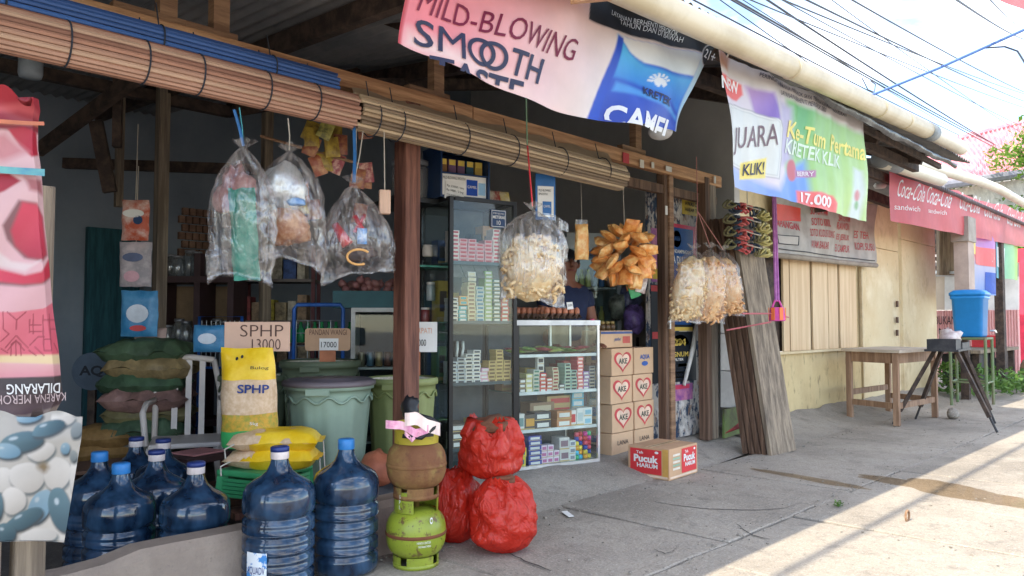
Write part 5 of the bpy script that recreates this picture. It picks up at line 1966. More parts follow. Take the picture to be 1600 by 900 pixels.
ob('pane', MB().box((-.004, CDp / 2, CH / 2), (.004, CDp - .03, CH - .05)), gl, cab)
# silver counter case
cs = E('counter_case', 'low silver-framed glass counter case stocked with snacks and cartons', 'display case', CL(LC, 0, 0), RZ)
SW, SH, SD = .68, .965, .40
for x in (.012, SW - .012):
    for y in (0.0, SD):
        ob('upright', MB().box((x, y, SH / 2), (.018, .018, SH)), alu if x > .1 else blkm, cs)
for y in (0, SD):
    ob('rail', MB().box((SW / 2, y, SH - .012), (SW, .03, .034)), alu_w, cs)
    ob('rail', MB().box((SW / 2, y, .01), (SW - .04, .02, .02)), alu, cs)
for x in (.012, SW - .012):
    ob('rail', MB().box((x, SD / 2, SH - .012), (.024, SD - .03, .03)), alu_w, cs)
sshelf = [.015, .245, .49, .735]
for z in sshelf[1:]:
    ob('shelf', MB().box((SW / 2, SD / 2, z), (SW - .03, SD - .03, .006)), M('glass shelf', S(120, 150, 148), .15), cs)
    ob('shelf_edge', MB().box((SW / 2, .008, z), (SW - .045, .012, .020)), alu_w, cs)
ob('shelf', MB().box((SW / 2, SD / 2, .012), (SW - .03, SD - .03, .006)), alu_w, cs)
ob('back_panel', MB().box((SW / 2, SD - .012, SH / 2), (SW - .03, .006, SH - .05)), grey_back, cs)
ob('top_pane', MB().box((SW / 2, SD / 2, SH + .002), (SW - .04, SD - .03, .005)), gl, cs)
ob('pane', MB().box((SW / 2, -.006, SH / 2 - .01), (SW - .05, .004, SH - .05)), gl, cs)
ob('pane', MB().box((SW - .004, SD / 2, SH / 2 - .01), (.004, SD - .03, SH - .06)), gl, cs)
fm = E('picture_frame', 'small framed mirror leaning inside the counter case', 'frame', CL(LC + .52, .25, .745), RZ)
for (c_, s_) in (((0, 0, .105), (.16, .012, .19)),):
    ob('backing', MB().box(c_, s_), M('sepia glass', S(110, 104, 84), .15), fm)
for x in (-.085, .085):
    ob('frame_bar', MB().box((x, -.004, .105), (.016, .02, .21)), alu, fm)
for z in (.006, .206):
    ob('frame_bar', MB().box((0, -.004, z), (.154, .02, .012)), alu, fm)

# packs and cartons, each one its own object; alike packs share a mesh
_pm = {}


def pack_mesh(name, w, d, h, base, lab, band):
    k = (w, d, h, base, lab, band)
    if k not in _pm:
        m = MB().box((0, 0, h / 2), (w, d, h))
        m.add([(-w * .36, -d / 2 - .0006, h * .25), (w * .36, -d / 2 - .0006, h * .25), (w * .36, -d / 2 - .0006, h * .75), (-w * .36, -d / 2 - .0006, h * .75)], [(0, 1, 2, 3)], 1)
        m.add([(-w * .5, -d / 2 - .0004, h * .03), (w * .5, -d / 2 - .0004, h * .03), (w * .5, -d / 2 - .0004, h * .13), (-w * .5, -d / 2 - .0004, h * .13)], [(0, 1, 2, 3)], 2)
        me = bpy.data.meshes.new(name)
        me.from_pydata([tuple(p) for p in m.v], [], m.f)
        for c_ in (base, lab, band):
            me.materials.append(M('pack ' + '%d %d %d' % c_, S(*c_), .45, var=.05))
        me.polygons.foreach_set('material_index', m.mi)
        _pm[k] = me
    return _pm[k]


WH, GD, RD, PK, TL, GN, BLK, NV, YE_, CR = (226, 222, 216), (206, 176, 116), (206, 60, 66), (232, 160, 168), (70, 170, 180), (150, 180, 120), (50, 48, 52), (58, 70, 150), (232, 208, 70), (230, 216, 180)


def stack(name, label, where, x, y, z, n, w, d, h, base, lab=BLK, band=GD, cat='pack', jit=.003, dz=0.001):
    rr_ = random.Random(int(x * 1000 + z * 77))
    for i in range(n):
        o = bpy.data.objects.new(name, pack_mesh(name, w, d, h, base, lab, band))
        col.objects.link(o)
        o.location = CL(x + rr_.uniform(-jit, jit), y + rr_.uniform(-jit, jit), z + .004 + i * (h + dz))
        o.rotation_euler = (0, 0, RZ + rr_.uniform(-.03, .03))
        up = 'lowest second third fourth fifth sixth seventh eighth ninth tenth eleventh twelfth thirteenth'.split()[i]
        tag(o, (label.replace(' in its column', '') + (', %s up,' % up if n > 1 else '') + ' ' + where), cat, label)


PW, PH_ = .056, .024
cp = 'cigarette_pack'
# top shelf of the tall cabinet: pink packs under glass
for i, (n, c_) in enumerate(((8, (238, 214, 206)), (6, PK), (6, PK), (5, PK), (6, PK), (9, (244, 220, 214)))):
    stack(cp, 'pink-and-white cigarette pack, column %s of six' % ('one two three four five six'.split()[i]), 'on the cabinet top shelf', .045 + i * .060, .07, cshelf[4], n, PW, .085, PH_, c_, RD, (250, 236, 230))
for i, (n, c_, l_, t) in enumerate(((6, (190, 170, 120), BLK, 'sand'), (5, (176, 176, 170), BLK, 'grey'))):
    stack(cp, '%s cigarette pack at the far end' % t, 'of the cabinet top shelf', .405 + i * .0, .07 + i * .11, cshelf[4], n, PW, .085, PH_, c_, l_)
# second shelf
for i, (n, c_, l_, t) in enumerate(((6, WH, BLK, 'white'), (4, TL, WH, 'turquoise'), (10, CR, (150, 110, 80), 'cream'), (9, (200, 214, 214), (60, 120, 150), 'pale blue'), (13, GN, WH, 'pale green'), (11, (60, 96, 90), WH, 'dark green'), (6, RD, WH, 'red'))):
    stack(cp, '%s cigarette pack in its column' % t, 'on the second cabinet shelf', .035 + i * .0615, .06, cshelf[3], n, PW - .002, .085, PH_, c_, l_)
stack(cp, 'orange cigarette pack laid over the turquoise column', 'on the second cabinet shelf', .10, .06, cshelf[3] + .105, 2, PW, .085, .028, (226, 170, 100), TL)
stack('foil_carton', 'white carton tilted on the cream column', 'on the second cabinet shelf', .16, .06, cshelf[3] + .255, 2, PW, .085, .03, WH, CR)
for i in range(4):
    o = ob('leaflet_wallet', MB().box((0, 0, 0), (.085, .004, .10)), M('grey sleeve', S(130, 126, 124), .3, scale=20), loc=CL(.06 + i * .092, .045, cshelf[4] - .052), rot=(R(-35), 0, RZ))
    tag(o, 'grey plastic leaflet sleeve slanting under the top cabinet shelf, %s from the front post' % ('first', 'second', 'third', 'fourth')[i], 'sleeve', 'sleeves under the top shelf')
# middle shelf: helmet-like pots, white and gold packs
for i, (n, c_, l_, t) in enumerate(((6, (200, 204, 206), BLK, 'silver'), (7, (186, 190, 194), BLK, 'steel-grey'), (8, WH, BLK, 'plain white'), (9, (236, 232, 228), (60, 60, 70), 'bright white'), (4, (232, 180, 200), WH, 'rose'), (6, GD, (110, 80, 40), 'gold'), (9, (216, 186, 120), (120, 90, 50), 'pale gold'), (6, GD, (110, 80, 40), 'old gold'))):
    stack(cp, '%s cigarette pack in its column' % t, 'on the middle cabinet shelf', .030 + i * .0555, .06, cshelf[2], n, PW - .003, .085, PH_ - .002, c_, l_)
e = E('beaded_bundle', 'black and white striped bundle lying on the silver packs in the cabinet', 'bundle', CL(.07, .08, cshelf[2] + .17), RZ)
for i in range(6):
    ob('band', MB().tube([(-.05 + .018 * i, -.02, .0), (-.055 + .02 * i, -.03, .05), (-.04 + .02 * i, .0, .09), (-.03 + .02 * i, .04, .06)], .009, 6), paper if i % 2 else black, e, True)
# lower shelves: long cartons
for i, (n, w, c_, l_, t) in enumerate(((3, .12, (90, 80, 74), WH, 'brown'), (1, .14, (196, 190, 180), BLK, 'pale'), (2, .10, (200, 176, 130), BLK, 'tan'))):
    stack('long_carton', '%s long carton' % t, 'on the low cabinet shelf', .075 + i * .14, .12, cshelf[1], n, w, .2, .05, c_, l_)
stack('long_carton', 'white flat carton', 'at the front of the low cabinet shelf', .05, .05, cshelf[1] + .0, 2, .08, .05, .05, WH, BLK)
# left side of the tall cabinet: jars and tins on side shelves seen past the post
for (px, py, r, h, c_, t) in ((668, 401, .035, .075, (206, 196, 184), 'short clear jar with white lid'), (664, 505, .03, .1, (120, 60, 60), 'dark red jar'), (673, 470, .03, .12, (150, 160, 160), 'tall glass jar')):
    q = D(px, py, 5.0)
    e = E('jar', t + ' behind the cabinet side glass', 'jar', (q.x, q.y, q.z))
    ob('body', MB().lathe([(r * .9, 0), (r, .01), (r, h * .8), (r * .8, h * .9)], n=16), M('jar ' + t, S(*c_), .25), e, True)
    ob('lid', MB().lathe([(r * .85, h * .88), (r * .9, h * .9), (r * .9, h), (r * .8, h * 1.02)], n=16), M('jar lid ' + t, S(214, 206, 198), .4), e, True)
q = D(668, 409, 5.0)
o = ob('side_shelf', MB().box((0, 0, 0), (.34, .3, .012), rz=RZ), M('greenish glass edge', S(60, 130, 110), .2), loc=(q.x, q.y, q.z - .04))
tag(o, 'green-edged glass side shelf behind the front post', 'shelf')
q = D(668, 512, 5.0)
o = ob('side_shelf', MB().box((0, 0, 0), (.34, .3, .012), rz=RZ), M('dark glass edge', S(50, 60, 66), .2), loc=(q.x, q.y, q.z - .03))
tag(o, 'dark side shelf below the green-edged one', 'shelf')

# on top of the tall cabinet
tb = E('cigarette_dispenser', 'dark blue cigarette dispenser box on top of the tall cabinet', 'dispenser', CL(.12, .16, CH), RZ)
navy = M('navy box', S(26, 58, 100), .45, var=.08)
DW, DD, DH = .34, .26, .32
ob('side', MB().box((-DW / 2, 0, DH / 2), (.012, DD, DH)), navy, tb)
ob('side', MB().box((DW / 2, 0, DH / 2), (.012, DD, DH)), navy, tb)
ob('back', MB().box((0, DD / 2, DH / 2), (DW - .012, .012, DH)), navy, tb)
ob('top', MB().box((0, 0, DH + .006), (DW + .012, DD + .012, .012)), navy, tb)
ob('front', MB().box((0, -DD / 2 + .03, DH * .24), (DW - .014, .012, DH * .47)), navy, tb)
ob('shelf', MB().box((0, 0, DH * .48), (DW - .014, DD - .02, .01)), navy, tb)
f_ = fr((-DW / 2 + .01, -DD / 2 + .0235, .01), (DW - .02, 0, 0), (0, 0, DH * .45))
shape(tb, rectp(.0, .04, 1, .96), f_, paper, name='front_print')
shape(tb, rectp(.55, .1, .8, .8), f_, blue, e=.004, name='front_print')
shape(tb, rectp(.82, .15, .98, .7), f_, blue_p, e=.004, name='front_print')
text(tb, 'CAMEL', f_, .57, .42, .78, .54, paper, e=.006)
text(tb, 'MILD-BLOWING SMOOTH', f_, .03, .74, .52, .86, ink, e=.004)
for i in range(5):
    o = ob('cigarette_pack', MB().box((0, 0, .055), (.052, .022, .085)), [M('pack amber', S(150, 110, 70), .45), M('pack violet', S(120, 90, 120), .45), M('pack violet', S(120, 90, 120), .45), M('pack teal dk', S(50, 90, 110), .45), M('pack amber2', S(214, 180, 90), .45)][i],
           loc=CL(.12 - .13 + i * .064, .16 - .06, CH + DH * .48 + .012 - .01), rot=(0, 0, RZ))
    f2 = fr((-.025, -.0112, .06), (.05, 0, 0), (0, 0, .035))
    shape(o, rectp(.05, 0, .95, 1), f2, [YE := M('yellow tag', S(236, 206, 96)), YE][0], e=.001, name='price_tag')
    tag(o, 'upright cigarette pack with yellow tag in the blue dispenser, %s from the post side' % 'first second third fourth fifth'.split()[i], 'pack', 'packs in the dispenser')
o = ob('price_note', MB().box((0, 0, 0), (.135, .003, .11)), paper, loc=CL(.05, .045, CH + .04), rot=(0, R(6), RZ))
f_ = fr((-.0675, -.0016, -.055), (.135, 0, 0), (0, 0, .11))
text(o, 'Rp 23000 / bks', f_, .06, .66, .94, .82, ink)
text(o, 'Rp 5000 / 3 btg', f_, .06, .42, .94, .58, ink)
text(o, 'harga sewaktu waktu', f_, .08, .22, .8, .30, ink)
text(o, 'dapat berubah', f_, .08, .08, .7, .16, ink)
tag(o, 'white handwritten price note hung below the blue dispenser', 'note')
o = ob('stamp_sign', MB().box((0, 0, 0), (.115, .004, .115)), navy, loc=CL(.335, -.012, CH - .12), rot=(0, 0, RZ))
f_ = fr((-.0575, -.0022, -.0575), (.115, 0, 0), (0, 0, .115))
for a, b in ((rectp(.05, .93, .95, .96), 0), (rectp(.05, .04, .95, .07), 0), (rectp(.05, .07, .08, .93), 0), (rectp(.92, .07, .95, .93), 0)):
    shape(o, a, f_, paper, name='frame_line')
text(o, 'MENJUAL', f_, .15, .72, .85, .84, paper)
text(o, 'METERAI', f_, .12, .5, .88, .67, paper, bold=.02)
text(o, '10', f_, .38, .15, .62, .4, paper)
tag(o, 'small navy METERAI stamp sign on the cabinet glass', 'sign')
q = D(672, 285, 5.15)
e = E('plastic_tub', 'big clear plastic tub on the cabinet beside the blue dispenser', 'tub', CL(-.14, .3, CH))
ob('support', MB().box((.0, .1, -.015), (.3, .5, .03), rz=RZ), blkm, e)
ob('body', MB().lathe([(.10, 0), (.115, .01), (.12, .2), (.11, .22)], n=24), glass('tub film', (.8, .8, .82), .1, .2, .4, .25), e, True)
ob('lid', MB().lathe([(.12, .22), (.124, .225), (.124, .25), (.11, .255)], n=24), M('grey lid', S(150, 154, 160), .5), e, True)
# goods packed behind the dispenser
for i, (x, c_, h, t) in enumerate(((.33, (90, 130, 100), .08, 'green'), (.40, (150, 60, 50), .06, 'red'), (.47, (190, 170, 80), .09, 'yellow'))):
    o = ob('snack_packet', MB().pillow((.1, .1, .03), (0, 0, .045), mat=Matrix.Rotation(R(75), 3, 'X'), n=8, m=8, seed=i), M('snack ' + t, S(*c_), .4, scale=20, c2=S(200, 190, 170)), None, True, loc=CL(x, .15, CH), rot=(0, 0, RZ))
    tag(o, '%s snack packet standing on the tall cabinet' % t, 'packet')

# taller cartons in the back rows
rr = random.Random(77)
cl_ = (((196, 150, 110), 'tan'), ((150, 60, 60), 'dark red'), ((70, 90, 140), 'blue'), ((220, 210, 196), 'off-white'), ((110, 140, 100), 'green'), ((60, 56, 60), 'black'), ((206, 180, 90), 'yellow'))
for si, (zz, hm, where) in enumerate(((cshelf[4], .30, 'top cabinet shelf'), (cshelf[3], .30, 'second cabinet shelf'), (cshelf[2], .24, 'middle cabinet shelf'), (cshelf[1], .16, 'low cabinet shelf'))):
    x, k = .05, 0
    while x < .42:
        w = rr.uniform(.06, .095)
        c_, t = rr.choice(cl_)
        stack('cigarette_carton', '%s carton, %s along the back row' % (t, 'first second third fourth fifth sixth seventh'.split()[k]), 'of the ' + where, x + w / 2 - .02, .29, zz, 1, w - .008, .1, rr.uniform(.4, 1) * hm, c_, (220, 214, 204) if k % 2 else (90, 80, 80), cat='carton')
        x += w
        k += 1
for k in range(7):
    c_, t = cl_[(k * 3) % 7]
    stack('cigarette_carton', '%s carton, %s along the back row' % (t, 'first second third fourth fifth sixth seventh'.split()[k]), 'of the counter case second shelf', LC + .07 + k * .09, .27, sshelf[2], 1, .08, .1, .09 + .10 * rr.random(), c_, (220, 214, 204), cat='carton')

# counter case contents
rr = random.Random(5)
for i in range(18):
    x = .04 + i * .035
    y = .07 + (i % 3) * .07
    c_ = ((150, 180, 70), (120, 160, 70), (200, 80, 90), (220, 200, 150), (180, 190, 90))[(i * 2) % 5 if i < 8 else (i // 2) % 5]
    o = ob('snack_packet', MB().pillow((.10, .12, .022), n=6, m=6, seed=i), M('flat snack %d %d %d' % c_, S(*c_), .35, scale=30, c2=S(*[min(255, k + 60) for k in c_])), None, True, loc=CL(LC + min(x, .6), y, sshelf[3] + .028 + .006 * (i % 4)), rot=(rr.uniform(-.15, .15), rr.uniform(-.15, .15), RZ + rr.uniform(-.6, .6)))
    nm_ = {150: 'lime', 120: 'leaf-green', 200: 'red', 220: 'cream', 180: 'yellow-green'}[c_[0]]
    tag(o, nm_ + ' flat snack packet in the row on the counter case top shelf', 'packet', nm_ + ' snack packets on the top shelf')
z = sshelf[2]
for i, (x, n, c_, l_, t, h) in enumerate(((.06, 3, (110, 96, 86), WH, 'brown', .03), (.115, 4, (214, 208, 150), WH, 'pale yellow', .03), (.17, 6, (196, 200, 190), (60, 110, 90), 'sage', .024), (.225, 5, RD, WH, 'crimson', .024), (.275, 4, (190, 90, 80), WH, 'brick-red', .022), (.325, 7, (206, 196, 170), (150, 60, 50), 'beige', .022),
                                       (.375, 2, (90, 90, 96), WH, 'charcoal', .022), (.425, 8, (170, 196, 180), BLK, 'mint', .022), (.475, 6, (150, 180, 170), BLK, 'grey-green', .022), (.53, 10, (222, 96, 104), (250, 220, 214), 'coral red', .024), (.58, 5, (150, 110, 170), WH, 'violet', .024), (.632, 7, (140, 140, 140), BLK, 'grey', .022))):
    stack(cp, '%s cigarette pack in its column' % t, 'on the counter case second shelf', LC + x, .06, z, n, .049, .085, h, c_, l_)
stack(cp, 'upright white pack standing on the crimson column', 'in the counter case', LC + .225, .06, z + .13, 2, .05, .03, .05, WH, BLK)
stack(cp, 'dark red pack behind the coral column', 'in the counter case', LC + .50, .16, z, 8, .09, .085, .024, (150, 60, 66), (200, 120, 110))
z = sshelf[1]
for i, (x, y, n, w, d, h, c_, l_, t) in enumerate(((.05, .05, 1, .06, .06, .11, WH, (120, 150, 150), 'tall white'), (.125, .06, 1, .09, .08, .10, (90, 84, 80), (220, 160, 70), 'brown'), (.225, .07, 2, .13, .10, .055, (70, 70, 78), WH, 'black'), (.30, .2, 2, .2, .12, .08, (150, 120, 96), (210, 190, 160), 'tan'), (.39, .06, 2, .12, .09, .055, (190, 130, 90), WH, 'orange-brown'),
                                              (.46, .22, 3, .22, .12, .065, (196, 164, 116), (206, 80, 80), 'wide kraft'), (.47, .05, 1, .05, .06, .11, (226, 220, 214), RD, 'white and red'), (.53, .05, 1, .06, .06, .12, WH, (190, 200, 200), 'glossy white'), (.60, .06, 2, .07, .07, .06, (230, 230, 226), (140, 190, 210), 'white'), (.60, .19, 4, .1, .1, .055, (120, 186, 210), WH, 'sky blue'))):
    stack('medicine_carton', '%s carton' % t, 'on the counter case third shelf', LC + x, y, z, n, w, d, h, c_, l_, cat='carton')
z = sshelf[0]
for i, (x, y, n, w, d, h, c_, l_, t) in enumerate(((.045, .05, 2, .08, .08, .06, YE_, (60, 110, 130), 'yellow'), (.05, .05, 0, .06, .05, .1, TL, WH, 'teal'), (.155, .05, 6, .10, .08, .031, (70, 80, 160), WH, 'navy and white'), (.235, .05, 3, .045, .06, .04, (240, 214, 226), (200, 120, 160), 'pale pink'), (.285, .05, 3, .045, .06, .04, (238, 220, 228), (200, 120, 160), 'pink-white'), (.335, .05, 2, .045, .06, .04, (240, 224, 230), (200, 120, 160), 'blush'),
                                              (.40, .07, 2, .08, .10, .08, (222, 214, 208), (150, 120, 130), 'dove grey'), (.465, .05, 3, .05, .06, .045, (230, 230, 228), (150, 150, 160), 'small white'))):
    stack('small_carton', '%s carton in its pile' % t, 'on the counter case floor', LC + x, y, z, n, w, d, h, c_, l_, cat='carton')
stack('small_carton', 'teal carton standing on the yellow ones', 'on the counter case floor', LC + .04, .05, z + .125, 1, .06, .05, .10, TL, WH, cat='carton')
for i in range(24):
    c_ = ((80, 190, 130), (232, 90, 110), (240, 170, 60), (210, 60, 150), (60, 80, 170), (90, 190, 220), (214, 50, 60), (236, 210, 80))[(i * 5 + i // 4) % 8]
    x, zz = LC + .515 + (i % 4) * .037, z + .006 + (i // 4) * .031
    o = ob('toy_tub', MB().lathe([(.015, 0), (.0175, .004), (.0175, .022), (.012, .028)], n=10), M('tub %d %d %d' % c_, S(*c_), .35), None, True, loc=CL(x, .045 + .01 * (i % 2), zz))
    nm_ = {80: 'green', 232: 'pink', 240: 'orange', 210: 'magenta', 60: 'navy', 90: 'sky-blue', 214: 'red', 236: 'yellow'}[c_[0]]
    tag(o, 'tiny %s plastic tub in the coloured heap on the counter case floor' % nm_, 'tub', nm_ + ' tubs heaped in the counter case')
# egg trays on the counter
egg = M('brown egg', S(176, 112, 84), .5, var=.1)
tray = M('grey-brown pulp', S(130, 104, 90), .95, bump=.4)
for k, (x0_, ln, lab) in enumerate(((LC + .40, .30, 'pulp tray of brown eggs on the counter near the price card'), (LC + .24, .28, 'pulp tray of brown eggs set back behind the cracker bag'))):
    e = E('egg_tray', lab, 'eggs', CL(x0_, .12 + .13 * k, SH + .006), RZ)

    def trf(u, v, ln=ln):
        return V(((u - .5) * ln, (v - .5) * .2, .015 + .045 * abs(math.sin(u * math.pi * 6)) * .8 - .01 * math.cos(v * 8 * math.pi)))
    ob('tray', MB().grid(trf, 48, 24), tray, e, True)
    base_e = None
    for i in range(6):
        for j in range(4):
            lc = ((i - 2.5) * ln / 6, (j - 1.5) * .048, .062)
            if base_e is None:
                base_e = ob('egg', MB().lathe([(.0205 * math.sin(math.pi * h / 8) * (1 - .12 * math.cos(math.pi * h / 8) * -1), -.027 * math.cos(math.pi * h / 8)) for h in range(9)], n=12, capb=False, capt=False), egg, e, True, loc=lc)
            else:
                dup(base_e, loc=lc)
    if k == 0:
        base_t = ob('tray', MB().grid(lambda u, v: V(((u - .5) * .3, (v - .5) * .2, .008 + .02 * abs(math.sin(u * math.pi * 6 + 1.5)))), 30, 6), tray, e, True)
o = ob('price_card', MB().box((0, 0, .03), (.05, .002, .05)), paper, loc=CL(LC + .46, .03, SH + .075), rot=(R(-8), R(-6), RZ))
text(o, '2500', fr((-.025, -.0012, .005), (.05, 0, 0), (0, 0, .05)), .1, .4, .9, .72, ink, e=.001)
tag(o, 'small white 2500 price card stuck in the egg tray', 'price card')

# ---------------------------------------------------------------- shopkeeper behind the counter
pl = D(884, 470, 5.75)
person = E('person', 'person in a dark blue shirt standing behind the counter, face hidden by the hanging bag', 'person', (pl.x, pl.y, 0.02), R(-120))


def skin_fig(name, verts, edges, radii, mat, parent, lv=2):
    me = bpy.data.meshes.new(name)
    me.from_pydata(verts, edges, [])
    me.materials.append(mat)
    o = bpy.data.objects.new(name, me)
    col.objects.link(o)
    o.parent = parent
    sk = o.modifiers.new('skin', 'SKIN')
    sv = me.skin_vertices[0].data
    for i, r_ in enumerate(radii):
        sv[i].radius = r_ if isinstance(r_, tuple) else (r_, r_)
        sv[i].use_root = (i == 0)
    sub(o, lv)
    sk.use_smooth_shade = True
    return o


skinm = M('brown skin', S(128, 82, 62), .5, var=.06)
navyc = M('navy shirt', S(34, 44, 74), .85, scale=10, bump=.2)
trou = M('dark trousers', S(38, 36, 40), .9)
# one continuous body, facing local +X
HB = .02
bv = [(0, 0, .86), (0, 0, 1.0), (0.01, 0, 1.16), (0.01, 0, 1.26), (.015, 0, 1.34), (.035, 0, 1.41), (.04, 0, 1.50), (.02, 0, 1.56),
      (0, .15, 1.27), (.02, .20, 1.05), (.14, .19, .90), (.2, .17, .88),
      (0, -.15, 1.27), (.02, -.20, 1.05), (.14, -.19, .90), (.2, -.17, .88),
      (0, .09, .80), (.02, .10, .44), (0, .10, .08), (.12, .11, .03),
      (0, -.09, .80), (.02, -.10, .44), (0, -.10, .08), (.12, -.11, .03)]
be = [(0, 1), (1, 2), (2, 3), (3, 4), (4, 5), (5, 6), (6, 7), (3, 8), (8, 9), (9, 10), (10, 11), (3, 12), (12, 13), (13, 14), (14, 15), (0, 16), (16, 17), (17, 18), (18, 19), (0, 20), (20, 21), (21, 22), (22, 23)]
br = [(.11, .15), (.10, .14), (.11, .16), (.09, .13), .052, (.075, .06), (.098, .078), (.08, .07), .055, .045, .036, .03, .055, .045, .036, .03, .08, .058, .042, .035, .08, .058, .042, .035]
skin_fig('body', bv, be, br, skinm, person)
skin_fig('shirt', bv[:4] + [(.005, 0, 1.315)] + [bv[8], (.012, .18, 1.13), bv[12], (.012, -.18, 1.13)], [(0, 1), (1, 2), (2, 3), (3, 4), (3, 5), (5, 6), (3, 7), (7, 8)],
         [(.128, .168), (.118, .158), (.128, .178), (.105, .148), (.066, .066), .070, .062, .070, .062], navyc, person)
hd = V((.035, 0, 1.47))
ob('hair', MB().lathe([(.1 * math.sin(math.pi * h / 12), .11 * math.cos(math.pi * h / 12)) for h in range(1, 8)], n=20, capb=False).tf(Matrix.Translation((.012, 0, 1.485)) @ Matrix.Rotation(R(-20), 4, 'Y')), M('black hair', (.012, .011, .011), .5), person, True)
ob('nose', MB().tube([hd + V((.088, 0, .03)), hd + V((.112, 0, -.012)), hd + V((.095, 0, -.02))], [.010, .016, .012], 8), skinm, person, True)
for s in (-1, 1):
    ob('eye', MB().lathe([(.0115 * math.sin(math.pi * h / 6), .0115 * math.cos(math.pi * h / 6)) for h in range(7)], hd + V((.082, s * .033, .022)), 10), M('eye white', S(220, 214, 206), .3), person, True)
    ob('ear', MB().lathe([(.02 * math.sin(math.pi * h / 6), .032 * math.cos(math.pi * h / 6)) for h in range(7)], hd + V((.0, s * .083, .0)), 10), skinm, person, True)
ob('mouth', MB().tube([hd + V((.086, -.024, -.052)), hd + V((.098, 0, -.05)), hd + V((.086, .024, -.052))], .006, 6), M('lips', S(120, 62, 56), .5), person, True)
for s in (-1, 1):                 # hands resting on the counter
    for f in range(5):
        b0 = V((.2, s * .17, .88))
        d_ = V((math.cos((f - 2) * .22), math.sin((f - 2) * .22) * 1.0, -.1)) if f else V((.4, -s * .8, -.05))
        ln = (.045, .07, .078, .074, .058)[f]
        ob('finger', MB().tube([b0 + d_ * .03, b0 + d_ * (.03 + ln * .5), b0 + d_ * (.03 + ln) + V((0, 0, -.012))], [.010, .009, .007], 7), skinm, person, True)

# ---------------------------------------------------------------- goods behind the counter
# pale glass fridge
q = D(915, 500, 7.0)
fr_e = E('drinks_fridge', 'pale upright glass fridge with bottles behind the counter', 'fridge', (q.x, q.y, -.09), R(-35))
fw = M('fridge enamel', S(176, 184, 186), .4)
ob('back', MB().box((0, .2, .95), (.5, .02, 1.9)), M('fridge inside', S(140, 156, 160), .6), fr_e)
for x in (-.25, .25):
    ob('side', MB().box((x, 0, .95), (.04, .42, 1.9)), fw, fr_e)
ob('top', MB().box((0, 0, 1.86), (.46, .42, .16)), fw, fr_e)
for z in (.3, .75, 1.12, 1.45):
    ob('shelf', MB().box((0, 0, z), (.46, .38, .012)), fw, fr_e)
ob('glass_door', MB().box((0, -.22, .95), (.46, .006, 1.7)), gl, fr_e)
for k, (z, n) in enumerate(((1.46, 7), (1.13, 6), (.76, 6))):
    for i in range(n):
        c_ = ((196, 200, 120), (196, 200, 120), (176, 190, 130), (196, 204, 130), (60, 120, 180), (60, 110, 170), (110, 90, 80))[(i + k * 2) % 7]
        lc = fr_e.matrix_basis @ V((-.19 + i * .062, -.1, z + .008))
        o = ob('drink_bottle', MB().lathe([(.022, 0), (.026, .01), (.026, .09), (.012, .12), (.012, .14), (.014, .142), (.014, .155)], n=10), M('bottle %d %d %d' % c_, S(*c_), .3), None, True, loc=lc)
        nm_ = {196: 'yellow', 176: 'pale green', 60: 'blue', 110: 'brown'}[c_[0]]
        tag(o, 'small %s drink bottle on the %s fridge shelf behind the counter' % (nm_, ('top', 'middle', 'lower')[k]), 'bottle', '%s bottles on the %s fridge shelf' % (nm_, ('top', 'middle', 'lower')[k]))
# narrow grey locker and bag-stuffed rack between fridge and doorway
q = D(1000, 500, 7.3)
e = E('steel_locker', 'grey steel locker standing behind the carton stack', 'locker', (q.x, q.y, -.09), R(-35))
bev(ob('body', MB().box((0, 0, .75), (.34, .35, 1.5)), M('grey locker paint', S(150, 146, 140), .5), e))
bev(ob('door', MB().box((0, -.185, .75), (.30, .015, 1.4)), M('grey locker paint', S(150, 146, 140), .5), e))
ob('handle', MB().box((-.1, -.2, .95), (.02, .02, .12)), blkm, e)
for (px, py, z, c_, t) in ((985, 470, 6.6, (90, 96, 130), 'blue-grey crumpled'), (968, 480, 6.6, (120, 130, 120), 'green-grey crumpled'), (992, 500, 6.4, (110, 90, 150), 'purple crumpled')):
    q = D(px, py, z)
    o = ob('carrier_bag', crumple((.2, .18, .24), px, amp=.22), M('bag ' + t, S(*c_), .4, scale=14, c2=S(*[k // 2 for k in c_])), None, True, loc=q)
    tag(o, t + ' carrier bag above the carton stack', 'bag')

# ---------------------------------------------------------------- stacked drink cartons
qa, qb = G(956, 715, .075), G(1021, 698, .085)
dr = (qb - qa)
dr.z = 0
crz = math.atan2(dr.y, dr.x)
ct = Matrix.Translation(V((qa.x, qa.y, .08))) @ Matrix.Rotation(crz, 4, 'Z')
TWd = dr.length
w1, w2 = TWd * .50, TWd * .485
heart_o = [(.5 + .40 * math.sin(t) ** 3, .53 + .031 * (13 * math.cos(t) - 5 * math.cos(2 * t) - 2 * math.cos(3 * t) - math.cos(4 * t)) * .85) for t in [2 * math.pi * i / 36 for i in range(36)]]
heart_i = [(.5 + (x - .5) * .76, .53 + (y - .53) * .76) for x, y in heart_o]
card_l = M('pale carton board', S(206, 172, 138), .85, var=.06, scale=5)
hred = M('heart red', S(196, 74, 76), .7)
hpk = M('heart cream', S(226, 196, 172), .7)
lv = [(.165, 'LANA', 'LANA'), (.212, 'AKE', 'AKE'), (.205, 'AKE', 'AKE'), (.205, 'AKE', 'AQUA')]
z = 0
names = ('bottom', 'second', 'third', 'fourth')
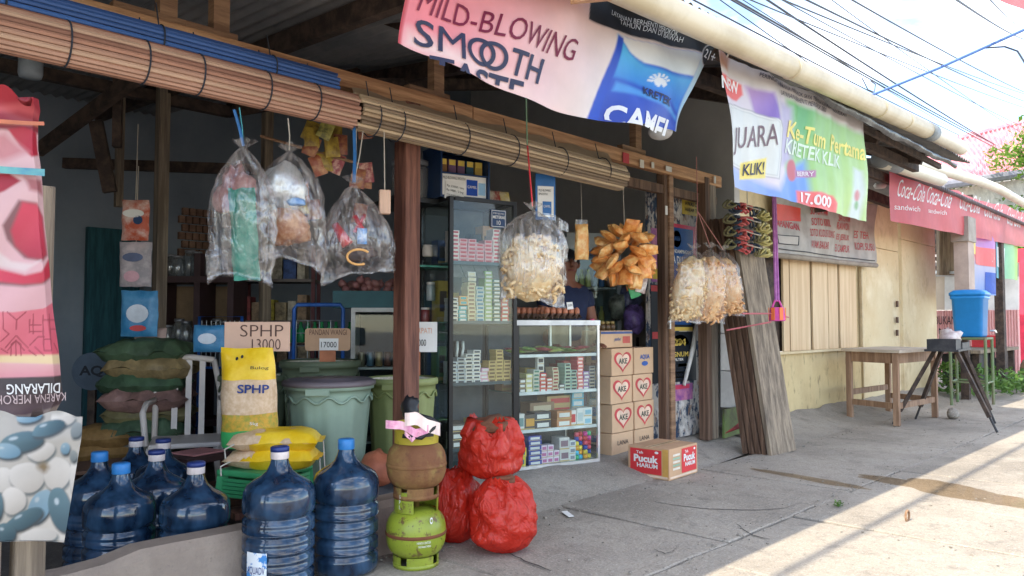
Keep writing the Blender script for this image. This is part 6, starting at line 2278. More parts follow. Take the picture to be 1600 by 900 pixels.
for r_, (h, ta, tb_) in enumerate(lv):
    for c_, (x0_, w, t) in enumerate(((0.0, w1, ta), (w1 + .012, w2, tb_))):
        jx = (.0, .006, -.012, .004)[r_] + (.004 if c_ else 0)
        loc = ct @ V((x0_ + w / 2 + jx, .15, z))
        lab = 'heart-printed' if t == 'AKE' else ('blue-printed' if t == 'AQUA' else 'torn plain')
        e = E('drink_carton', '%s tan carton, %s layer of the stack, %s' % (lab, names[r_], 'next to the doorway post' if c_ else 'next to the counter case'), 'carton', loc, crz)
        bev(ob('box', MB().box((0, 0, h / 2 - .002), (w - .004, .3, h - .004)), card_l, e), .004)
        f_ = fr((-w / 2, -.15, 0), (w, 0, 0), (0, 0, h))
        if t == 'AKE':
            shape(e, heart_o, f_, hred, e=.002, name='printed_heart')
            shape(e, heart_i, f_, hpk, e=.003, name='printed_heart')
            text(e, 'AKE', f_, .3, .42, .7, .62, M('dark green print', S(60, 70, 60)), e=.004, bold=.03)
        elif t == 'AQUA':
            text(e, 'AQUA', f_, .28, .52, .78, .72, M('aqua blue print', S(50, 90, 160)), e=.003, bold=.03)
            shape(e, ell(.53, .38, .16, .09), f_, M('aqua blue print', S(50, 90, 160)), e=.003, name='printed_mark')
        else:
            text(e, t, f_, .25, .45, .75, .65, ink, e=.003)
        g_ = fr((-w / 2, .15, 0), (0, -.3, 0), (0, 0, h))
        shape(e, rectp(.4, .55, .6, .85), g_, M('carton blue print', S(70, 90, 140)), name='printed_mark')
        shape(e, rectp(.38, .15, .62, .45), g_, M('carton brown print', S(110, 84, 70)), name='printed_mark')
    z += h
lt = ct @ V((.10, .18, z))
e = E('drink_carton', 'wide tan carton with blue band on top of the stack', 'carton', lt, crz)
bev(ob('box', MB().box((.02, 0, .065), (.42, .3, .126)), card_l, e), .004)
f_ = fr((-.19, -.15, 0), (.42, 0, 0), (0, 0, .13))
shape(e, rectp(0, .8, 1, .93), f_, M('carton blue print', S(70, 90, 140)), name='printed_band')
text(e, 'panther', f_, .42, .35, .62, .6, M('carton blue print', S(70, 90, 140)), e=.003, bold=.02)
shape(e, rectp(.68, .25, .92, .65), f_, M('carton red print', S(190, 90, 80)), name='printed_mark')
for i in range(5):
    lc = ct @ V((-.07 + i * .065, .12, z + .128))
    e = E('small_jar', 'small brown-capped jar on the top carton, %s from the counter' % 'first second third fourth fifth'.split()[i] if i else 'small bottle with bright pink cap on the top carton', 'jar', lc)
    ob('body', MB().lathe([(.018, 0), (.024, .006), (.024, .04), (.016, .05)], n=12), M('brown sauce jar', S(96, 74, 50), .25), e, True)
    ob('cap', MB().lathe([(.018, .05), (.018, .068 if i else .085), (.014, .07 if i else .088)], n=12), M('pink cap', S(230, 90, 130), .4) if i == 0 else M('gold cap', S(150, 130, 80), .4), e, True)

# ---------------------------------------------------------------- bills posted on the door
YD = YB + .16


def bill(name, label, x0_, y0_, x1_, y1_, mat, Y=YD, items=()):
    q0_, q1_ = P(x0_, y1_, Y), P(x1_, y0_, Y)
    cxx = (q0_ + q1_) / 2
    e = E(name, label, 'poster', cxx)
    w, h = q1_.x - q0_.x, q1_.z - q0_.z
    ob('paper', MB().box((0, 0, 0), (w, .003, h)), mat, e)
    f_ = fr((-w / 2, -.0016, -h / 2), (w, 0, 0), (0, 0, h))
    for it in items:
        if it[0] == 't':
            text(e, it[1], f_, *it[2], it[3], e=.002, bold=.02)
        else:
            shape(e, it[1], f_, it[2], e=.0012, name='printed_shape')
    return e


pb = M('poster blue', S(34, 84, 150), .5)
pblk = M('poster black', S(22, 30, 40), .5)
ppur = M('poster violet', S(146, 84, 150), .5, scale=12, c2=S(200, 130, 160))
pyel = M('poster yellow', S(206, 178, 60), .6)
ppk = M('poster pink', S(214, 70, 100), .5)
pgold = M('poster gold print', S(214, 186, 90), .5)
bill('poster', 'blue poster reading DULU on the door behind the cracker bags', 1047, 355, 1088, 498, ppk, items=(('s', rectp(.0, .0, .86, .96), pb), ('s', ell(.25, .84, .16, .09), paper), ('t', 'GANDA', (.13, .82, .37, .87), pb), ('t', 'PENDAMPINGAN', (.05, .69, .75, .73), paper), ('t', 'A DULU', (.1, .58, .62, .66), paper)))
bill('poster', 'black poster with gold NUM lettering on the door', 1047, 518, 1087, 598, pblk, items=(('s', rectp(.04, .02, .92, .96), pblk), ('t', '234', (.15, .72, .6, .86), pgold), ('s', ell(.38, .74, .34, .2, 20, 0, math.pi) + [(.04, .74)], pgold), ('s', ell(.38, .74, .27, .14, 20, 0, math.pi) + [(.11, .74)], pblk), ('t', '234', (.2, .75, .55, .85), pgold), ('t', 'GNUM', (.1, .5, .68, .6), pgold), ('t', 'FILTER', (.15, .42, .5, .47), paper), ('s', rectp(.3, .3, .7, .36), pgold), ('s', rectp(.05, .08, .55, .2), pgold), ('t', '2000', (.1, .1, .5, .18), pblk)))
bill('poster', 'dark poster with a gold 2000 price above the black one', 1047, 470, 1085, 517, pblk, items=(('s', rectp(.05, .55, .6, .8), pgold), ('t', '2000', (.1, .58, .55, .77), pblk), ('s', rectp(.0, .0, .9, .12), pgold), ('s', rectp(.1, .2, .85, .36), pb)))
bill('poster', 'torn violet poster low on the door', 1047, 598, 1082, 628, ppur, items=(('s', rectp(.05, .7, .85, .95), ppk),))
bill('poster', 'yellow notice high on the door', 1066, 316, 1103, 334, pyel, items=(('t', 'AWAS COPET', (.1, .55, .9, .8), ink), ('t', 'HARAP TERTIB', (.1, .2, .9, .42), ink)))
bill('poster', 'narrow violet poster between the door posts', 1018, 358, 1032, 440, ppur, Y=YB + .2, items=(('s', rectp(.1, .05, .9, .25), pyel),))
bill('poster', 'narrow dark poster with red edge between the door posts', 1018, 445, 1032, 600, pblk, Y=YB + .2, items=(('s', rectp(0, .93, 1, .99), hred), ('s', rectp(.1, .45, .9, .52), hred)))
bill('poster', 'narrow orange strip poster at the door edge', 1090, 352, 1102, 420, M('poster orange', S(196, 140, 60), .5), items=(('t', '12', (.3, .8, .8, .92), ink),))
# white rag of cloth hanging from the hasp
a_, b_2 = P(1088, 505, YD - .02), P(1069, 602, YD - .03)
o = ob('rag', MB().tube([V((0, 0, 0)), (b_2 - a_) * .4 + V((.02, 0, 0)), (b_2 - a_)], [.018, .022, .014], 8).wob(.006, 20), M('off-white rag', S(206, 204, 200), .8), None, True, loc=a_)
tag(o, 'twisted off-white rag hanging down the door over the posters', 'rag')
# ---------------------------------------------------------------- bins, stool and rice in the left bay
bin_g = M('grey-green bin plastic', S(140, 160, 142), .5, var=.06)
bin_d = M('olive bin plastic', S(96, 106, 84), .55, var=.06)
bin_o = M('pale olive bin plastic', S(136, 144, 92), .5, var=.06)
lidm = M('dusky lid plastic', S(110, 100, 104), .4, var=.08)


def bin_(label, c, r, h, mat, lid=None):
    e = E('storage_bin', label, 'bin', c)

    def flute(t, z):
        return 1 + (.022 * (1 if math.sin(t * 11) > .15 else (-.4)) if h * .06 < z < h * .80 else 0)
    NZ = 18
    pr = [(r * .76, 0)] + [(r * (.77 + .2 * j / NZ), h * .93 * j / NZ + .005) for j in range(NZ + 1)] + [(r, h * .935), (r * 1.04, h * .94), (r * 1.04, h * .985), (r * 1.0, h)]
    ob('shell', MB().lathe(pr, n=88, fn=flute, capt=False), mat, e, True)
    ob('scallop_band', MB().tube([(r * .985 * math.cos(t), r * .985 * math.sin(t), h * .85 + .016 * math.sin(11 * t)) for t in [2 * math.pi * i / 110 for i in range(110)]], .007, 5, closed=True), mat, e, True)
    ob('inside', MB().lathe([(r * .97, h * .985), (r * .9, h * .8), (.001, h * .78)], n=32, capb=False, capt=False), M('rice', S(206, 196, 176), .9, scale=80, bump=.5), e, True)
    va_ = math.atan2(-c[1], -c[0])
    ob('grip', MB().box((r * 1.02 * math.cos(va_ - .25), r * 1.02 * math.sin(va_ - .25), h * .93), (.03, .12, .03), rz=va_ - .25), mat, e)
    if lid:
        ob('lid', MB().lathe([(r * 1.07, h * .97), (r * 1.085, h * .975), (r * 1.085, h * 1.01), (r * .98, h * 1.03), (r * .9, h * 1.018), (r * .6, h * 1.02), (r * .55, h * 1.035), (.002, h * 1.035)], n=48, capb=False), lidm, e, True)
    return e


q1 = D(514, 660, 4.2)
bx0 = bin_('grey-green bin with a dusky lid standing behind the water bottles', (q1.x, q1.y, .17), .232, .56, bin_g, True)
q = D(500, 640, 5.0)
bin_('open olive bin behind the lidded one, carrying the 17000 card', (q.x, q.y, .12), .25, .69, bin_d)
q = D(628, 650, 4.56)
bin_('pale olive open bin behind the front post', (q.x, q.y, .10), .205, .63, bin_o)
q = D(398, 640, 4.95)
bin_('olive bin half hidden behind the upright rice bag', (q.x, q.y, .12), .22, .60, bin_d)
# low plank platform the bins stand on
e = E('low_platform', 'low red-brown plank platform under the bins', 'platform', (q1.x, q1.y, FZ), R(-8))
for i in range(5):
    ob('plank', MB().box((.05, -.22 + i * .17, .235), (1.3, .155, .03)), wood_red, e)
for x in (-.55, .0, .62):
    ob('bearer', MB().box((x, .12, .11), (.08, .8, .22)), wood_dk, e)
q = D(535, 742, 3.95)
o = bev(ob('red_crate', MB().box((0, 0, .09), (.34, .12, .17)), M('faded red box', S(160, 70, 70), .7)), .006)
o.location = (q.x, q.y, FZ + .09)
o.rotation_euler = (0, 0, R(-20))
tag(o, 'faded red flat box in front of the lidded bin', 'box')
q = D(592, 735, 4.05)
e = E('orange_parcel', 'orange-brown wrapped parcel over a black sack beside the front post', 'parcel', (q.x, q.y, FZ))
ob('parcel', crumple((.24, .2, .2), 4, c=(0, 0, .36), amp=.15), M('orange wrap', S(176, 104, 74), .6, c2=S(140, 76, 54)), e, True)
ob('sack', crumple((.3, .26, .36), 9, c=(0, 0, .16), amp=.12), black_f, e, True)

# green woven plastic stool with its rice
gp = M('green plastic', S(62, 150, 96), .4, var=.08)
q = D(415, 740, 3.72)
st = E('plastic_stool', 'green woven-pattern plastic stool carrying rice bags', 'stool', (q.x, q.y, FZ), R(20))
TH = 1.05 - (728 - 505) / 1200 * 3.72 - FZ
bev(ob('seat', MB().box((0, 0, TH - .015), (.32, .32, .03)), gp, st), .01)
for k in range(4):
    a = R(90 * k)
    mt = Matrix.Rotation(a, 4, 'Z')
    m = MB()
    for i in range(5):
        m.box((0, -.155, TH - .045 - i * .018), (.30, .012, .015))
    ob('apron', m.tf(mt), gp, st)
    ob('leg', MB().bar((-.135, -.14, TH - .03), (-.165, -.17, 0), .05, .05).tf(mt), gp, st)
ricebag = [M('rice bag yellow', S(232, 186, 26), .35, scale=12, c2=S(244, 206, 60), bump=.3, bscale=14), M('rice through film', S(206, 172, 136), .5, scale=40, c2=S(224, 196, 164)), M('rice bag green', S(60, 160, 90), .4), M('rice bag straw print', S(206, 160, 60), .5, scale=50, c2=S(150, 150, 60))]


def lying(label, loc, rz, sd):
    e = E('rice_bag', label, 'rice bag', loc, rz)
    ob('bag', MB().pillow((.40, .25, .11), n=18, m=12, seed=sd, amp=.010), ricebag[1], e, True)
    m = MB().pillow((.335, .256, .114), (.05, 0, .0), n=14, m=12, seed=sd, amp=.008, p=4)
    ob('yellow_end', m, ricebag[0], e, True)
    ob('weld_seam', MB().grid(lambda u, v: V((.19 + .05 * u, (v - .5) * .2, .004 * math.sin(v * 9))), 3, 8), ricebag[0], e, True)
    ob('string_end', MB().tube([(-.16, -.12, .0), (-.2, -.14, -.02), (-.19, -.16, -.06)], .004, 5), string_w, e)
    ob('string_end', MB().tube([(.24, -.06, 0), (.25, -.08, -.12), (.25, -.08, -.2)], .003, 5), string_w, e)
    return e


zst = FZ + TH
fa = R(-42)
lying('yellow-ended rice bag lying directly on the green stool', (q.x + .02, q.y - .02, zst + .045), fa, 3)
lying('yellow-ended rice bag lying on another rice bag on the stool', (q.x + .03, q.y - .02, zst + .125), fa + .08, 8)
# upright bag
ub = D(393, 640, 3.80)
rb = E('rice_bag', 'upright rice bag with yellow top and green base behind the stool', 'rice bag', (ub.x, ub.y, .455), fa)
UH, UW = .46, .28


def ubag(s0, s1, off, mat, nm, nz=20):
    def g(sgn):
        def f(u, v):
            s = s0 + (s1 - s0) * v
            x = u * 2 - 1
            w = UW / 2 * (1 - .10 * s)
            dpt = (.085 * (1 - s ** 4) + .006) * max(0, 1 - abs(x) ** 3) ** .5
            p = V((x * w - .015 * s, sgn * (dpt + off), UH * s))
            return p + noise.noise_vector(p * 13) * .008 + V((0, -.03 * s, 0))
        return f
    m = MB()
    m.grid(g(-1), 16, nz, uv=False)
    k = len(m.f)
    m.grid(g(1), 16, nz, uv=False)
    for i in range(k, len(m.f)):
        m.f[i] = m.f[i][::-1]
    return ob(nm, m, mat, rb, True)


ubag(0, 1.0, 0, ricebag[1], 'bag', 26)
ubag(.70, 1.03, .004, ricebag[0], 'yellow_top', 10)
ubag(-.02, .16, .004, ricebag[2], 'green_base', 6)
ubag(.16, .34, .003, ricebag[3], 'straw_print', 8)
fu = lambda u, v, e=0: V(((u - .5) * UW * .9 - .01, -.085 * (1 - v ** 4) - .012 - .03 * v - e - .004 * math.sin(u * 9), UH * v))
text(rb, 'SPHP', fu, .38, .56, .98, .65, M('navy print', S(36, 60, 130)), e=.006, bold=.02, lim=.5)
text(rb, '5kg', fu, .62, .22, .78, .26, paper, e=.006)
text(rb, 'Bulog', fu, .6, .80, .95, .84, ink, e=.010)
for k in range(2):
    shape(rb, ell(.33 + .09 * k, .92 + .02 * k, .025, .018), fu, ink, e=.014, name='handle_hole')


def cardsign(name, label, px0, py0, px1, py1, z, mat, lines, rz=fa, stick=None, round_=0):
    c = D((px0 + px1) / 2, (py0 + py1) / 2, z)
    w = (px1 - px0) / 1200 * z * 1.0
    h = (py1 - py0) / 1200 * z
    e = E(name, label, 'price card', c, rz)
    if round_:
        m = MB()
        rpts = rrect(-w / 2, -h / 2, w / 2, h / 2, .02, .02)
        m.add([(x, 0, y) for x, y in rpts] + [(x, .006, y) for x, y in rpts], [list(range(len(rpts)))] + [[len(rpts) + i for i in range(len(rpts))][::-1]] + [(i, len(rpts) + i, len(rpts) + (i + 1) % len(rpts), (i + 1) % len(rpts)) for i in range(len(rpts))])
        ob('card', m, mat, e)
        y0_ = 0
    else:
        ob('card', MB().box((0, .003, 0), (w, .006, h)), mat, e)
    f_ = fr((-w / 2, -.0005, -h / 2), (w, 0, 0), (0, 0, h))
    for (t, u0, v0, u1, v1, mm, b) in lines:
        text(e, t, f_, u0, v0, u1, v1, mm, e=.002, bold=b)
    if stick:
        ob('stick', MB().box((stick[0] * w, .004, -h / 2 - stick[2] / 2 + .004), (stick[1], .008, stick[2])), M('brown stick', S(176, 112, 80), .7), e)
    return e, f_


pinkcard = M('pinkish card', S(214, 178, 156), .85, var=.05)
pen = M('pencil line', S(90, 66, 60), .8)
cardsign('price_card', 'big pinkish card with 13000 in pen above the upright rice bag', 352, 503, 452, 549, 3.9, pinkcard, [('SPHP', .24, .5, .9, .9, pen, -.008), ('13000', .42, .06, .86, .42, pen, -.008)])
e, f_ = cardsign('price_card', 'tan cardboard card with a white 17000 label on the bin', 477, 513, 547, 548, 4.85, M('tan card', S(190, 154, 124), .85, var=.05), [('PANDAN WANGI', .1, .7, .92, .95, pen, -.005)], stick=(0, .10, .10), round_=1)
shape(e, rectp(.32, .02, .74, .55), f_, paper, e=.003, name='label')
text(e, '17000', f_, .36, .15, .7, .4, ink, e=.005)
cardsign('price_card', 'white handwritten card on the bin behind the front post', 640, 503, 683, 550, 4.5, paper, [('MERPATI', .05, .62, .8, .8, M('orange pen', S(206, 150, 120)), 0), ('15000', .15, .2, .6, .42, ink, 0)], rz=R(-40), stick=(-.2, .03, .14))

# ---------------------------------------------------------------- white chair, bench, sacks
wp = M('white plastic', S(206, 196, 188), .45, var=.05)
q = D(292, 640, 4.7)
ch = E('plastic_chair', 'white plastic garden chair beside the rice sacks', 'chair', (q.x, q.y, FZ), R(-25))
bev(ob('seat', MB().box((0, 0, .42), (.40, .40, .03)), wp, ch), .01)
for sx in (-1, 1):
    for sy in (-1, 1):
        ob('leg', MB().bar((sx * .18, sy * .17, .41), (sx * .22, sy * .21, 0), .04, .04), wp, ch)
    ob('back_post', MB().tube([(sx * .19, .18, .42), (sx * .19, .25, .70), (sx * .15, .29, .90)], .018, 8), wp, ch, True)
    ob('armrest', MB().tube([(sx * .19, .24, .66), (sx * .23, .05, .65), (sx * .23, -.18, .62), (sx * .21, -.2, .43)], .018, 8), wp, ch, True)
ob('back_top', MB().tube([(-.15, .29, .90), (0, .305, .92), (.15, .29, .90)], .02, 8), wp, ch, True)
for i in range(3):
    x = -.08 + i * .08
    ob('back_slat', MB().bar((x, .19, .43), (x, .295, .90), .035, .012), wp, ch)
q = D(305, 690, 4.15)
e = E('wooden_stool', 'dark wooden stool topped with pink paper in front of the white chair', 'stool', (q.x, q.y, FZ), R(15))
bev(ob('seat', MB().box((0, 0, .42), (.30, .26, .035)), M('dark stool wood', S(66, 44, 42), .6), e))
ob('paper', MB().box((.02, 0, .443), (.2, .18, .008)), M('pink paper', S(190, 130, 128), .8), e)
for sx in (-1, 1):
    for sy in (-1, 1):
        ob('leg', MB().box((sx * .12, sy * .1, .2), (.04, .04, .4)), M('red stool leg', S(110, 56, 54), .6), e)
sk_c = [((90, 116, 84), 'green'), ((176, 150, 104), 'yellow-tan'), ((80, 110, 80), 'dark green'), ((170, 130, 120), 'pinkish'), ((150, 140, 96), 'olive'), ((86, 112, 84), 'mossy'), ((120, 116, 100), 'grey'), ((60, 80, 66), 'deep green'), ((110, 104, 80), 'brown-green'), ((70, 74, 66), 'dark grey')]
q = D(232, 640, 5.0)
for i in range(10):
    c_, t = sk_c[i]
    o = ob('rice_sack', MB().pillow((.52, .36, .175), seed=i * 3, amp=.03, n=18, m=14, p=3.6), M('sack ' + t, S(*[int(k * .8) for k in c_]), .55, scale=7, var=.3, bump=.7, bscale=28), None, True, loc=(q.x + .02 * math.sin(i * 2), q.y + .02 * math.cos(i * 3), FZ + .95 - .1 * i + .0), rot=(0, 0, R(-40) + .1 * math.sin(i * 5)))
    tag(o, '%s rice sack in the tall pile, layer %s from the top' % (t, 'one two three four five six seven eight nine ten'.split()[i]), 'sack')
o = ob('flour_bag', MB().pillow((.2, .14, .09), mat=Matrix.Rotation(R(80), 3, 'X'), seed=5), M('pinkish flour bag', S(176, 150, 140), .7), None, True, loc=(q.x, q.y, FZ + 1.04), rot=(0, 0, fa))
tag(o, 'pale flour bag on top of the tall rice sack pile', 'bag')
q = D(165, 670, 4.9)
for i in range(3):
    o = ob('rice_sack', MB().pillow((.42, .28, .16), seed=i * 5 + 1, amp=.014, n=12, m=10), M('ochre sack', S(122, 92, 50), .7, scale=12, c2=S(150, 116, 70)), None, True, loc=(q.x, q.y, FZ + .42 - .1 * i), rot=(0, 0, R(-40) + .15 * i))
    tag(o, 'ochre rice sack in the low pile behind the water bottles, %s' % ('top', 'middle', 'bottom')[i], 'sack')
for i in range(5):
    qq = D(158, 690 + i * 8, 4.55)
    o = ob('flattened_carton', MB().box((0, 0, 0), (.36, .3, .02)), M('dark kraft', S(110, 82, 66), .8), loc=(qq.x, qq.y, FZ + .02 + .055 * (5 - i)), rot=(R(3), R(-4), R(-40) + .06 * i))
    tag(o, 'flattened brown carton in the heap behind the bottles, %s from the top' % 'first second third fourth fifth'.split()[i], 'carton')
q = D(145, 580, 5.3)
e = E('round_sign', 'round dark disc with pale A letters standing in the gloom', 'sign', q, fa)
ob('disc', MB().lathe([(.13, 0), (.13, .02)], n=28).tf(Matrix.Rotation(R(90), 4, 'X')), M('dim blue disc', S(70, 84, 100), .6), e)
text(e, 'AQ', fr((-.1, -.021, -.05), (.2, 0, 0), (0, 0, .1)), .1, .1, .9, .9, M('dark letters', S(20, 26, 36)), e=.002, bold=.03)
ob('stand', MB().box((0, 0, -.4), (.05, .03, .55)), wood_dk, e)


def packet(name, label, px0, py0, px1, py1, z, mat, bands, cat='packet', hang=True):
    c = D((px0 + px1) / 2, (py0 + py1) / 2, z)
    w, h = (px1 - px0) / 1200 * z, (py1 - py0) / 1200 * z
    e = E(name, label, cat, c, fa)
    ob('bag', MB().pillow((w, h, .06), mat=Matrix.Rotation(R(90), 3, 'X'), seed=px0, amp=.008, p=5), mat, e, True)
    for (u0, v0, u1, v1, mm) in bands:
        f_ = lambda u, v, e_=0: V(((u - .5) * w, -.034 - e_, (v - .5) * h))
        shape(e, ell((u0 + u1) / 2, (v0 + v1) / 2, (u1 - u0) / 2, (v1 - v0) / 2, 16), f_, mm, e=.002, name='print')
    if hang:
        ob('cord', MB().tube([(0, 0, h / 2), (.0, .01, h / 2 + .5)], .003, 5), string_w, e)
    return e


packet('detergent_pack', 'orange and white detergent pack hung on the inner post', 191, 312, 232, 376, 5.0, M('orange pack', S(186, 84, 56), .45, scale=10, c2=S(214, 190, 180)), ((.1, .55, .9, .75, paper), (.5, .38, .85, .6, navy)))
packet('diaper_pack', 'white pictured pack hung below the orange one', 188, 378, 236, 448, 5.0, M('pale pack', S(150, 144, 148), .5, scale=12, c2=S(196, 182, 184)), ((.15, .55, .8, .75, M('blue figure', S(90, 100, 130))), (.2, .1, .7, .35, M('pink print', S(206, 160, 170)))))
packet('softener_pack', 'blue and white refill pack lying against the inner post', 190, 454, 246, 526, 4.95, M('blue refill pack', S(50, 120, 166), .35, scale=8, c2=S(90, 150, 190)), ((.2, .3, .8, .7, M('white swirl', S(206, 214, 224))), (.3, .12, .75, .25, hred)), hang=False)
packet('softener_pack', 'blue and white refill pack beside the white chair', 303, 508, 350, 550, 4.6, M('blue refill pack', S(50, 120, 166), .35), ((.2, .3, .8, .7, M('white swirl', S(206, 214, 224))),), hang=False)
# dark jar shelf at the back
q0_, q1_ = D(258, 430, 6.3), D(372, 430, 6.3)
sh = E('jar_shelf', 'dark brown shelf unit with glass jars at the back of the shop', 'shelf', ((q0_.x + q1_.x) / 2, (q0_.y + q1_.y) / 2, FZ), math.atan2(q1_.y - q0_.y, q1_.x - q0_.x))
wS = (q1_ - q0_).length
dkw = M('dark brown shelf wood', S(66, 46, 48), .6)
zs_ = [.95 + .0, 1.50]
for z in (.35, .93, 1.49):
    ob('shelf', MB().box((0, 0, z), (wS, .35, .05)), dkw, sh)
for x in (-wS / 2, wS * .05, wS / 2):
    ob('upright', MB().box((x, .0, .85), (.05, .33, 1.7)), dkw, sh)
ob('back', MB().box((0, .19, 1.2), (wS, .01, .5)), M('kraft back', S(140, 116, 90), .8), sh)
jarg = glass('jar glass', (.75, .8, .84), .12, .05, .6, .12)
for i in range(13):
    x = -wS / 2 + .06 + (wS - .12) * (i % 7) / 6.2
    z = .955 if i < 7 else 1.515
    lc = sh.matrix_basis @ V((x, -.08 + .05 * (i % 2), z))
    e = E('glass_jar', 'clear jar on the %s board of the dark shelf, %s from the inner post' % ('middle' if i < 7 else 'upper', 'first second third fourth fifth sixth seventh'.split()[i % 7]), 'jar', lc, 0, 'glass jars on the dark shelf unit')
    h = .17 + .05 * ((i * 3) % 4) / 3
    ob('body', MB().lathe([(.04, 0), (.05, .01), (.05, h * .75), (.035, h * .86), (.035, h * .9)], n=14), jarg, e, True)
    ob('lid', MB().lathe([(.037, h * .9), (.04, h * .91), (.04, h), (.03, h * 1.01)], n=14), M('tin lid', S(150, 150, 156), .35, metal=.6), e, True)
# goods shelf in the middle of the back
q0_, q1_ = D(405, 500, 6.6), D(470, 500, 6.6)
e = E('goods_rack', 'crowded grey rack of boxed goods behind the hanging bags', 'rack', ((q0_.x + q1_.x) / 2, (q0_.y + q1_.y) / 2, FZ), R(-40))
for z in (.4, .8, 1.15, 1.5):
    ob('shelf', MB().box((0, 0, z), (.62, .35, .025)), M('rack grey', S(110, 100, 96), .6), e)
for x in (-.3, .3):
    for y in (-.16, .16):
        ob('upright', MB().box((x, y, .9), (.03, .03, 1.8)), M('rack red-brown', S(100, 50, 54), .6), e)
rr = random.Random(31)
k = 0
for z in (.4125, .8125, 1.1625, 1.5125):
    x = -.28
    kk_ = 0
    while x < .22:
        w = rr.uniform(.06, .12)
        h = rr.uniform(.12, .27)
        c_ = rr.choice(((176, 156, 120), (60, 90, 150), (196, 176, 60), (150, 60, 60), (190, 180, 160), (70, 120, 90), (160, 130, 100)))
        o = bev(ob('boxed_good', MB().box((0, 0, h / 2), (w - .006, .2, h)), M('boxed %d %d %d' % c_, S(*c_), .6, scale=16, c2=S(*[int(v * .6) for v in c_])), loc=e.matrix_basis @ V((x + w / 2, -.04, z + .001)), rot=(0, 0, R(-40))), .003)
        nm_ = {176: 'tan', 60: 'blue', 196: 'yellow', 150: 'dark red', 190: 'cream', 70: 'green', 160: 'brown'}[c_[0]]
        kk_ += 1
        tag(o, '%s boxed grocery, %s on the %s rack shelf behind the hanging bags' % (nm_, 'first second third fourth fifth sixth seventh eighth'.split()[kk_ - 1], 'lowest' if z < .5 else 'second' if z < .9 else 'third' if z < 1.3 else 'top'), 'box', 'boxes on the goods rack')
        x += w + .004
        k += 1
# blue trolley frame
q = D(497, 560, 5.4)
bl = M('blue tube', S(40, 92, 170), .4)
e = E('blue_trolley', 'blue tubular trolley frame with a wire basket of green bottles', 'trolley', (q.x, q.y, FZ), R(-42))
ob('frame', MB().tube([(-.17, 0, .1), (-.17, 0, 1.24), (-.15, 0, 1.27), (.15, 0, 1.27), (.17, 0, 1.24), (.17, 0, .1)], .014, 8), bl, e, True)
ob('deck', MB().box((0, -.15, .1), (.36, .34, .03)), bl, e)
for x in (-.15, .15):
    ob('wheel', MB().tube([(x - .012, 0, .045), (x + .012, 0, .045)], .045, 14), black, e)
wire = M('wire grey', S(150, 156, 160), .4, metal=.6)
for i in range(7):
    ob('wire', MB().tube([(-.2 + .02, .03 + .0, .62 + .09 * i), (.2 - .02, .03, .62 + .09 * i)], .003, 5), wire, e)
for i in range(5):
    ob('wire', MB().tube([(-.16 + .08 * i, .03, .3), (-.16 + .08 * i, .03, 1.16)], .003, 5), wire, e)
for i in range(9):
    lc = e.matrix_basis @ V((-.2 + .05 * i, .14, 1.0))
    o = ob('green_bottle', MB().lathe([(.022, 0), (.026, .01), (.026, .09), (.011, .12), (.011, .15)], n=10), M('green glass', S(50, 130, 80), .2), None, True, loc=lc)
    tag(o, 'green bottle behind the blue trolley, %s from the card side' % 'first second third fourth fifth sixth seventh eighth ninth'.split()[i], 'bottle', 'green bottles behind the trolley')
o = ob('bottle_board', MB().box((0, .14, .985), (.5, .14, .02)), wood_dk, loc=e.location, rot=(0, 0, R(-42)))
tag(o, 'dark board carrying the green bottles behind the blue trolley', 'board')
q = D(345, 490, 5.9)
e = E('wire_rack', 'small blue-framed wire rack by the dark jar shelf', 'rack', (q.x, q.y, FZ), R(-42))
ob('frame', MB().tube([(-.16, 0, .0), (-.16, 0, 1.19), (.16, 0, 1.19), (.16, 0, .0)], .012, 8), bl, e, True)
for i in range(9):
    ob('wire', MB().tube([(-.14 + .035 * i, 0, .8), (-.14 + .035 * i, 0, 1.16)], .003, 5), wire, e)
ob('crossbar', MB().tube([(-.16, 0, .8), (.16, 0, .8)], .010, 6), bl, e)
# teal crate of onions on a small white display fridge
q = D(590, 540, 5.6)
e = E('small_display_fridge', 'small white-framed display fridge behind the front post', 'fridge', (q.x, q.y, FZ), R(-40))
FH = 1.05 - (488 - 505) / 1200 * 5.6 - FZ
for x in (-.16, .2):
    ob('side', MB().box((x, 0, FH / 2), (.03, .34, FH)), M('fridge white', S(190, 190, 186), .4), e)
ob('back', MB().box((.02, .17, FH / 2), (.36, .01, FH)), M('dim inside', S(50, 60, 70), .7), e)
ob('top', MB().box((.02, 0, FH + .015), (.39, .34, .03)), M('fridge white', S(190, 190, 186), .4), e)
for z in (.3, .58, .82):
    ob('shelf', MB().box((.02, 0, z), (.33, .32, .015)), M('fridge white', S(190, 190, 186), .4), e)
ob('glass_door', MB().box((.02, -.175, FH / 2), (.33, .006, FH - .04)), gl, e)
for i in range(10):
    c_ = ((120, 110, 90), (80, 110, 130), (150, 130, 90), (110, 70, 60))[i % 4]
    o = ob('canned_drink', MB().lathe([(.024, 0), (.027, .006), (.027, .095), (.023, .104)], n=10), M('can %d %d %d' % c_, S(*c_), .3, metal=.4), None, True, loc=e.matrix_basis @ V((-.11 + .062 * (i % 5), -.06, .83 if i < 5 else .59)))
    tag(o, 'drink can on the %s shelf of the small display fridge, %s from its hinge side' % ('upper' if i < 5 else 'lower', 'first second third fourth fifth'.split()[i % 5]), 'can', 'cans in the small display fridge')
tl_m = M('teal crate', S(24, 84, 92), .5)
e2 = E('teal_crate', 'teal crate of red onions on the small display fridge', 'crate', e.matrix_basis @ V((-.05, .0, FH + .03)), R(-40))
ob('base', MB().box((0, 0, .01), (.5, .3, .02)), tl_m, e2)
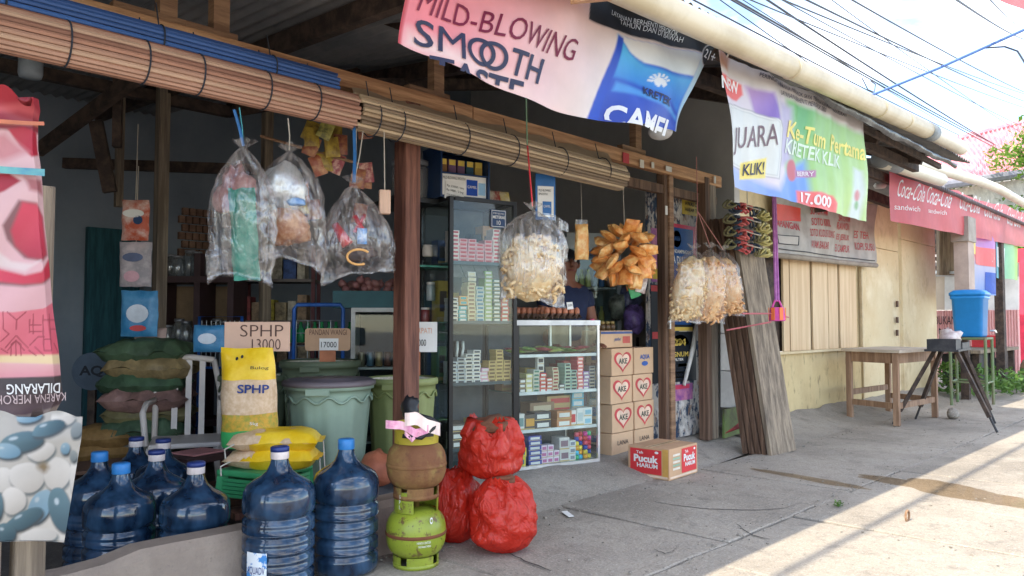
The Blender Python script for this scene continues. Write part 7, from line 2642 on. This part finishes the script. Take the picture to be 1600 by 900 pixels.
for y in (-.15, .15):
    ob('wall', MB().box((0, y, .06), (.5, .015, .12)), tl_m, e2)
for x in (-.25, .25):
    ob('wall', MB().box((x, 0, .06), (.015, .285, .12)), tl_m, e2)
rr = random.Random(6)
on = M('red onion skin', S(130, 84, 84), .45, scale=10, c2=S(160, 116, 108))
ob0 = None
for i in range(38):
    lc = e2.matrix_basis @ V((rr.uniform(-.21, .21), rr.uniform(-.12, .1), .10 + .05 * rr.random() + .03 * (i % 3)))
    if ob0 is None:
        ob0 = ob('onion', MB().lathe([(.002, -.026), (.02, -.022), (.03, -.006), (.03, .006), (.02, .022), (.006, .032), (.003, .042)], n=12), on, None, True, loc=lc)
    else:
        c2_ = dup(ob0, loc=lc, rot=(rr.uniform(-1, 1), rr.uniform(-1, 1), 0))
    o = ob0 if i == 0 else c2_
    tag(o, 'red onion heaped in the teal crate', 'onion', 'red onions in the teal crate')
# hanging glass lamp at upper left, bulb
q = D(48, 103, 3.9)
e = E('ceiling_lamp', 'frosted unlit lamp hanging behind the brown blind', 'lamp', q)
ob('shade', MB().lathe([(.03, .05), (.055, .04), (.056, -.04), (.05, -.06), (.01, -.065)], n=18), M('frosted glass', S(150, 158, 166), .4), e, True)
ob('cord', MB().tube([(0, 0, .05), (0, 0, .5)], .006, 6), black, e)
q = P(1032, 206, 2.6)
e = E('ceiling_lamp', 'round pale lamp hanging just under the blue end of the banner', 'lamp', q)
ob('globe', MB().lathe([(.075 * math.sin(math.pi * h / 14), .05 * math.cos(math.pi * h / 14)) for h in range(1, 14)], n=20), M('white globe', S(196, 196, 196), .3), e, True)
ob('cord', MB().tube([(0, 0, .05), (0, 0, .35)], .006, 6), black, e)
# ---------------------------------------------------------------- leaning planks by the kiosk
tops = [P(1160, 372, 3.28), P(1200, 365, 3.2)]
b0 = G(1204, 711)


def plank(label, a, b, w, t, mat, nrm):
    """a plank from foot a to head b; nrm = the way its wide face looks"""
    a, b = V(a), V(b)
    d = (b - a).normalized()
    n_ = V(nrm)
    n_ = (n_ - d * n_.dot(d)).normalized()
    s_ = d.cross(n_)
    ln = (b - a).length
    m = MB()
    k = 8
    for i in range(k + 1):
        p = a + d * (ln * i / k)
        for sx, sy in ((-1, -1), (1, -1), (1, 1), (-1, 1)):
            j = noise.noise_vector(p * 3 + V((w * 40, t * 90, sx))) * .005
            m.v.append(p + s_ * (sx * w / 2) + n_ * (sy * t / 2) + j - a)
    for i in range(k):
        for j in range(4):
            m.f.append([i * 4 + j, i * 4 + (j + 1) % 4, i * 4 + 4 + (j + 1) % 4, i * 4 + 4 + j])
    m.f += [[3, 2, 1, 0], [k * 4 + j for j in range(4)]]
    m.mi = [0] * len(m.f)
    o = ob('plank', m, mat, loc=a)
    return tag(o, label, 'plank')


foot = G(1222, 708)
head = foot + V((.0, .30, 1.93))
fdir = V((-.10, -1, 0))
names_ = ('foremost and widest weathered plank leaning by the kiosk', 'brown plank leaning second behind the widest one', 'brown plank leaning third behind the widest one', 'dark plank leaning fourth behind the widest one', 'thin brown plank leaning fifth behind the widest one')
for i in range(5):
    off = V((-.012 * i, .046, 0)) * 1.0 if i == 0 else V((-.015 * i, .05 * i, 0))
    plank(names_[i], foot + (off if i else V((0, 0, 0))), head + (off if i else V((0, 0, 0))), .37 if i == 0 else .35 - .012 * i, .036, wood_gr if i == 0 else wood_br, fdir)
ft2 = G(1197, 708)
plank('narrow white-painted batten leaning beside the planks', ft2, P(1148, 385, 3.2), .045, .025, M('white batten', S(206, 200, 192), .8, scale=6, stretch=(5, 5, .4)), fdir)
plank('dark upright board behind the white batten', G(1178, 690), P(1150, 380, 3.3), .10, .03, wood_br, fdir)
q = G(1150, 690)
o = ob('red_board', MB().add([P(1134, 676, 3.15), P(1168, 664, 3.12), P(1166, 650, 3.15), P(1150, 664, 3.16)], [(0, 1, 2, 3)]), M('red board', S(150, 40, 44), .6, scale=6, c2=S(190, 70, 66)))
so = o.modifiers.new('thick', 'SOLIDIFY')
so.thickness = .02
tag(o, 'red board fragment on the ground beside the doorway', 'board')
o = ob('green_board', MB().add([P(1132, 685, 3.28), P(1172, 672, 3.28), P(1172, 632, 3.28), P(1132, 640, 3.28)], [(0, 1, 2, 3)]), M('green board', S(120, 140, 80), .7, scale=4, c2=S(90, 86, 66)))
so = o.modifiers.new('thick', 'SOLIDIFY')
so.thickness = .02
tag(o, 'faded green board behind the red fragment', 'board')
tw = E('twine', 'pink twine tied from the doorway round the leaning planks', 'twine', P(1150, 492, 2.75))
for a, b in (((1160, 490, 2.75), (1213, 490, 2.62)), ((1135, 516, 2.9), (1205, 503, 2.62)), ((1213, 490, 2.62), (1232, 496, 2.72))):
    obw('strand', MB().tube([P(*a), P(*b)], .006, 5), pst, tw)
# rubble at the foot of the kiosk wall
fil = MB()
for i in range(61):
    x = 6.3 + (12.9 - 6.3) * i / 60
    for k, (y, z) in enumerate(((2.88, -.012), (3.14, .02), (3.36, .075), (3.49, .13))):
        p = V((x, y, z))
        w = noise.noise(p * 3) * .03 + noise.noise(p * 11) * .012
        fil.v.append(V((x, y + w, max(-.01, z + (w if k else 0)))))
for i in range(60):
    for k in range(3):
        a = i * 4 + k
        fil.f.append([a, a + 4, a + 5, a + 1])
fil.mi = [0] * len(fil.f)
tag(ob('wall_footing', fil, conc, None, True), kind='structure')

# ---------------------------------------------------------------- table and charcoal grill
twd = M('table leg wood', S(128, 98, 76), .7, scale=4, stretch=(5, 5, .5), c2=S(164, 132, 106))
tp = M('grey table top', S(176, 164, 148), .7, scale=3, c2=S(204, 190, 172))
TZ = .775
e = E('wooden_table', 'bare wooden table against the yellow kiosk', 'table', (9.0, 3.0, 0))
cn_ = [(8.42, 2.66), (9.50, 2.60), (9.66, 3.14), (8.62, 3.20)]
m = MB()
pts = [(8.35, 2.60), (9.56, 2.54), (9.74, 3.20), (8.58, 3.27)]
m.add([(x, y, TZ - .03) for x, y in pts] + [(x, y, TZ) for x, y in pts], [(3, 2, 1, 0), (4, 5, 6, 7), (0, 1, 5, 4), (1, 2, 6, 5), (2, 3, 7, 6), (3, 0, 4, 7)])
obw('table_top', m, tp, e)
for x, y in cn_:
    bev(obw('leg', MB().box((x, y, (TZ - .03) / 2), (.058, .058, TZ - .03)), twd, e), .004)
for (a, b) in ((0, 1), (1, 2), (2, 3), (3, 0)):
    pa, pb_ = V((*cn_[a], TZ - .085)), V((*cn_[b], TZ - .085))
    d_ = (pb_ - pa).normalized() * .04
    obw('apron', MB().bar(pa + d_, pb_ - d_, .025, .11), twd, e)
    if a in (0, 3, 1, 2):
        pa.z = pb_.z = .20 if a != 2 else .30
        obw('stretcher', MB().bar(pa + d_, pb_ - d_, .03, .06), twd, e)
# grill
gx, gy = 8.85, 2.28
gz = .78
gm = M('sooty iron', S(46, 46, 50), .6, metal=.3, scale=9, c2=S(70, 68, 70))
gr_ = E('charcoal_grill', 'black iron charcoal grill trough on a splayed stand', 'grill', (gx, gy, 0), R(6))
ob('tray', MB().box((0, 0, gz), (.88, .30, .02)), gm, gr_)
m = MB()
for (c_, s_) in (((-.27, -.12, gz + .06), (.32, .015, .10)), ((-.27, .12, gz + .06), (.32, .015, .10)), ((-.43, 0, gz + .06), (.015, .225, .10)), ((-.105, 0, gz + .06), (.015, .225, .10))):
    m.box(c_, s_)
ob('trough', m, gm, gr_)
m = MB()
for (c_, s_) in (((.16, -.13, gz + .04), (.5, .015, .06)), ((.16, .13, gz + .04), (.5, .015, .06)), ((.41, 0, gz + .04), (.015, .245, .06))):
    m.box(c_, s_)
ob('trough', m, gm, gr_)
for (a, b) in (((-.25, -.1), (-.30, -.38)), ((-.15, .1), (-.25, .42)), ((.2, -.1), (.42, -.30)), ((.28, .1), (.36, .34))):
    ob('leg', MB().bar((a[0], a[1], gz), (b[0], b[1], .14), .045, .035), wood_dk, gr_)
    d_ = (V((b[0], b[1], .14)) - V((a[0], a[1], gz))).normalized()
    ob('leg_tip', MB().tube([V((b[0], b[1], .14)), V((b[0], b[1], .14)) + d_ * .152], .011, 6), gm, gr_)
o = ob('crumpled_bag', crumple((.3, .2, .16), 4, c=(0, 0, .07), amp=.3), M('pale pink film', S(206, 186, 184), .3, scale=14, c2=S(230, 220, 216), trans=.3), None, True, loc=(gx + .16, gy + .02, gz + .05))
tag(o, 'crumpled pale plastic bag lying in the grill', 'bag')
o = ob('stone', crumple((.15, .12, .12), 7, amp=.2, c=(0, 0, .05)), conc, None, True, loc=(9.5, 2.42, 0))
tag(o, 'rough stone on the pavement behind the grill', 'stone')

# ---------------------------------------------------------------- blue bin on its stand
q = G(1553, 632)
sx_, sy_ = q.x, q.y
bz = P(1528, 527, sy_ + .1).z
e = E('bin_stand', 'thin metal stand under the blue bin', 'stand', (sx_, sy_, 0), R(4))
gn = M('green painted pipe', S(96, 120, 80), .6, c2=S(120, 112, 90))
for x, y in ((-.52, .0), (-.02, 0), (-.45, .40), (.05, .42)):
    ob('leg', MB().tube([(x, y, 0), (x, y, bz)], .018, 8), gn, e)
for a, b in (((-.52, 0), (-.02, 0)), ((-.02, 0), (.05, .42)), ((.05, .42), (-.45, .4)), ((-.45, .4), (-.52, 0))):
    ob('rail', MB().tube([(*a, bz - .015), (*b, bz - .015)], .016, 8), gn, e)
    ob('rail', MB().tube([(*a, .30), (*b, .30)], .012, 8), gn, e)
ob('slats', MB().box((-.24, .2, bz - .004), (.5, .4, .012)), wood_br, e)
bb_ = M('blue bin plastic', S(34, 128, 196), .4, var=.06)
e = E('blue_bin', 'bright blue lidded bin standing on a thin stand', 'bin', (sx_ - .22, sy_ + .19, bz + .004), R(4))


def rr_ring(w, d, z, r=.05):
    return [(x, y, z) for x, y in rrect(-w / 2, -d / 2, w / 2, d / 2, r, r)]


def loft(rings):
    m = MB()
    k = len(rings[0])
    m.v = [V(p) for g in rings for p in g]
    for i in range(len(rings) - 1):
        for j in range(k):
            m.f.append([i * k + j, i * k + (j + 1) % k, (i + 1) * k + (j + 1) % k, (i + 1) * k + j])
    m.f.append(list(range(k))[::-1])
    m.f.append([(len(rings) - 1) * k + j for j in range(k)])
    m.mi = [0] * len(m.f)
    return m


ob('tub', loft([rr_ring(.40, .30, 0), rr_ring(.42, .32, .02), rr_ring(.46, .36, .48), rr_ring(.49, .39, .49), rr_ring(.49, .39, .53)]), bb_, e, True)
ob('lid', loft([rr_ring(.51, .41, .532), rr_ring(.51, .41, .565), rr_ring(.42, .32, .60), rr_ring(.2, .14, .61)]), bb_, e, True)
ob('tap', MB().tube([(.1, -.2, .08), (.1, -.26, .08), (.1, -.27, .05)], .012, 8), M('pale tap', S(206, 206, 200), .4), e, True)

# ---------------------------------------------------------------- beyond: fence, shelter posts, banners, stall, roof, tree
XF = 17.5
fe = E('corrugated_fence', 'faded pink corrugated fence with painted letters at the end of the street', 'fence', (XF, 4.2, 0))


def XP(px, py, X):
    d_ = ray(px, py)
    return CO + d_ * (X / d_.x)


y0_, y1_ = XP(1448, 500, XF).y, XP(1592, 500, XF).y
zt2, zb2 = XP(1500, 485, XF).z, 0.0
NP = 7
pinkz = Mlayer('faded pink zinc', S(226, 176, 172), [(S(206, 140, 136), 2, .42, .7, .7, (1, 1, .3)), (S(180, 130, 90), 5, .6, .75, .7, (1, 3, .3)), (S(236, 206, 196), 7, .55, .7, .6, I3)], rough=.6, bump=.1)
for i in range(NP):
    ya, yb = y0_ + (y1_ - y0_) * i / NP, y0_ + (y1_ - y0_) * (i + 1) / NP

    def ff(u, v, ya=ya, yb=yb, i=i):
        return V((XF + .02 * math.cos(u * 2 * math.pi * 5) + .006 * (i % 2), ya + (yb - ya) * u * 1.03, zb2 + (zt2 - zb2) * v))
    obw('sheet', MB().grid(ff, 30, 2, uv=False), pinkz, fe, True)
def xfn(X):
    def f(x, y, e=0):
        q_ = XP(x, y, X)
        return V((X - .03 - e, q_.y, q_.z))
    return f


fx = xfn(XF)
brush = M('black brush paint', S(36, 32, 34), .8)
for t, a in (('BUKAN', (1462, 507, 1494, 494)), ('MA', (1468, 523, 1490, 513)), ('PAK', (1527, 556, 1546, 543))):
    x0_, ya, x1_, yb = a
    wtext(fe, t, lambda u, v, e=0: fx(x0_ + (x1_ - x0_) * u, ya + (yb - ya) * v, .01), 0, 0, 1, 1, brush, bold=.0)
# white and beige panels over it
for (xa, ya, xb, yb, c_, dx) in ((1453, 430, 1476, 484, (196, 180, 160), .05), (1476, 428, 1500, 484, (214, 214, 210), .04), (1540, 430, 1592, 486, (226, 224, 220), .04), (1448, 410, 1592, 432, (180, 176, 172), .02)):
    pts = [XP(x, y, XF + dx) for x, y in ((xa, yb), (xb, yb), (xb, ya), (xa, ya))]
    m = MB().add(pts + [p + V((.03, 0, 0)) for p in pts], [(0, 1, 2, 3), (7, 6, 5, 4), (0, 4, 5, 1), (1, 5, 6, 2), (2, 6, 7, 3), (3, 7, 4, 0)])
    obw('panel', m, M('fence panel %d' % xa, S(*c_), .7, scale=1.5), fe)
# dark open shed with slats behind the shelter posts
e = E('open_shed', 'dark slatted lean-to between the kiosk and the fence', 'shed', (15, 3.6, 0))
for i, y in enumerate((348, 362, 376, 390, 404, 418)):
    a, b = D(1462, y, 15.5), D(1500, y + 10, 14.5)
    obw('slat', MB().bar(a, b, .06, .07), wood_dk, e)
obw('roof_sheet', MB().bar(D(1455, 425, 15.4), D(1512, 426, 14.2), .5, .05), M('pale zinc edge', S(200, 204, 206), .4, metal=.5), e)
obw('back_board', MB().box(D(1483, 352, 16.2), (.06, .9, 1.2)), wood_dk, e)
obw('post', MB().bar(D(1478, 345, 14.4), D(1478, 430, 14.4), .3, .1), wood_gr, e)
obw('post', MB().box((D(1458, 500, 15.6).x, D(1458, 500, 15.6).y, 1.3), (.1, .1, 2.6)), wood_dk, e)
# shelter posts in front
q = P(1506, 600, 3.0)
sp = E('shelter_post', 'stout square pillar with pale upper half behind the blue bin', 'post', (P(1508, 560, 2.9).x, 2.9, 0))
xx = P(1508, 560, 2.9).x
obw('shaft', MB().box((xx, 2.9, .9), (.10, .10, 1.8)), wood_dk, sp)
za, zb_ = P(1508, 455, 2.9).z, P(1508, 378, 2.9).z
obw('pale_casing', MB().box((xx, 2.88, (za + zb_) / 2), (.30, .18, zb_ - za)), M('grey-pink casing', S(176, 156, 144), .7, scale=3), sp)
obw('pale_head', MB().box((xx, 2.88, zb_ + .15), (.40, .22, .34)), M('grey-brown casing', S(150, 140, 130), .7), sp)
xx = P(1565, 560, 2.9).x
e = E('shelter_post', 'slim dark post to the far side of the blue bin', 'post', (xx, 2.9, 0))
obw('shaft', MB().box((xx, 2.9, 1.4), (.16, .12, 2.8)), wood_dk, e)
# small hanging banners beyond
s7 = Sheet(2.86, lambda X, Z: .03 * math.sin(X * 5))
b7 = banner('hanging_banner', 'violet, red and blue hanging banner above the blue bin', s7, ((1512, 458), (1553, 462), (1553, 364), (1519, 360)), Mgrad('violet banner', [(0, S(110, 150, 220)), (.45, S(190, 190, 220)), (.6, S(230, 120, 120)), (.75, S(200, 140, 210)), (1, S(190, 120, 200))], axis=1, trans=.4), nu=16, nv=16)
bshape(b7, s7, [(1524, 384), (1552, 390), (1552, 418), (1524, 412)], vin('salmon print', S(240, 110, 112)), name='badge')
btext(b7, s7, 'MILD', (1527, 406), (1550, 411), (1550, 396), (1527, 391), whi, bold=.03)
bshape(b7, s7, [(1540, 425), (1552, 427), (1552, 460), (1540, 458)], vin('royal blue print', S(30, 86, 190)), name='badge')
bshape(b7, s7, [(1516, 372), (1524, 372), (1523, 398), (1515, 396)], vin('yellow print', S(246, 226, 110)), name='badge')
b8 = banner('hanging_banner', 'small green and blue hanging banner next to the violet one', s7, ((1556, 434), (1593, 438), (1593, 382), (1556, 366)), Mgrad('green blue banner', [(0, S(110, 180, 220)), (.4, S(150, 210, 170)), (1, S(176, 220, 110))], axis=0, trans=.4), nu=16, nv=12)
bshape(b8, s7, [(1558, 385), (1570, 388), (1570, 420), (1558, 416)], vin('white print', S(238, 238, 236)), name='badge')
# low bench stall, pots and red crate
e = E('low_stall', 'low dark stall bench with boxes at the foot of the fence', 'stall', (14.2, 2.9, 0))
q0_, q1_ = P(1505, 562, 3.6), P(1590, 560, 3.0)
obw('bench_top', MB().box((14.4, 3.3, .62), (2.6, .7, .05)), wood_gr, e)
for x in (13.3, 14.2, 15.1, 15.6):
    obw('leg', MB().box((x, 3.05, .3), (.09, .09, .6)), wood_dk, e)
obw('box', MB().box((13.75, 3.3, .32), (.7, .5, .5)), M('black box', (.02, .021, .024), .5), e)
obw('box', MB().box((14.9, 3.25, .26), (.5, .45, .42)), M('black box', (.02, .021, .024), .5), e)
o = bev(ob('red_crate', MB().box((0, 0, .1), (.5, .4, .2)), M('bright red crate', S(206, 60, 66), .5), loc=(15.0, 3.25, .646)), .01)
tag(o, 'bright red crate on the low stall bench', 'crate')
o = ob('brown_dog_cushion', crumple((.5, .4, .5), 3, c=(0, 0, .22), amp=.15), M('brown sackcloth', S(130, 100, 76), .9), None, True, loc=(15.7, 2.75, 0))
o.name = 'stuffed_sack'
tag(o, 'brown stuffed sack at the end of the low stall', 'sack')
# red-painted pillar at the picture edge
q = XP(1598, 500, 19)
o = ob('red_pillar', MB().box((0, 0, 1.3), (.4, .6, 2.6)), M('pink red paint', S(222, 60, 84), .6), loc=(q.x, q.y, 0))
tag(o, 'pink-red painted pillar at the picture edge', 'pillar')

# weeds
leafm = M('weed leaf', S(70, 104, 46), .5, scale=9, c2=S(110, 146, 66), trans=.3)


def leaves(n, rad, h, sz, seed):
    rr_ = random.Random(seed)
    m = MB()
    for i in range(n):
        a, r_ = rr_.uniform(0, 6.28), rad * rr_.random() ** .5
        c = V((r_ * math.cos(a), r_ * math.sin(a), rr_.uniform(.1, 1) * h))
        d_ = V((rr_.uniform(-1, 1), rr_.uniform(-1, 1), rr_.uniform(-.3, .8))).normalized()
        s_ = d_.cross(V((rr_.uniform(-1, 1), rr_.uniform(-1, 1), 1))).normalized()
        L_ = sz * rr_.uniform(.6, 1.3)
        m.add([c, c + d_ * L_ * .5 + s_ * L_ * .25, c + d_ * L_, c + d_ * L_ * .5 - s_ * L_ * .25], [(0, 1, 2, 3)])
    return m


q = G(1310, 792)
for k, (x, y, r_, h, t) in enumerate(((q.x, q.y, .03, .03, 'tiny grass tuft in the joint at the shadow edge'), (12.7, 2.75, .35, .4, 'weed clump behind the grill legs'), (13.6, 2.6, .4, .22, 'low weed patch under the blue bin'), (12.2, 3.1, .2, .5, 'tall weed beside the kiosk corner'), (15.2, 2.6, .35, .25, 'weed clump at the far end of the stall'), (14.4, 2.65, .4, .2, 'low weed patch before the stall bench'))):
    e = E('weed_plant', t, 'plant', (x, y, 0))
    ob('foliage', leaves(240 if r_ > .1 else 40, r_, h, .10 if r_ > .1 else .02, k), leafm, e)
    ob('stem', MB().tube([(0, 0, 0), (.01, .01, h * .8)], [.008, .004], 5), leafm, e)
# distant pink roof
pr_ = E('distant_house', 'distant house with a long pink sheet-metal roof', 'house', (26, 7, 0))
a, b, c, d_ = D(1390, 244, 24), D(1640, 180, 30), D(1660, 262, 22), D(1470, 290, 20)
zpk = M('pink sheet roof', S(206, 130, 140), .6, scale=1.2, c2=S(222, 160, 166))


def prf(u, v):
    p = a.lerp(b, u).lerp(d_.lerp(c, u), v)
    p.z += .05 * math.cos(u * 2 * math.pi * 34)
    return p


obw('roof', MB().grid(prf, 340, 2, uv=False), zpk, pr_, True)
obw('ridge_cap', MB().tube([a, b], .12, 8), zpk, pr_)
obw('gutter', MB().tube([d_, c], .12, 8), M('grey gutter', S(130, 130, 140), .6), pr_)
m = MB().add([d_ + V((.4, .4, -.1)), c + V((.4, .4, -.1)), V((c.x + .4, c.y + .4, 0)), V((d_.x + .4, d_.y + .4, 0))], [(0, 1, 2, 3)])
obw('wall', m, M('pale house wall', S(206, 200, 190), .8), pr_)
m = MB().add([a, b, V((b.x, b.y, 0)), V((a.x, a.y, 0))], [(0, 1, 2, 3)])
obw('wall', m, M('pale house wall', S(206, 200, 190), .8), pr_)
# tree at the right
tc0 = D(1618, 290, 21)
tr = E('broadleaf_tree', 'leafy green tree beyond the neighbouring roof', 'tree', (tc0.x, tc0.y, 0))
bark = M('bark', S(90, 74, 58), .9, bump=.4)
TH_ = tc0.z
m = MB().tube([(0, 0, 0), (.1, 0, TH_ * .4), (0, .1, TH_ * .8), (.1, 0, TH_ * 1.2)], [.22, .18, .13, .05], 8)
rr = random.Random(9)
tips = []
for i in range(16):
    a_ = rr.uniform(0, 6.28)
    z = TH_ * rr.uniform(.45, 1.05)
    L_ = rr.uniform(1.2, 2.3)
    p0 = V((.05, .05, z))
    p1 = p0 + V((math.cos(a_) * L_ * .5, math.sin(a_) * L_ * .5, L_ * .2))
    p2 = p0 + V((math.cos(a_) * L_, math.sin(a_) * L_, L_ * .35))
    m.tube([p0, p1, p2], [.06, .04, .015], 6)
    tips += [p1, p2, p2]
ob('trunk', m, bark, tr, True)
m = MB()
for k, p in enumerate(tips):
    for j in range(3):
        c = p + V((rr.uniform(-.5, .5), rr.uniform(-.5, .5), rr.uniform(-.4, .5)))
        lm_ = leaves(90, .42, .7, .17, k * 7 + j)
        m.add([v + c - V((0, 0, .35)) for v in lm_.v], lm_.f)
ob('crown', m, M('tree leaf', S(84, 124, 46), .5, scale=2.5, c2=S(140, 170, 76), trans=.4), tr)

# ---------------------------------------------------------------- overhead lines
wm = M('cable', (.05, .055, .07), .6)
lines = [((1075, 0), (1480, 212)), ((1140, 0), (1560, 300)), ((1105, 0), (1530, 222)), ((1160, 0), (1600, 250)), ((1200, 0), (1600, 165)), ((1215, 0), (1560, 225)), ((1240, 0), (1600, 195)), ((1255, 0), (1600, 143)), ((1285, 0), (1600, 155)), ((1315, 0), (1590, 200)), ((1350, 0), (1600, 140)), ((1180, 0), (1520, 215)), ((1510, 0), (1600, 58)), ((1560, 0), (1600, 42)), ((1172, 0), (1580, 235)), ((1060, 0), (1500, 222))]
ords = 'first second third fourth fifth sixth seventh eighth ninth tenth eleventh twelfth thirteenth fourteenth fifteenth sixteenth'.split()
for k, (a, b) in enumerate(sorted(lines)):
    za_, zb_ = 9 + (k % 5) * .7, 26 + (k % 4) * 2
    A, B = D(*a, za_), D(*b, zb_)
    dd = (B - A)
    o = ob('overhead_cable', MB().tube([p - A for p in sagline(A - dd * .35, B + dd * .3, .15, 12)], (.007 + .003 * (k % 3)) * (1 + .3 * (k % 5 > 2)), 5), wm, loc=A)
    tag(o, 'thin dark overhead cable, %s of sixteen along the top edge of the sky' % ords[k], 'cable', 'overhead cables')
A, B = D(1354, 152, 9.0), D(1610, 42, 7.0)
o = ob('blue_rope', MB().tube([V((0, 0, 0)), (B - A) * .5 - V((0, 0, .02)), B - A], .014, 6), M('blue rope', S(90, 120, 180), .6), loc=A)
tag(o, 'blue rope slanting across the sky over the gutter', 'rope')
A = D(1540, 75, 8)
o = ob('loose_wire', MB().tube([D(*p, 8) - A for p in ((1540, 75), (1570, 73), (1590, 80), (1600, 96), (1612, 120))], .010, 5), wm, loc=A)
tag(o, 'loose dark wire drooping from the blue rope', 'wire')
A = D(1350, 125, 9)
o = ob('wire_hook', MB().tube([D(*p, 9) - A for p in ((1347, 122), (1356, 140), (1366, 144), (1368, 132), (1360, 126))], .007, 5), wm, loc=A)
tag(o, 'bent wire hook hanging near the end of the blue rope', 'wire')
o = ob('overhead_cable', MB().tube([(-22, 0, 0), (10, 0, -.25), (45, 0, 0)], .022, 6), wm, loc=(0, 1.80, 5.2))
tag(o, 'thick black cable bundle running above the kerbside, shading a line on the pavement', 'cable')
A = D(1556, -8, 6)
m = MB().grid(lambda u, v: D(1556 + 70 * u, -10 + (8 + 28 * u) * v * 1.0, 6) + V((.02 * math.sin(u * 7), 0, 0)) - A, 12, 6)
o = ob('red_flag', m, vin('flag red', S(222, 110, 116)), None, True, loc=A)
tag(o, 'corner of a red cloth flag at the top edge', 'flag')
